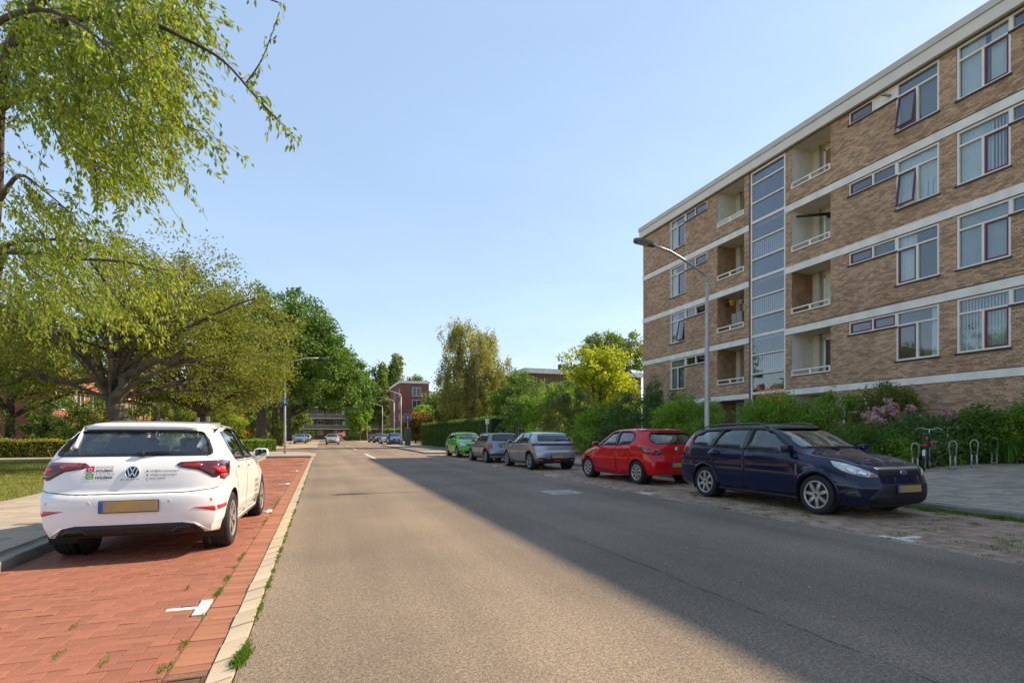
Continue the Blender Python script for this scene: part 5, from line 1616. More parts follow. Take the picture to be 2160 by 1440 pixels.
tree('bushy_tree', 'mid green small tree right behind the weeping birch', (15.6, 43.0, 0), [(0, 0, 4.2, 1.8, 1.8, 2.2), (.6, 0, 5.6, 1.3, 1.3, 1.2), (-1.0, 0, 3.0, 1.6, 1.5, 1.6)], 1.2, .12, L_OAK, M_BARK, leaf=(.2, .11), n_cl=150, n_lf=60, rc=(.5, .45), n_limb=10)
tree('bushy_tree', 'rust-tinted small tree left of the birch', (12.9, 78, 0), [(0, 0, 2.4, 2.0, 2.0, 1.9), (1.2, 0, 3.4, 1.6, 1.6, 1.2)], 1.0, .15, leafmat('leaf_rust', (0.140, 0.110, 0.020), (0.260, 0.150, 0.040), (0.300, 0.100, 0.040)), M_BARK, leaf=(.32, .18), n_cl=110, n_lf=55, rc=(.6, .5), n_limb=8)
for i, (x, y, h, w, lab) in enumerate(((-33, 66, 12, 6, 'big green tree rising behind the nearest brick house'), (-23, 90, 12, 6.5, 'big green tree behind the far end of the brick houses'), (-16, 96, 13, 6, 'broad tree filling the gap left of the oaks'), (-12, 74, 9, 4.5, 'mid green tree under the oaks behind the lamp post'),
        (-20, 120, 14, 7, 'large far tree left behind the oaks'), (-9, 140, 13, 6, 'far tree beside the end flats on the left'), (30, 92, 12, 6, 'round tree behind the brown flat-roofed building'), (19, 74, 8.5, 4, 'dark tree between birch and far red block'), (33, 130, 15, 7, 'large tree behind the red apartment block on the right'), (28, 178, 16, 8, 'tree behind the end flats on the right'), (-24, 176, 16, 9, 'tree behind the end flats on the left'), (4, 182, 15, 8, 'tree behind the end flats in the middle'))):
    k = y/60
    tree('broadleaf_tree', lab, (x, y, 0), [(0, 0, h*.58, w, w*.8, h*.40), (w*.5, 0, h*.45, w*.6, w*.6, h*.3), (-w*.5, 0, h*.48, w*.6, w*.6, h*.32), (0, 0, h*.25, w*.8, w*.6, h*.22)], h*.25, .3, (L_OAK, L_OLIVE, L_POPLAR)[i % 3], M_BARK, leaf=(.32*k, .19*k), n_cl=170, n_lf=int(70/max(1, k*.6)), rc=(1.0, .8), n_limb=10, group='background trees')
# ---------------------------------------------------------------- hedges
hedge('clipped_hedge', 'long tall dark green clipped hedge along the right pavement', [(12.2, 37, .05), (11.9, 64, .05)], 1.3, 2.55, L_OAK, (.11, .06), 300)
hedge('clipped_hedge', 'sunlit low clipped hedge at the back of the left lawn', [(-27, 36.5, 0), (-9.2, 36.5, 0)], 1.3, 1.05, L_HEDGEY, (.10, .05), 420)
hedge('clipped_hedge', 'short green hedge beside the left lamp post corner', [(-7.0, 44.6, 0), (-3.6, 46.5, 0)], 1.0, .95, L_FRESH, (.10, .055), 380)
hedge('clipped_hedge', 'low bright hedge in front of the far lamps on the right', [(12, 108, 0), (22, 108, 0)], 1.2, 2.4, L_FRESH, (.25, .15), 90)
# ---------------------------------------------------------------- shrubs on the left
for nm, lab, b0, lb, mt, kw in (
    ('shrub', 'dark shrub in front of the brick end wall at far left', (-19.5, 38.5, 0), [(0, 0, 1.6, 2.0, 1.4, 1.9), (1.8, 0, 1.3, 1.2, 1.2, 1.5)], L_DARK, dict(leaf=(.16, .08), n_cl=90, n_lf=60)),
    ('shrub', 'bright green shrub at the left edge above the low hedge', (-23.2, 37.6, 0), [(0, 0, 1.4, 1.4, 1.1, 1.5)], L_FRESH, dict(leaf=(.15, .08), n_cl=70, n_lf=60)),
    ('conifer', 'dark upright conifer in front of the brick houses', (-16.4, 42.5, 0), [(0, 0, 1.3, .75, .75, 1.5), (0, 0, 2.6, .45, .45, 1.0)], L_DARK, dict(leaf=(.14, .05), n_cl=110, n_lf=60)),
    ('shrub', 'dark leafy bush right of the conifer below the houses', (-14.6, 41.5, 0), [(0, 0, 1.0, 1.4, 1.1, 1.2)], L_OAK, dict(leaf=(.15, .08), n_cl=60, n_lf=60)),
    ('shrub', 'tall loose shrub hiding the lower part of the nearest house', (-17.4, 45.5, 0), [(0, 0, 2.0, 2.2, 1.6, 2.2), (2.2, 0, 1.5, 1.5, 1.2, 1.7)], L_OAK, dict(leaf=(.18, .09), n_cl=120, n_lf=60)),
    ('shrub', 'tall olive shrub left of the gnarled trunk below the houses', (-12.4, 38.6, 0), [(0, 0, 1.7, 1.6, 1.3, 1.8), (-1.2, 0, 1.3, 1.2, 1.1, 1.4)], L_OLIVE, dict(leaf=(.16, .08), n_cl=110, n_lf=60)),
    ('shrub', 'large reddish-tipped shrub between trunk and lamp post', (-9.6, 37.5, 0), [(0, 0, 2.2, 2.0, 1.6, 2.0), (1.0, 0, 3.2, 1.3, 1.2, 1.2), (-1.4, 0, 1.6, 1.4, 1.3, 1.5)], L_OLIVE, dict(leaf=(.16, .08), n_cl=130, n_lf=60)),
    ('shrub', 'yellow-green round shrub left of the lamp post', (-6.4, 40.5, 0), [(0, 0, 2.5, 1.5, 1.4, 1.7), (.3, 0, 3.4, 1.0, 1.0, 1.0)], L_CHERRY, dict(leaf=(.16, .08), n_cl=100, n_lf=60)),
    ('shrub', 'bush with red flowers near the left lamp post', (-7.0, 62, 0), [(0, 0, .7, 1.3, 1.1, .9)], L_FRESH, dict(leaf=(.16, .08), n_cl=40, n_lf=40, flowers=(L_RED, 70, .3))),
    ('shrub', 'tall green bush under the first oak left of the lamp post', (-8.6, 55, 0), [(0, 0, 1.8, 2.4, 1.6, 2.2), (2, 0, 1.3, 1.6, 1.2, 1.5)], L_OAK, dict(leaf=(.2, .11), n_cl=110, n_lf=55)),
    ('shrub', 'yellowish bush under the oaks right of the lamp post', (-5.6, 66, 0), [(0, 0, 1.6, 1.6, 1.4, 2.0)], L_CHERRY, dict(leaf=(.2, .11), n_cl=80, n_lf=55)),
    ('shrub', 'olive bush beneath the oaks behind the far white hatchback', (-8.0, 78, 0), [(0, 0, 2.4, 2.6, 2.0, 2.6)], L_CHERRY, dict(leaf=(.25, .14), n_cl=80, n_lf=50)),
    ('shrub', 'dark bush beneath the far oaks on the left', (-9.5, 98, 0), [(0, 0, 2.2, 3.2, 2.0, 2.6)], L_OAK, dict(leaf=(.35, .2), n_cl=80, n_lf=45)),
    ('shrub', 'pinkish bush in front of the end flats', (4.9, 158.8, 0), [(0, 0, .8, 1.6, 1.0, 1.0)], L_PINK, dict(leaf=(.35, .25), n_cl=40, n_lf=30)),
    ('shrub', 'round green bush in front of the end flats', (-3.5, 162.5, 0), [(0, 0, 1.2, 1.6, 1.0, 1.4)], L_OAK, dict(leaf=(.4, .25), n_cl=40, n_lf=40)),
    ('shrub', 'low yellowish planting at the road end on the right', (7.6, 130, 0), [(0, 0, .5, 3.0, 2.0, .8)], L_HEDGEY, dict(leaf=(.3, .18), n_cl=60, n_lf=40))):
    shrub(nm, lab, b0, lb, mt, **kw)
# ---------------------------------------------------------------- shrubs along the right
zb = lambda x: zR(x, 0)
for nm, lab, b0, lb, mt, kw in (
    ('shrub', 'tall dark leafy shrub at the end of the right hedge', (12.9, 34.6, .15), [(0, 0, 1.9, 1.5, 1.3, 2.0), (.8, 0, 3.0, 1.2, 1.2, 1.3)], L_OAK, dict(leaf=(.13, .07), n_cl=130, n_lf=70)),
    ('shrub', 'broad sunlit-topped shrub behind the silver grey hatchback', (14.6, 32.6, .2), [(0, 0, 2.2, 2.4, 1.8, 2.3), (.8, 0, 3.5, 1.7, 1.5, 1.3)], L_FRESH, dict(leaf=(.14, .075), n_cl=190, n_lf=75)),
    ('buddleia', 'buddleia bush with purple flower spikes', (13.3, 27.8, .2), [(0, 0, 1.8, 1.5, 1.4, 1.9), (.5, 0, 2.9, 1.1, 1.1, 1.1)], L_OLIVE, dict(leaf=(.16, .05), n_cl=130, n_lf=60, flowers=(L_PURPLE, 22, .15))),
    ('shrub', 'glossy dark round shrub behind the red hatchback, left', (12.9, 23.6, .2), [(0, 0, 1.1, 1.3, 1.2, 1.35), (.2, 0, 1.9, .9, .9, .8)], L_FRESH, dict(leaf=(.11, .06), n_cl=130, n_lf=75)),
    ('shrub', 'feathery grey-green shrub in the middle behind the red hatchback', (13.8, 21.6, .2), [(0, 0, 1.3, 1.6, 1.3, 1.5), (-.3, 0, 2.1, 1.0, 1.0, .9)], L_DARK, dict(leaf=(.13, .04), n_cl=150, n_lf=75)),
    ('shrub', 'dark hedge-like bush filling the bed behind the estate car', (14.2, 14.6, .25), [(0, 0, .6, 1.3, 1.2, .75), (1.3, 1.8, .7, 1.2, 1.2, .85)], L_DARK, dict(leaf=(.11, .055), n_cl=150, n_lf=70)),
    ('rhododendron', 'rounded bright rhododendron beside the near lamp post', (13.6, 17.6, .25), [(0, 0, 1.4, 1.2, 1.4, 1.25), (.3, .8, 1.5, 1.1, 1.1, 1.0)], L_FRESH, dict(leaf=(.12, .05), n_cl=170, n_lf=75)),
    ('conifer', 'dark conifer at the corner of the apartment block', (18.2, 26.3, .4), [(0, 0, 1.5, .8, .9, 1.8), (0, .1, 3.0, .5, .5, 1.2)], L_DARK, dict(leaf=(.13, .05), n_cl=120, n_lf=70)),
    ('conifer', 'lower dark conifer right of the taller one at the block corner', (18.4, 24.8, .4), [(0, 0, 1.3, .7, .8, 1.5), (0, 0, 2.3, .4, .4, .9)], L_DARK, dict(leaf=(.13, .05), n_cl=90, n_lf=70)),
    ('shrub', 'large spreading green bush in front of the stairwell window', (16.8, 16.2, .35), [(0, 0, 1.3, 1.4, 1.5, 1.2), (.2, .8, 1.4, 1.1, 1.1, 1.0), (.1, -1.0, 1.1, 1.0, 1.0, .9)], L_FRESH, dict(leaf=(.12, .05), n_cl=230, n_lf=75)),
    ('shrub', 'drooping narrow-leaved shrub left of the red door', (17.3, 14.5, .38), [(0, 0, 1.3, .55, .55, 1.4)], L_FRESH, dict(leaf=(.20, .045), n_cl=45, n_lf=45, droop=.9)),
    ('shrub', 'slim shrub with drooping leaves in front of the red door', (18.3, 14.2, .4), [(0, 0, 1.2, .32, .32, 1.3)], L_FRESH, dict(leaf=(.18, .045), n_cl=28, n_lf=40, droop=.9)),
    ('shrub', 'dense rounded dark olive bush against the brick wall', (18.8, 13.3, .42), [(0, 0, 1.4, .9, .95, 1.25), (0, -.2, 1.8, .7, .75, .75)], L_OLIVE, dict(leaf=(.09, .045), n_cl=190, n_lf=75)),
    ('shrub', 'feathery low shrub above the bonnet of the estate car', (15.6, 12.0, .3), [(0, 0, .6, 1.1, 1.1, .75)], L_OAK, dict(leaf=(.11, .03), n_cl=120, n_lf=70)),
    ('shrub', 'dark glossy laurel behind the parked bicycle', (17.2, 11.3, .38), [(0, 0, .65, 1.1, .9, .85), (1.1, -.1, .5, .8, .7, .65)], L_DARK, dict(leaf=(.13, .045), n_cl=190, n_lf=75)),
    ('anemone', 'pink flowering anemones below the olive bush', (17.6, 12.3, .4), [(0, 0, 1.0, .9, .7, .65)], L_OAK, dict(leaf=(.10, .05), n_cl=50, n_lf=50, flowers=(L_PINK, 150, .11))),
    ('anemone', 'pale pink flowers against the brick wall further right', (18.6, 11.1, .44), [(0, 0, .9, .6, .4, .6)], L_OAK, dict(leaf=(.10, .05), n_cl=30, n_lf=40, flowers=(L_PINK, 100, .09))),
    ('shrub', 'low leafy plants around the bicycle racks', (16.4, 10.75, .33), [(0, 0, .4, 1.0, .3, .5), (1.5, 0, .45, 1.0, .3, .5)], L_FRESH, dict(leaf=(.10, .055), n_cl=80, n_lf=60)),
    ('shrub', 'yellow-green bush at the right edge in front of the wall', (19.5, 9.9, .45), [(0, 0, .9, .5, .5, .9), (.1, -.7, .9, .45, .5, .8)], L_FRESH, dict(leaf=(.11, .06), n_cl=90, n_lf=60)),
    ('shrub', 'dark bush between the bicycle racks and the ornamental grass', (18.7, 10.5, .42), [(0, 0, .75, .8, .5, .85)], L_OAK, dict(leaf=(.11, .06), n_cl=90, n_lf=65)),
    ('shrub', 'low dark shrub row at the foot of the block behind the red hatchback', (16.2, 22.0, .35), [(0, 0, 1.0, 1.2, 2.4, 1.2), (1.2, 0, 1.2, 1.2, 2.4, 1.3)], L_OAK, dict(leaf=(.14, .07), n_cl=120, n_lf=60))):
    shrub(nm, lab, b0, lb, mt, **kw)
# arching ornamental grass at the right edge
og = empty('ornamental_grass', (19.0, 9.85, .43), 0, 'tall clump of arching ornamental grass at the right edge', 'grass')
V, F = [], []
for i in range(420):
    a = rng.uniform(0, 2*math.pi); ln = rng.uniform(1.0, 1.6); out = rng.uniform(.25, .85)
    for k in range(6):
        t = k/5; rr = out*t**1.4*ln*.75 + .08; zz = ln*(t*1.25 - .85*t*t*(.5+out)); w = .012*(1-t*.8)
        x, y = rr*math.cos(a), rr*math.sin(a)
        V += [(x - w*math.sin(a), y + w*math.cos(a), max(0, zz)), (x + w*math.sin(a), y - w*math.cos(a), max(0, zz))]
    b0 = len(V)-12
    F += [(b0+2*k, b0+2*k+1, b0+2*k+3, b0+2*k+2) for k in range(5)]
link('blades', np_mesh('blades', np.array(V), np.array(F)), og, leafmat('blade_ornamental', (0.060, 0.150, 0.020), (0.140, 0.260, 0.030), trans=.3))
# ---------------------------------------------------------------- lawn blades, weeds in the joints, fallen leaves
def blades(n, x0, x1, y0, y1, z, L, W):
    P = np.stack([rng.uniform(x0, x1, n), rng.uniform(y0, y1, n), np.full(n, z)], 1)
    return P
P = np.concatenate([blades(45000, -12, -5.62, 10, 34, 0, 0, 0), blades(20000, -20, -12, 18, 36, 0, 0, 0)])
sheet('lawn', [(-40, 2), (-5.62, 2), (-5.62, 33.7), (-16, 33.7), (-16, 43), (-40, 43)], -.004, M_GRASSBASE)
D = np.tile(np.array([[0, 0, 1.6]]), (len(P), 1))
o = link('lawn_grass', leaf_mesh(P, .085, .012, d=D, droop=0), None, leafmat('lawn_blade', (0.120, 0.150, 0.012), (0.220, 0.220, 0.025), (0.340, 0.290, 0.060), trans=.3)); tag(o, 'short sunlit grass of the lawn on the left', 'grass', kind='stuff')
def tufts(spots, n, L, W, spread, mat, name, lab, cat):
    P = np.concatenate([np.array(s)[None] + rng.normal(0, 1, (n, 3))*np.array([spread[0], spread[1], 0]) for s in spots])
    D = np.tile(np.array([[0, 0, 1.1]]), (len(P), 1))
    o = link(name, leaf_mesh(P, L, W, d=D, droop=0), None, mat); tag(o, lab, cat, kind='stuff')
sp = []
for y in np.concatenate([rng.uniform(2.6, 14, 62), rng.uniform(14, 30, 40)]):
    sp.append((-.437, y, 0.0))
tufts(sp, 34, .020, .008, (.011, .05), L_GRASS, 'weeds', 'small weeds growing along the pale kerb and asphalt joint', 'weeds')
sp = [(-.822, y, BAYZ) for y in np.concatenate([rng.uniform(4.9, 6.6, 14), rng.uniform(6.6, 12, 14), rng.uniform(3, 4.8, 5)])] + [(-1.2, 3.75, BAYZ), (-1.3, 3.3, BAYZ), (-.98, 3.28, BAYZ), (-1.62, 4.5, BAYZ), (-1.1, 5.3, BAYZ), (-1.5, 3.95, BAYZ), (-.85, 3.5, BAYZ)]
tufts(sp, 30, .018, .008, (.012, .045), L_GRASS, 'weeds', 'small weeds in the joint between bay and gutter', 'weeds')
tufts([(-.44, 3.45, 0), (-.44, 2.95, 0), (-.445, 3.38, 0), (-.43, 3.52, 0)], 150, .038, .012, (.016, .05), L_GRASS, 'weeds', 'two bushy weed tufts on the kerb in the foreground', 'weeds')
sp = [(6.66, y, 0.0) for y in rng.uniform(3, 22, 50)] + [(9.9, y, 0) for y in rng.uniform(2.5, 14, 70)] + [(rng.uniform(7, 9.8), rng.uniform(3, 11), 0) for _ in range(90)]
tufts(sp, 26, .030, .010, (.035, .06), L_GRASS, 'moss_weeds', 'moss and weeds scattered over the brown brick bay', 'weeds')
sp = [(9.86, y, 0) for y in rng.uniform(4, 7.2, 45)]
tufts(sp, 40, .06, .014, (.06, .06), L_GRASS, 'weeds', 'taller weeds along the right kerb in front of the estate car', 'weeds')
n = 420
P = np.stack([np.concatenate([rng.uniform(6.75, 9.9, 230), rng.normal(9.72, .12, 130), rng.uniform(3.2, 6.6, 60)]), rng.uniform(2.6, 12, n), np.full(n, .008)], 1)
V = []; F = []
for i, p in enumerate(P):
    a = rng.uniform(0, 6.28); L = rng.uniform(.03, .06); w = L*.45; c, s_ = math.cos(a), math.sin(a)
    for lx, ly, lz in ((-L/2, 0, .0), (0, -w/2, .006), (L/2, 0, .002), (0, w/2, .008)): V.append((p[0]+lx*c-ly*s_, p[1]+lx*s_+ly*c, p[2]+lz))
    F.append((4*i, 4*i+1, 4*i+2)); F.append((4*i, 4*i+2, 4*i+3))
o = link('fallen_leaves', np_mesh('fl', np.array(V), np.array(F)), None, leafmat('leaf_fallen', (0.300, 0.170, 0.030), (0.520, 0.340, 0.050), (0.550, 0.420, 0.120), trans=.15)); tag(o, 'yellow fallen leaves scattered on the brown bay and road', 'leaves', kind='stuff')
P = np.stack([rng.uniform(-2.9, -.6, 26), rng.uniform(2.8, 9, 26), np.full(26, BAYZ+.006)], 1); V = []; F = []
for i, p in enumerate(P):
    a = rng.uniform(0, 6.28); L = rng.uniform(.015, .045); w = L*.4; c, s_ = math.cos(a), math.sin(a)
    for lx, ly, lz in ((-L/2, 0, .0), (0, -w/2, .004), (L/2, 0, .002), (0, w/2, .005)): V.append((p[0]+lx*c-ly*s_, p[1]+lx*s_+ly*c, p[2]+lz))
    F.append((4*i, 4*i+1, 4*i+2)); F.append((4*i, 4*i+2, 4*i+3))
o = link('fallen_leaves', np_mesh('fl', np.array(V), np.array(F)), None, MATS['leaf_fallen']); tag(o, 'a few dry leaves lying on the red brick bay', 'leaves', kind='stuff')
# ================================================================ the cars
P_WHITE = paint('paint_white', (0.78, 0.78, 0.77), rough=0.4)
P_NAVY = paint('paint_navy', (0.0026, 0.0068, 0.034), flake=0.2, rough=.6)
P_RED = paint('paint_red', (0.56, 0.004, 0.008), rough=0.6)
P_SILVER = paint('paint_silver_grey', (0.36, 0.375, 0.40), flake=0.10, metal=0.7)
P_GREY = paint('paint_grey', (0.22, 0.245, 0.275), flake=0.12, metal=0.6)
P_GREEN = paint('paint_green', (0.10, 0.40, 0.03), flake=0.1, rough=.5)
P_LSILVER = paint('paint_light_silver', (0.58, 0.59, 0.60), flake=0.08, metal=0.6)
P_BLUE = paint('paint_blue', (0.02, 0.06, 0.24), flake=0.15, metal=0.3)
P_SKYBLUE = paint('paint_sky_blue', (0.05, 0.27, 0.52), flake=0.1)
P_DARK = paint('paint_anthracite', (0.03, 0.032, 0.038), flake=0.15, metal=0.4)
P_BURG = paint('paint_burgundy', (0.09, 0.02, 0.035), flake=0.15, metal=0.3)
M_ROOFW = M_CHROME

def hatch(**kw):
    S = dict(wb=2.552, ro=.70, fo=.82, r=.318, rr=.21, w_w=.205,
        rear=[(.10, .22), (.20, .12), (.28, .05), (.36, .015), (.50, 0), (.62, .004), (.685, .02), (.72, .062), (.80, .075), (.93, .105), (1.00, .14), (1.08, .195), (1.20, .30), (1.36, .455), (1.42, .50), (1.50, .52)],
        front=[(.10, .20), (.2, .10), (.3, .03), (.45, 0), (.58, .01), (.68, .05), (.76, .13), (.9, .3), (1.4, .3)],
        top=[(-1.46, 1.40), (-1.1, 1.435), (-.5, 1.458), (-.05, 1.452), (.28, 1.41), (.62, 1.24), (.98, 1.03), (1.14, .985), (1.5, .92), (1.80, .845), (1.97, .765)],
        wm=[(-1.976, .835), (-1.6, .868), (-1.2, .876), (0, .872), (1.2, .874), (1.7, .85), (2.1, .76)],
        zs=[(-1.976, 1.00), (-1.2, .985), (0, .94), (.9, .905), (1.3, .86), (1.8, .76), (2.1, .66)],
        wr=[(-1.976, .625), (-1.2, .64), (0, .64), (.35, .635), (.8, .70), (1.1, .745), (1.5, .75), (2.1, .66)],
        z0=[(-1.976, .27), (-1.5, .22), (-1.2, .20), (1.2, .19), (2.1, .2)],
        crown=.075, lt=.075, ht=.03, cr=.15, pr=5, cf=.34, pf=3.2, crease=[(.845, .022, .07), (.36, .02, .09)],
        cab=(.035, .735), fw_y=(.1, 1.7), rw_depth=.9,
        side_win=[[(.64, .985), (.10, 1.355), (-.22, 1.385), (-.24, .995)], [(-.31, .998), (-.29, 1.385), (-.78, 1.375), (-1.05, 1.32), (-1.16, 1.14), (-1.06, 1.015)]],
        wrad=.045,
        rear_win=[(-.725, 1.085), (.725, 1.085), (.60, 1.345), (-.60, 1.345)],
        front_win=[(-.66, 1.055), (.66, 1.055), (.555, 1.385), (-.555, 1.385)],
        wiper_at=(.05, 1.085), wiper_len=.36,
        pillar=[[(-.245, .995), (-.305, .998), (-.288, 1.385), (-.224, 1.385)]],
        doors=[dict(poly=rpoly([(.80, .28), (.86, .6), (.83, .925), (.60, .955), (-.265, .965), (-.265, .27)], .05), handle=(-.12, .90)),
               dict(poly=rpoly([(-.28, .27), (-.28, .966), (-1.07, .985), (-1.14, .90), (-1.02, .72), (-.93, .58), (-.88, .28)], .06), handle=(-.93, .925))],
        lines=[], pieces=[], plates=[], mirror=(.66, .965), seats=[(.02, 1), (-.82, 1)], dash=.72)
    S.update(kw)
    return S

# -------- white hatchback, seen from behind on the red bay
polo = hatch(spokes=(5, 'Y'), rr=.205, plates=[('B', (0, .575), R(-4))], hr=1.17,
    lines=[([(-.86, .83), (-.80, .77), (-.70, .725), (-.5, .702), (-.4, .70), (.4, .70), (.5, .702), (.70, .725), (.80, .77), (.86, .83)], 'BC', .007),
           ([(.70, 1.07), (.78, 1.03)], 'BC2', .005), ([(1.02, .99), (1.12, .78), (1.12, .70)], 'BC2', .005)],
    pieces=[
        ('tail_lamp', rpoly([(.425, .982), (.47, 1.010), (.60, 1.016), (.85, 1.025), (1.06, 1.0), (.96, .84), (.84, .808), (.70, .845), (.60, .925), (.46, .955)], .012), 'BC2', M_REDD, .007, .03),
        ('tail_lamp_inner', rpoly([(.70, .955), (.86, .955), (.90, .89), (.75, .89)], .01), 'BC2', M_REDB, .010, .006),
        ('tail_lamp_inner', rpoly([(.76, .875), (.89, .875), (.88, .835), (.79, .835)], .01), 'BC2', M_REDB, .010, .006),
        ('tail_lamp_inner', rpoly([(.48, .998), (.62, 1.0), (.66, .975), (.62, .945), (.50, .962)], .01), 'BC2', M_REDL, .009, .006),
        ('brake_lamp', rpoly([(-.22, 1.378), (.22, 1.378), (.21, 1.402), (-.21, 1.402)], .01), 'B', M_REDD, .012, .02),
        ('reflector', rpoly([(.52, .540), (.90, .552), (.90, .510), (.68, .494)], .008), 'BC2', M_REDB, .005, .012),
        ('bumper_valance', rpoly([(-.68, .275), (.68, .275), (.58, .375), (.48, .395), (-.48, .395), (-.58, .375)], .02), 'B', M_BLACK, .006, .03),
        ('exhaust_trim', rpoly([(.36, .295), (.62, .295), (.55, .355), (.44, .36)], .012), 'B2', M_GLOSSBLACK, .012, .02),
        ('valance_trim', rpoly([(-.60, .378), (-.48, .402), (.48, .402), (.60, .378), (.72, .285), (.70, .280), (.585, .366), (.475, .390), (-.475, .390), (-.585, .366), (-.70, .280), (-.72, .285)], .002), 'B', M_CHROME, .009, .012),
        ('sill_trim', [(-.90, .235), (.86, .225), (.86, .262), (-.90, .268)], 'S', P_WHITE, .006, .012),
    ])
def parking_sensors(B, root, xs, z, m):
    for x in xs:
        hp, hn = B.hit('B', x, z)
        MB().lathe([(.0005, -.004), (.016, -.004), (.0175, 0), (.0005, .002)][::-1], 14, 'y', tuple(hp)).build('parking_sensor', m, root)

car, B = make_car('hatchback', polo, 'white hatchback with company lettering on its tailgate, parked on red brick bay', 'car', (-1.83, 8.53, -.03), R(-1.6), P_WHITE)
car.scale = (1, 1, 1.022)
# spoiler, aerial, emblem, lettering
sp = B.patch(rpoly([(-.66, 1.362), (.66, 1.362), (.615, 1.42), (-.615, 1.42)], .03), 'B', .035, .045, .06).build('spoiler', P_WHITE, car, True)
hp, hn = B.hit('T', 0, -.95)
MB().tube([hp+Vector((0, .09, -.005)), hp+Vector((0, .0, .03)), hp+Vector((0, -.05, .035))], [.045, .028, .012], 8).tube([hp+Vector((0, -.03, .03)), hp+Vector((0, -.11, .19))], [.011, .007], 6).build('aerial', M_BLACK, car, True)
parking_sensors(B, car, (-.74, -.36, .36, .74), .615, pm('sensor_white', (.62, .62, .61), rough=.5))
def on_rear(me, x0, z0, name, m, parent, off=.0035, B=B):
    """flat lettering pressed onto the tailgate"""
    for v in me.vertices:
        x, z = x0 + v.co.x, z0 + v.co.y
        hp, hn = B.hit('B', x, z)
        v.co = hp + hn*off
    me.materials.clear()
    return link(name, me, parent, m)
M_INK = pm('ink_dark_grey', (.035, .035, .037), rough=.5)
M_INKL = pm('ink_grey', (.17, .17, .175), rough=.5)
def sq(w, h):
    return MB().add([(0, 0, 0), (w, 0, 0), (w, h, 0), (0, h, 0)], [(0, 1, 2, 3)]).mesh('sq')
def subgrid(me, k=4):
    bm = bmesh.new(); bm.from_mesh(me); bmesh.ops.subdivide_edges(bm, edges=bm.edges[:], cuts=k, use_grid_fill=True); bm.to_mesh(me); bm.free(); return me
lx = -.335
on_rear(subgrid(sq(.068, .058)), lx-.078, .922, 'logo_square', pm('logo_red', (.45, .012, .05), rough=.4), car)
on_rear(subgrid(sq(.068, .058)), lx-.078, .853, 'logo_square', pm('logo_green', (.10, .38, .05), rough=.4), car)
for zz in (.922, .853):
    hm = MB()
    hs = [(.012, .026), (.034, .047), (.056, .026), (.050, .026), (.034, .040), (.018, .026)]
    hm.add([(a, b, 0) for a, b in hs], [(0, 1, 4, 5), (1, 2, 3, 4)])
    hm.add([(.020, .010, 0), (.048, .010, 0), (.048, .024, 0), (.044, .027, 0), (.044, .014, 0), (.024, .014, 0), (.024, .027, 0), (.020, .024, 0)], [(0, 1, 4, 5), (1, 2, 3, 4), (0, 5, 6, 7)])
    on_rear(hm.mesh('h'), lx-.078, zz, 'logo_house', pm('logo_white', (.75, .75, .75), rough=.5), car, .0048)
for txt, z, m, b, spc in (('DIVORCE', .957, M_INKL, 0, 1.12), ('HOUSING', .923, M_INK, .0012, 1.0), ('YOUNG', .888, M_INKL, 0, 1.62), ('HOUSING', .853, M_INK, .0012, 1.0)):
    on_rear(text_mesh(txt, .034, bold=b, spacing=spc), lx+.004, z, 'lettering', m, car)
for txt, z in (('info@divorcehousing.nl', .913), ('info@younghousing.nl', .873), ('0252-347939', .833)):
    on_rear(text_mesh(txt, .028), .155, z+.003, 'lettering', M_INK, car)
    k = MB()
    if txt[0] == 'i': k.add([(.009*math.cos(a*.524), .009*math.sin(a*.524)+.010, 0) for a in range(12)], [tuple(range(12))])
    else: k.add([(-.007, -.003, 0), (.007, -.003, 0), (.007, .022, 0), (-.007, .022, 0), (-.0045, .001, 0), (.0045, .001, 0), (.0045, .018, 0), (-.0045, .018, 0)], [(0, 1, 5, 4), (1, 2, 6, 5), (2, 3, 7, 6), (3, 0, 4, 7)])
    on_rear(k.mesh('k'), .133, z, 'lettering_bullet', M_INK, car)
# small row of pictograms under the emblem
for i in range(4):
    k = MB()
    x = i*.048
    if i == 2: k.add([(x, .010, 0), (x+.004, .010, 0), (x+.006, .003, 0), (x+.024, .001, 0), (x+.024, -.003, 0), (x+.003, -.002, 0)], [(0, 1, 2, 5), (2, 3, 4, 5)])
    else: k.add([(x-.003, .001, 0), (x+.007, .007, 0), (x+.021, .007, 0), (x+.031, .001, 0), (x+.026, -.002, 0), (x+.014, .002, 0), (x+.002, -.002, 0)], [(0, 1, 5, 6), (1, 2, 3, 4, 5)])
    on_rear(k.mesh('k'), -.105, .838, 'pictogram', M_INKL, car)
# round emblem with the letters
em = MB().lathe([(.0005, .010), (.058, .010), (.066, .006), (.067, -.004)], 32, 'z')
hp, hn = B.hit('B', 0, .91)
emM = Matrix.Translation(hp) @ (-hn).to_track_quat('-Z', 'Y').to_matrix().to_4x4()
def place(me, name, m, parent, Mx, smooth=False):
    me.transform(Mx); me.materials.clear()
    return link(name, me, parent, m, smooth)
q = hn.to_track_quat('Z', 'Y').to_matrix().to_4x4()
emM = Matrix.Translation(hp) @ q
emo = place(em.mesh('e'), 'emblem', M_GLOSSBLACK, car, emM, True)
ring = MB().lathe([(.060, .010), (.063, .014), (.068, .012), (.068, 0)], 32, 'z').mesh('r')
place(ring, 'emblem_ring', M_CHROME, emo, emM, True)
vw = MB()
def bar(p, q2, w=.0085):
    d = Vector((q2[0]-p[0], q2[1]-p[1])); n2 = Vector((-d.y, d.x)).normalized()*w/2
    vw.prism([(p[0]+n2.x, p[1]+n2.y), (p[0]-n2.x, p[1]-n2.y), (q2[0]-n2.x, q2[1]-n2.y), (q2[0]+n2.x, q2[1]+n2.y)], .010, .014)
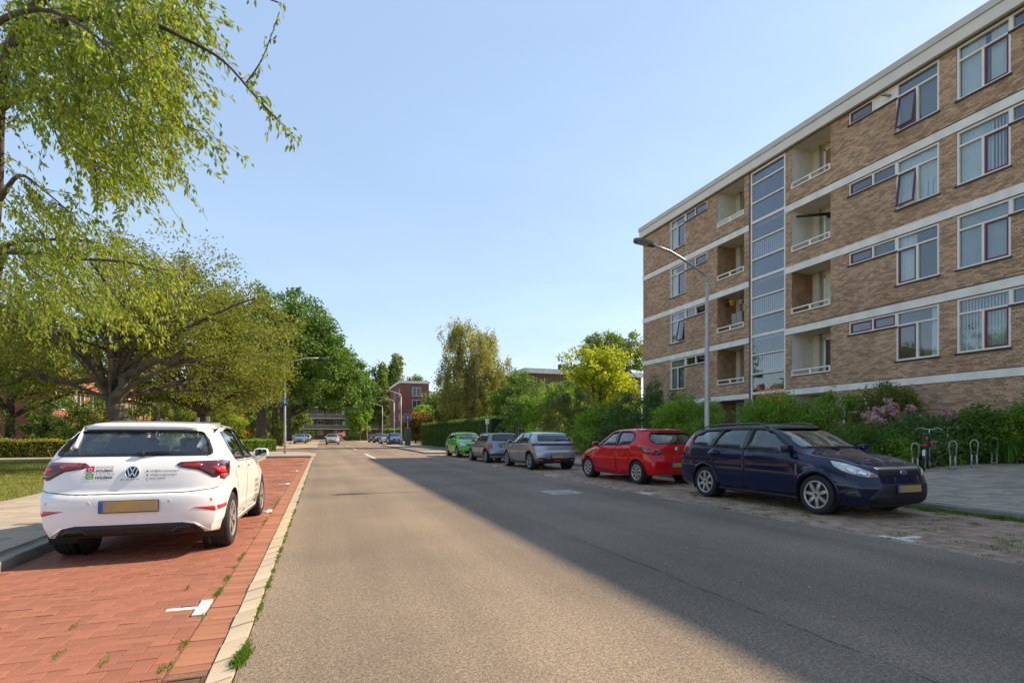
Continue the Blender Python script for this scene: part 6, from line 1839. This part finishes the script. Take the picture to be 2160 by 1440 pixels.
for sgn in (-1, 1):
    bar((sgn*.024, .053), (0, .006)); bar((sgn*.046, .037), (sgn*.024, -.040)); bar((sgn*.024, -.043), (0, .0))
place(vw.mesh('vw'), 'emblem_letters', M_CHROME, emo, emM)
# lettering low on the right rear door
tm = text_mesh('DIVORCE\nHOUSING\nYOUNG\nHOUSING', .075)
for v in tm.vertices:
    hp, hn = B.hit('S', .42 + v.co.x, .60 + v.co.y); v.co = hp + hn*.005
link('lettering', tm, car, M_INK)

# -------- navy estate facing the camera
focus = hatch(wb=2.64, ro=.95, fo=.88, r=.320, rr=.224, w_w=.21, spokes=(7, 'S'),
    rear=[(.10, .25), (.22, .12), (.34, .02), (.5, 0), (.7, .02), (.9, .06), (1.0, .09), (1.1, .14), (1.38, .33), (1.47, .42), (1.6, .45)],
    front=[(.10, .26), (.20, .12), (.26, .05), (.36, .01), (.48, 0), (.56, .03), (.64, .06), (.74, .10), (.80, .15), (.86, .26), (1.0, .5), (1.4, .5)],
    top=[(-1.85, 1.44), (-1.5, 1.468), (-.9, 1.490), (-.2, 1.495), (.12, 1.475), (.42, 1.39), (.85, 1.17), (1.14, 1.035), (1.30, 1.0), (1.62, .955), (1.90, .885), (2.06, .80)],
    wm=[(-2.27, .84), (-1.8, .90), (-1.3, .92), (0, .91), (1.3, .92), (1.75, .90), (2.2, .80)],
    zs=[(-2.27, 1.06), (-1.3, 1.02), (0, .965), (.95, .93), (1.35, .90), (1.8, .80), (2.2, .66)],
    wr=[(-2.27, .62), (-1.3, .66), (0, .665), (.3, .665), (.8, .72), (1.2, .79), (1.6, .80), (2.2, .70)],
    z0=[(-2.27, .26), (-1.8, .23), (-1.2, .20), (1.2, .19), (2.2, .18)],
    crown=.075, lt=.06, ht=.035, cr=.14, pr=5, cf=.36, pf=3.0, crease=[(.80, .025, .09), (.30, .02, .07)], arch=.05,
    cab=(.03, .725), fw_y=(.1, 1.8), rw_depth=.75,
    side_win=[[(.84, 1.0), (.70, 1.10), (.22, 1.375), (-.05, 1.41), (-.18, 1.415), (-.20, 1.015)], [(-.29, 1.02), (-.27, 1.415), (-.95, 1.41), (-1.12, 1.055)], [(-1.21, 1.06), (-1.05, 1.405), (-1.50, 1.385), (-1.82, 1.27), (-1.86, 1.18), (-1.74, 1.095)]],
    rear_win=[(-.66, 1.12), (.66, 1.12), (.56, 1.38), (-.56, 1.38)],
    front_win=[(-.70, 1.075), (.70, 1.075), (.585, 1.43), (-.585, 1.43)], wiper_at=(0, 1.1), wiper_len=.3,
    pillar=[[(-.205, 1.015), (-.285, 1.02), (-.265, 1.415), (-.185, 1.415)], [(-1.125, 1.055), (-1.205, 1.06), (-1.045, 1.405), (-.955, 1.41)], [(.86, .985), (.98, .965), (.80, 1.06), (.72, 1.09)]],
    doors=[dict(poly=rpoly([(.90, .27), (.98, .55), (.95, .93), (.80, .975), (-.235, .99), (-.235, .25)], .05), handle=(-.10, .90)),
           dict(poly=rpoly([(-.25, .25), (-.25, .99), (-1.12, 1.03), (-1.25, .92), (-1.10, .72), (-.98, .56), (-.93, .26)], .06), handle=(-1.0, .93))],
    mirror=(.80, 1.0), seats=[(.10, 1), (-.78, 1)], dash=.86, hr=1.22, plates=[('F', (0, .47), R(3))],
    lines=[([(-.66, .80), (-.56, .905), (-.5, .96)], 'F', .006), ([(.66, .80), (.56, .905), (.5, .96)], 'F', .006), ([(1.32, .66), (1.62, .64), (1.95, .60)], 'S', .005)],
    pieces=[
        ('headlamp', rpoly([(.50, .655), (.58, .712), (.72, .775), (.90, .835), (1.08, .868), (1.20, .88), (1.12, .80), (.97, .72), (.82, .678), (.66, .646)], .012), 'FC2', M_CLEARL, .006, .02),
        ('headlamp_lens', rpoly([(.66, .668), (.77, .678), (.80, .72), (.77, .755), (.70, .735), (.65, .70)], .03), 'FC2', M_CHROME, .010, .008),
        ('headlamp_lens', rpoly([(.83, .71), (.93, .745), (.95, .80), (.88, .80), (.82, .765)], .03), 'FC2', M_CHROME, .010, .008),
        ('indicator', rpoly([(.545, .665), (.63, .66), (.62, .70), (.575, .695)], .006), 'FC2', M_AMBER, .010, .008),
        ('grille', rpoly([(-.44, .655), (.44, .655), (.47, .745), (.40, .755), (-.40, .755), (-.47, .745)], .015), 'F', M_MESH, .006, .02),
        ('grille_bar', rpoly([(-.43, .680), (.43, .680), (.435, .690), (-.435, .690)], .003), 'F', M_BLACK, .012, .010),
        ('grille_bar', rpoly([(-.445, .712), (.445, .712), (.45, .722), (-.45, .722)], .003), 'F', M_BLACK, .012, .010),
        ('chrome_strip', rpoly([(-.475, .758), (.475, .758), (.50, .79), (.46, .798), (-.46, .798), (-.50, .79)], .008), 'F', M_CHROME, .008, .015),
        ('emblem', [(.075*math.cos(a*math.pi/10), .708+.031*math.sin(a*math.pi/10)) for a in range(20)], 'F', M_CHROME, .018, .014),
        ('emblem_field', [(.064*math.cos(a*math.pi/10), .708+.024*math.sin(a*math.pi/10)) for a in range(20)], 'F', P_BLUE, .0205, .004),
        ('bumper_mesh', rpoly([(-.62, .37), (-.47, .545), (.47, .545), (.62, .37), (.5, .36), (-.5, .36)], .02), 'F', M_BLACK, .004, .012),
        ('lower_intake', rpoly([(-.62, .265), (-.66, .33), (-.60, .385), (.60, .385), (.66, .33), (.62, .265), (.5, .235), (-.5, .235)], .03), 'F', M_MESH, .006, .012),
        ('intake_lip', rpoly([(-.66, .30), (-.62, .245), (-.5, .215), (.5, .215), (.62, .245), (.66, .30), (.625, .262), (.5, .233), (-.5, .233), (-.625, .262)], .004), 'F', M_BLACK, .012, .02),
        ('fog_panel', rpoly([(.70, .325), (1.02, .345), (1.04, .40), (.92, .46), (.78, .475)], .015), 'FC2', M_BLACK, .006, .015),
        ('fog_inset', rpoly([(.74, .345), (.93, .36), (.90, .42), (.79, .44)], .015), 'FC2', pm('fog_grey', (.05, .05, .052), rough=.5), .010, .006),
        ('tail_lamp', rpoly([(.72, .90), (.98, .92), (.96, 1.15), (.80, 1.36), (.70, 1.36), (.70, 1.2)], .02), 'BC2', M_REDL, .006, .02),
        ('sill_trim', [(-.95, .215), (.95, .205), (.95, .245), (-.95, .255)], 'S', M_BLACK, .006, .012),
        ('arch_edge', [(1.30+.37*math.cos(a)*1.0, .32+.37*math.sin(a)) for a in np.linspace(R(-10), R(190), 22)] + [(1.30+.405*math.cos(a), .32+.405*math.sin(a)) for a in np.linspace(R(190), R(-10), 22)], 'S', P_NAVY, .012, .02),
        ('arch_edge', [(-1.34+.37*math.cos(a)*1.0, .32+.37*math.sin(a)) for a in np.linspace(R(-10), R(190), 22)] + [(-1.34+.405*math.cos(a), .32+.405*math.sin(a)) for a in np.linspace(R(190), R(-10), 22)], 'S', P_NAVY, .012, .02),
    ])
car, B = make_car('estate_car', focus, 'navy blue estate car with roof rails facing the camera', 'car', (8.50, 7.90, .0), R(180.8), P_NAVY)
for sx in (-1, 1):
    pts = []
    for y in np.linspace(-1.75, .10, 15):
        hp, hn = B.hit('T', sx*.60, y)
        lift = .06*min(1, min(y+1.75, .10-y)/.18)
        pts.append(hp + Vector((sx*.01, 0, lift)))
    MB().tube(pts, .017, 8).build('roof_rail', pm('rail_grey', (.10, .10, .105), rough=.3, metal=.5), car, True)
hp, hn = B.hit('T', 0, -.15)
MB().tube([hp, hp+Vector((0, -.28, .16))], [.008, .004], 6).build('aerial', M_BLACK, car, True)
for x0 in (-.55, .05):
    h0, n0 = B.hit('F', x0, 1.055); h1, n1 = B.hit('F', x0+.55, 1.085)
    MB().tube([h0+n0*.02, h1+n1*.018], [.012, .007], 6).build('front_wiper', M_BLACK, car, True)

# -------- red hatchback seen from behind
corsa = hatch(wb=2.511, ro=.69, fo=.82, r=.31, rr=.205, spokes=(8, 'D'), w_w=.2,
    rear=[(.10, .24), (.2, .13), (.30, .03), (.42, 0), (.58, .005), (.70, .04), (.80, .075), (.95, .10), (1.02, .13), (1.10, .18), (1.20, .26), (1.38, .44), (1.43, .48), (1.5, .5)],
    top=[(-1.46, 1.415), (-1.1, 1.455), (-.55, 1.482), (-.1, 1.475), (.22, 1.43), (.62, 1.25), (1.0, 1.05), (1.16, 1.0), (1.5, .93), (1.78, .85), (1.95, .75)],
    wm=[(-1.95, .80), (-1.6, .862), (-1.2, .872), (0, .865), (1.2, .866), (1.7, .84), (2.1, .72)],
    zs=[(-1.95, 1.02), (-1.2, 1.00), (0, .95), (.9, .91), (1.3, .87), (1.8, .76), (2.1, .64)], cr=.22, pr=3.5, crown=.085, ht=.04,
    side_win=[[(.70, 1.0), (.12, 1.35), (-.20, 1.395), (-.23, 1.02)], [(-.31, 1.025), (-.29, 1.395), (-.75, 1.38), (-1.0, 1.31), (-1.08, 1.19), (-.92, 1.06)]], wrad=.07,
    rear_win=[(-.60, 1.065), (.60, 1.065), (.70, 1.18), (.57, 1.355), (-.57, 1.355), (-.70, 1.18)], rw_depth=.85,
    doors=[dict(poly=rpoly([(.80, .28), (.86, .6), (.83, .94), (.60, .97), (-.265, .99), (-.265, .26)], .05), handle=(-.12, .90)),
           dict(poly=rpoly([(-.28, .26), (-.28, .99), (-.95, 1.02), (-1.05, .92), (-.98, .72), (-.90, .58), (-.86, .27)], .06), handle=(-.88, .925))],
    plates=[('B', (0, .52), R(-6))], wiper_at=(.02, 1.07), wiper_len=-.34, mirror_m=P_RED, hr=1.2,
    lines=[([(-.70, .90), (-.60, .80), (-.46, .70), (-.3, .675), (.3, .675), (.46, .70), (.60, .80), (.70, .90)], 'BC', .007)],
    pieces=[
        ('tail_lamp', rpoly([(.42, .80), (.52, .90), (.74, .985), (1.0, 1.02), (1.14, 1.01), (1.02, .90), (.86, .80), (.60, .772)], .02), 'BC2', M_REDL, .008, .03),
        ('tail_lamp_inner', rpoly([(.62, .83), (.80, .845), (.84, .895), (.68, .89)], .02), 'BC2', M_REDB, .012, .006),
        ('tail_lamp_inner', rpoly([(.46, .80), (.60, .785), (.60, .84), (.52, .87)], .01), 'BC2', M_REDD, .012, .006),
        ('headlamp', rpoly([(.62, .66), (.80, .70), (1.05, .86), (1.12, .88), (1.0, .78), (.86, .68)], .02), 'FC2', M_CLEARD, .006, .02),
        ('emblem', [(.062*math.cos(a*math.pi/10), .915+.062*math.sin(a*math.pi/10)) for a in range(20)], 'B', M_CHROME, .014, .014),
        ('emblem_field', [(.046*math.cos(a*math.pi/10), .915+.046*math.sin(a*math.pi/10)) for a in range(20)], 'B', M_GLOSSBLACK, .0165, .004),
        ('emblem_bar', [(-.05, .908), (.03, .906), (.05, .922), (-.03, .924)], 'B', M_CHROME, .018, .004),
        ('brake_lamp', rpoly([(-.16, 1.388), (.16, 1.388), (.155, 1.405), (-.155, 1.405)], .008), 'B', M_REDD, .03, .02),
        ('sill_trim', [(-.88, .225), (.86, .215), (.86, .245), (-.88, .255)], 'S', M_BLACK, .005, .012),
    ])
car, B = make_car('hatchback', corsa, 'red hatchback seen from behind, parked behind the navy estate', 'car', (8.60, 13.45, 0), R(2.5), P_RED)
B.patch(rpoly([(-.62, 1.385), (.62, 1.385), (.585, 1.43), (-.585, 1.43)], .03), 'B', .03, .04, .06).build('spoiler', P_RED, car, True)

# -------- silver grey hatchback, dark band between its tail lamps
pug = hatch(wb=2.54, ro=.68, fo=.83, r=.325, rr=.225, spokes=(5, 'D')  , w_w=.2,
    top=[(-1.45, 1.37), (-1.1, 1.405), (-.5, 1.428), (-.05, 1.42), (.28, 1.38), (.62, 1.21), (1.0, 1.01), (1.16, .97), (1.5, .92), (1.80, .86), (1.97, .78)],
    rear_win=[(-.68, 1.07), (.68, 1.07), (.58, 1.31), (-.58, 1.31)], cr=.17, pr=4,
    plates=[('B', (0, .50), R(-4))],
    pieces=[('tail_band', rpoly([(-.66, .90), (.66, .90), (.68, .985), (-.68, .985)], .02), 'BC', M_GLOSSBLACK, .005, .02),
        ('tail_lamp', rpoly([(.62, .895), (.98, .905), (1.10, .985), (.70, 1.0)], .02), 'BC2', M_REDD, .008, .02),
        ('bumper_valance', rpoly([(-.78, .27), (.78, .27), (.74, .43), (.55, .47), (.36, .44), (-.36, .44), (-.55, .47), (-.74, .43)], .03), 'BC', M_BLACK, .006, .02),
        ('reflector', rpoly([(.50, .36), (.74, .36), (.72, .40), (.52, .39)], .01), 'BC2', M_REDB, .010, .01),
        ('rear_fog_lamp', rpoly([(-.14, .33), (.14, .33), (.12, .365), (-.12, .365)], .01), 'B', M_REDB, .010, .01),
        ('arch_trim', [(-1.27+.375*math.cos(a), .325+.375*math.sin(a)) for a in np.linspace(R(-15), R(195), 22)] + [(-1.27+.41*math.cos(a), .325+.41*math.sin(a)) for a in np.linspace(R(195), R(-15), 22)], 'S', M_BLACK, .006, .015),
        ('sill_trim', [(-.88, .215), (.86, .205), (.86, .26), (-.88, .27)], 'S', M_BLACK, .005, .012)])
car, B = make_car('hatchback', pug, 'silver grey hatchback with a dark strip between its tail lamps', 'car', (8.12, 19.80, 0), R(.4), P_SILVER, near=False)

# -------- grey boxy three-door
mini = hatch(wb=2.467, ro=.58, fo=.64, r=.305, rr=.215, spokes=(5, 'S'), w_w=.2,
    rear=[(.10, .2), (.22, .08), (.32, .01), (.45, 0), (.6, .02), (.72, .06), (.95, .10), (1.02, .13), (1.34, .27), (1.40, .27), (1.5, .3)],
    front=[(.10, .16), (.2, .06), (.35, 0), (.55, .01), (.7, .05), (.8, .12), (.9, .3), (1.4, .3)],
    top=[(-1.55, 1.365), (-1.1, 1.392), (-.5, 1.405), (0, 1.40), (.25, 1.37), (.50, 1.22), (.80, 1.04), (.95, 1.0), (1.3, .95), (1.6, .87), (1.74, .80)],
    wm=[(-1.82, .78), (-1.5, .825), (-1.2, .842), (0, .838), (1.2, .842), (1.6, .80), (1.88, .70)],
    zs=[(-1.82, .93), (-1.2, .93), (0, .93), (.8, .92), (1.1, .87), (1.6, .78), (1.88, .66)],
    wr=[(-1.82, .60), (-1.2, .62), (0, .625), (.3, .62), (.7, .68), (1.0, .70), (1.3, .66), (1.88, .58)],
    z0=[(-1.82, .24), (-1.2, .2), (1.2, .19), (1.88, .2)], crown=.075, cr=.16, pr=4,
    side_win=[[(.50, .985), (.14, 1.30), (-.30, 1.325), (-.32, .985)], [(-.39, .985), (-.37, 1.325), (-1.22, 1.305), (-1.36, .99)]], wrad=.03,
    rear_win=[(-.62, 1.03), (.62, 1.03), (.55, 1.31), (-.55, 1.31)], front_win=[(-.60, 1.04), (.60, 1.04), (.54, 1.33), (-.54, 1.33)],
    pillar=[[(-.325, .985), (-.385, .985), (-.365, 1.325), (-.305, 1.325)]], wiper_at=(.02, 1.03), wiper_len=.3,
    doors=[dict(poly=rpoly([(.66, .27), (.72, .6), (.70, .94), (-.355, .955), (-.40, .27)], .05), handle=(-.25, .88))],
    plates=[('B', (0, .79), R(-8))], mirror=(.52, .97), mirror_m=P_GREY,
    pieces=[('tail_lamp', rpoly([(.60, .66), (.76, .66), (.78, .88), (.72, .93), (.62, .90)], .04), 'BC2', M_REDB, .008, .03),
        ('bumper_trim', rpoly([(-.85, .36), (.85, .36), (.85, .44), (-.85, .44)], .03), 'BC', M_BLACK, .006, .02),
        ('arch_trim', [(-1.233+.352*math.cos(a), .305+.352*math.sin(a)) for a in np.linspace(R(-15), R(195), 22)] + [(-1.233+.405*math.cos(a), .305+.405*math.sin(a)) for a in np.linspace(R(195), R(-15), 22)], 'S', M_BLACK, .008, .015),
        ('arch_trim', [(1.233+.352*math.cos(a), .305+.352*math.sin(a)) for a in np.linspace(R(-15), R(195), 22)] + [(1.233+.405*math.cos(a), .305+.405*math.sin(a)) for a in np.linspace(R(195), R(-15), 22)], 'S', M_BLACK, .008, .015),
        ('sill_trim', [(-.90, .215), (.88, .205), (.88, .27), (-.90, .28)], 'S', M_BLACK, .006, .012)])
car, B = make_car('small_car', mini, 'small grey boxy three-door car with upright rear, beside the silver grey hatchback', 'car', (7.93, 24.95, 0), R(1.0), P_GREY, near=False)

def front_pieces(dark=True, z=.74, chrome=False):
    return [('headlamp', rpoly([(.46, z-.06), (.52, z+.015), (.74, z+.05), (.96, z+.09), (1.05, z+.09), (.95, z-.01), (.74, z-.075)], .02), 'FC2', M_CLEARL, .006, .02),
        ('grille', rpoly([(-.42, z-.07), (.42, z-.07), (.46, z+.01), (-.46, z+.01)], .02), 'F', M_MESH, .006, .015),
        ('lower_intake', rpoly([(-.52, .25), (.52, .25), (.58, .40), (-.58, .40)], .04), 'FC', M_MESH, .006, .015),
        ('fog_lamp', rpoly([(.66, .31), (.84, .33), (.84, .40), (.70, .40)], .02), 'FC2', M_CLEARD, .006, .015),
        ('emblem', [(.055*math.cos(a*math.pi/8), z-.02+.05*math.sin(a*math.pi/8)) for a in range(16)], 'F', M_CHROME, .014, .012),
        ('tail_lamp', rpoly([(.60, .80), (.98, .81), (1.02, 1.0), (.66, 1.0)], .02), 'BC2', M_REDL, .008, .02)]
fab = hatch(wb=2.45, ro=.68, fo=.86, spokes=(5, 'D'), plates=[('F', (0, .47), 0)], pieces=front_pieces())
car, B = make_car('hatchback', fab, 'bright green hatchback facing the camera at the end of the row', 'car', (8.15, 31.20, 0), R(180), P_GREEN, near=False)
golf = hatch(wb=2.575, ro=.80, fo=.82, spokes=(5, 'D'), plates=[('F', (0, .47), 0)], pieces=front_pieces(z=.71))
car, B = make_car('hatchback', golf, 'light silver hatchback driving towards the camera on the road', 'car', (1.35, 76.0, 0), R(180), P_LSILVER, near=False)
far_l = [('white hatchback parked furthest forward on the far left side of the road', P_WHITE, (-3.1, 86.5, 0)), ('dark grey car parked right behind the far white hatchback', P_DARK, (-3.0, 96, 0)),
         ('sky blue car parked far along the left side of the road', P_SKYBLUE, (-3.1, 108, 0)), ('white car at the far end of the left row, behind the sky blue one', P_LSILVER, (-3.0, 121, 0))]
far_r = [('blue car parked behind the grey parking meter', P_BLUE, (8.9, 70.5, 0)), ('silver car parked behind the blue one on the far right', P_LSILVER, (8.7, 78.5, 0)),
         ('black car third in the far right row', P_DARK, (8.6, 88.0, 0)), ('burgundy car last in the far right row', P_BURG, (8.5, 96.0, 0))]
for lst, grp in ((far_l, 'cars parked far along the left'), (far_r, 'cars parked far along the right')):
    for i, (lb, pmat, loc) in enumerate(lst):
        hh = 1.0 + (.06 if pmat in (P_DARK, P_BLUE) else 0)
        car, B = make_car('parked_car', hatch(plates=[('F', (0, .47), 0)], pieces=front_pieces(z=.72), spokes=(5, 'S')), lb, 'car', loc, R(180), pmat, near=False, group=grp)
        car.scale = (1.0, 1.0, hh)
# ================================================================ lamps, signs, bicycles, racks
M_GALV = pm('galvanised_steel', (.42, .42, .40), rough=.5, metal=.45, var=.14, scale=3, fine=.08, fscale=60)
M_LAMPD = pm('lamp_housing', (.12, .12, .125), rough=.45, metal=.3)
M_LENS = pm('lamp_lens', (.45, .45, .42), rough=.3)
M_SIGNB = pm('sign_blue', (.015, .09, .42), rough=.4, var=.05)
M_SIGNW = pm('sign_white', (.72, .72, .72), rough=.5, var=.05)
def lamp(lab, x, y, z0, side, h=5.55, reach=2.0, rise=.48, head=True, scale=1.0):
    L = empty('street_lamp', (x, y, z0), 0, lab, 'street lamp', 'street lamps')
    s = side
    MB().tube([(0, 0, -.1), (0, 0, 1.35), (0, 0, 1.42), (0, 0, 3.9), (0, 0, 3.95), (0, 0, h)], [.082, .078, .068, .062, .052, .048], 14).build('pole', M_GALV, L, True)
    pts = [(0, 0, h-.02), (0, 0, h+.08), (s*.05, 0, h+.18), (s*.16, 0, h+.25), (s*.9, 0, h+.25+rise*.55), (s*1.25, 0, h+.25+rise*.78), (s*1.5, 0, h+.25+rise*.86), (s*reach*.86, 0, h+.25+rise*.95)]
    a = MB().tube(pts, [.047, .045, .043, .042, .038, .037, .036, .034], 12).build('arm', M_GALV, L, True)
    x0, zz = s*reach*.84, h+.25+rise*.96
    hd = MB()
    hd.prism(rpoly([(0, -.06), (.12, -.11), (.55, -.13), (.66, -.05), (.66, .05), (.55, .13), (.12, .11), (0, .06)], .03), -.045, .035, 'z', 0, Matrix.Translation((x0, 0, zz)) @ Matrix.Scale(s, 4, (1, 0, 0)) @ Matrix.Rotation(R(-6), 4, 'Y'))
    ho = hd.build('lamp_head', M_LAMPD, L, False, True)
    MB().prism(rpoly([(.22, -.09), (.56, -.09), (.56, .09), (.22, .09)], .02), -.055, -.0455, 'z', 0, Matrix.Translation((x0, 0, zz)) @ Matrix.Scale(s, 4, (1, 0, 0)) @ Matrix.Rotation(R(-6), 4, 'Y')).build('lens', M_LENS, ho, False, True)
    MB().cbox((0, -.075, .85), (.09, .02, .38), bev=.008).build('service_door', M_GALV, L)
    return L
lamp('tall galvanised street lamp standing in front of the apartment block', 10.25, 12.35, .1, -1, h=5.52, reach=2.05, rise=.60)
L = lamp('galvanised street lamp on the left corner island, with a blue sign', -2.3, 38.2, .08, 1, h=5.75, reach=2.5, rise=.4)
s_ = MB().cbox((.0, -.10, 3.35), (.34, .03, .46), bev=.01).build('sign_plate', M_SIGNB, L); MB().cbox((0, -.118, 3.40), (.12, .004, .22), bev=0).build('sign_symbol', M_SIGNW, s_)
for i, (x, y, lab) in enumerate(((8.7, 63, 'street lamp next to the parking meter on the right'), (9.4, 75, 'street lamp second along the far right side'), (9.4, 90, 'street lamp third along the far right side'), (9.3, 120, 'street lamp fourth along the far right side'), (9.3, 146, 'furthest street lamp at the end of the right side'))):
    lamp(lab, x, y, .08, -1, h=5.7, reach=2.4, rise=.45)
# parking meter with P sign
pmt = empty('parking_meter', (9.35, 62.2, .09), 0, 'dark grey parking meter pillar with a blue P sign on top', 'parking meter')
MB().cbox((0, 0, 1.0), (.62, .42, 2.0), bev=.03).build('pillar', pm('meter_grey', (.10, .105, .12), rough=.5, metal=.2), pmt)
MB().tube([(0, 0, 2.0), (0, 0, 2.9)], .035, 8).build('post', M_GALV, pmt)
sg = MB().cbox((0, 0, 3.15), (.62, .04, .80), bev=.01).build('sign', M_SIGNB, pmt)
tmx = text_mesh('P', .55, 'CENTER'); tmx.transform(Matrix.Translation((0, -.024, 2.98)) @ Matrix.Rotation(R(90), 4, 'X')); tmx.materials.clear(); link('sign_letter', tmx, sg, M_SIGNW)
# plain posts on the left
for lab, x, y, h in (('slim pale post behind the low hedge at far left', -20.6, 38.6, 3.6),):
    p = empty('post', (x, y, 0), 0, lab, 'post'); MB().tube([(0, 0, 0), (0, 0, h)], [.07, .06], 10).build('shaft', pm('post_pale', (.5, .5, .48), rough=.6), p, True); MB().cbox((0, 0, h+.02), (.16, .16, .06), bev=.02).build('cap', M_GALV, p)
p = empty('sign_post', (-5.6, 70.5, 0), 0, 'white traffic sign on a post beyond the left corner', 'sign'); MB().tube([(0, 0, 0), (0, 0, 2.4)], .035, 8).build('post', M_GALV, p); MB().cbox((0, -.04, 2.6), (.75, .03, .65), bev=.01).build('plate', M_SIGNW, p)
p = empty('sign_post', (11.2, 36.8, .1), 0, 'thin post with a small white plate in front of the right hedge', 'sign'); MB().tube([(0, 0, 0), (0, 0, 2.1)], .025, 8).build('post', M_GALV, p); MB().cbox((0, -.03, 2.15), (.26, .02, .36), bev=.005).build('plate', M_SIGNW, p)
for lab, x, y, h in (('pair of short dark posts seen above the white car roof', -5.2, 27.0, 1.95), ('second short dark post seen above the white car roof', -4.85, 27.3, 2.0)):
    p = empty('bollard_post', (x, y, 0), 0, lab, 'post'); MB().tube([(0, 0, 0), (0, 0, h-.1)], .05, 8).build('shaft', M_LAMPD, p, True); MB().cbox((0, 0, h), (.13, .08, .22), bev=.01).build('head', M_GALV, p)

# ---- bicycles
M_BIKE = pm('bike_black', (.015, .015, .016), rough=.35, var=.2, scale=20)
M_ALU = pm('bike_alu', (.55, .55, .54), rough=.3, metal=.8, var=.1)
M_SADDLE = pm('saddle_grey', (.06, .058, .055), rough=.7)
def torus(mb, c, r, t, n=36, k=8, axis='x'):
    pts = []
    for i in range(n+1):
        a = 2*math.pi*i/n
        pts.append((c[0], c[1]+r*math.cos(a), c[2]+r*math.sin(a)))
    return mb.tube(pts, t, k, cap=False)
def bicycle(lab, loc, rz, frame_m, bar_m, tilt=0.0):
    b = empty('bicycle', loc, rz, lab, 'bicycle'); b.rotation_euler[1] = tilt
    for y in (-.55, .55):
        w = torus(MB(), (0, y, .35), .33, .021).build('wheel', M_TYRE, b, True)
        r = torus(MB(), (0, y, .35), .305, .011, 36, 6)
        r.tube([(-.04, y, .35), (.04, y, .35)], .022, 8)
        r.build('rim', M_ALU, w, True)
        sp = MB()
        for i in range(18):
            a = 2*math.pi*i/18; sp.tube([((-1)**i*.025, y, .35), (0, y+.30*math.cos(a), .35+.30*math.sin(a))], .0018, 4)
        sp.build('spokes', M_ALU, w)['kind'] = 'stuff'
        fd = MB(); V = []; F = []
        for i in range(17):
            a = R(-10)+R(190)*i/16
            for x in (-.03, .03): V.append((x, y+.365*math.cos(a)*(-1 if y > 0 else 1)*-1, .35+.365*math.sin(a)))
        fd.add(V, [(2*i, 2*i+1, 2*i+3, 2*i+2) for i in range(16)]); fd.build('mudguard', frame_m, b, True)
    f = MB()
    bb, st, hd_t, hd_b = (0, -.05, .30), (0, -.22, .80), (0, .42, .95), (0, .46, .72)
    f.tube([bb, st], .017).tube([hd_b, hd_t], .02).tube([hd_b, bb], .019).tube([(0, .44, .82), (0, -.14, .55)], .016)
    for x in (-.05, .05): f.tube([bb, (x, -.55, .35)], .010).tube([(0, -.2, .74), (x, -.55, .35)], .009)
    for x in (-.05, .05): f.tube([(x*.6, .47, .70), (x, .55, .35)], .012)
    f.build('frame', frame_m, b, True)
    s = MB().tube([st, (0, -.25, .93)], .013)
    so = s.build('seat_post', M_ALU, b, True)
    V = []; F = []
    sd_ = MB().cbox((0, -.30, .985), (.20, .16, .07), bev=.03).cbox((0, -.18, .985), (.09, .18, .055), bev=.025).build('saddle', M_SADDLE, b, True)
    h = MB().tube([hd_t, (0, .40, 1.12)], .014).tube([(-.30, .18, 1.10), (-.27, .28, 1.14), (-.18, .40, 1.17), (-.08, .42, 1.13), (.08, .42, 1.13), (.18, .40, 1.17), (.27, .28, 1.14), (.30, .18, 1.10)], .012, 8)
    ho = h.build('handlebar', bar_m, b, True)
    for x in (-.30, .30): MB().tube([(x, .17, 1.098), (x*.98, .27, 1.135)], .017, 8).build('grip', M_SADDLE, ho)
    r = MB()
    for x in (-.07, .07): r.tube([(x, -.25, .74), (x, -.75, .74)], .007, 6).tube([(x, -.70, .74), (x*.7, -.57, .37)], .005, 6)
    for y in (-.3, -.5, -.74): r.tube([(-.07, y, .742), (.07, y, .742)], .006, 6)
    r.build('carrier', frame_m, b, True)
    MB().cbox((0, -.78, .70), (.12, .04, .06), bev=.012).build('rear_lamp', M_REDB, b)
    MB().cbox((0, -.905, .50), (.06, .012, .16), bev=.005).build('mudguard_patch', M_SIGNW, b)
    cg = MB().box(.045, .055, -.60, -.0, .27, .40); cg.build('chain_guard', M_BIKE, b)
    MB().tube([(.10, -.05, .12), (.06, -.05, .30)], .008, 6).tube([(-.10, -.05, .48), (-.06, -.05, .30)], .008, 6).build('crank', M_ALU, b)
    return b
bicycle('black bicycle with silver handlebar parked in front of the laurel', (15.75, 10.05, zR(15.7, 0)), R(-62), M_BIKE, M_ALU, R(2))
bicycle('grey-framed bicycle half hidden in the shrubs behind the racks', (17.25, 10.62, zR(17.2, 0)), R(-75), M_GALV, M_ALU, R(3))
racks = [(15.15, 9.95, 'left of the black bicycle'), (16.35, 9.75, 'right of the black bicycle'), (17.20, 9.72, 'second to the right of the black bicycle'), (18.60, 10.0, 'rightmost beside the ornamental grass')]
for x, y, wh in racks:
    k = empty('bicycle_rack', (x, y, zR(x, y)-.01), R(-62), 'galvanised looped bicycle rack, ' + wh, 'bicycle rack', 'looped racks on the pavement')
    hp_ = []
    for i in range(15):
        a = math.pi*i/14; hp_.append((-.085*math.cos(a), .02, .66+.13*math.sin(a)))
    MB().tube([(-.06, .0, .36)] + hp_ + [(.06, .0, .36)], .013, 8).build('hoop', M_GALV, k, True)
    for sx in (-1, 1): MB().tube([(sx*.055, 0, 0), (sx*.055, 0, .38)], .02, 8).build('leg', M_GALV, k, True)
    MB().cbox((0, 0, .06), (.16, .08, .02), bev=.004).build('foot_plate', M_GALV, k)
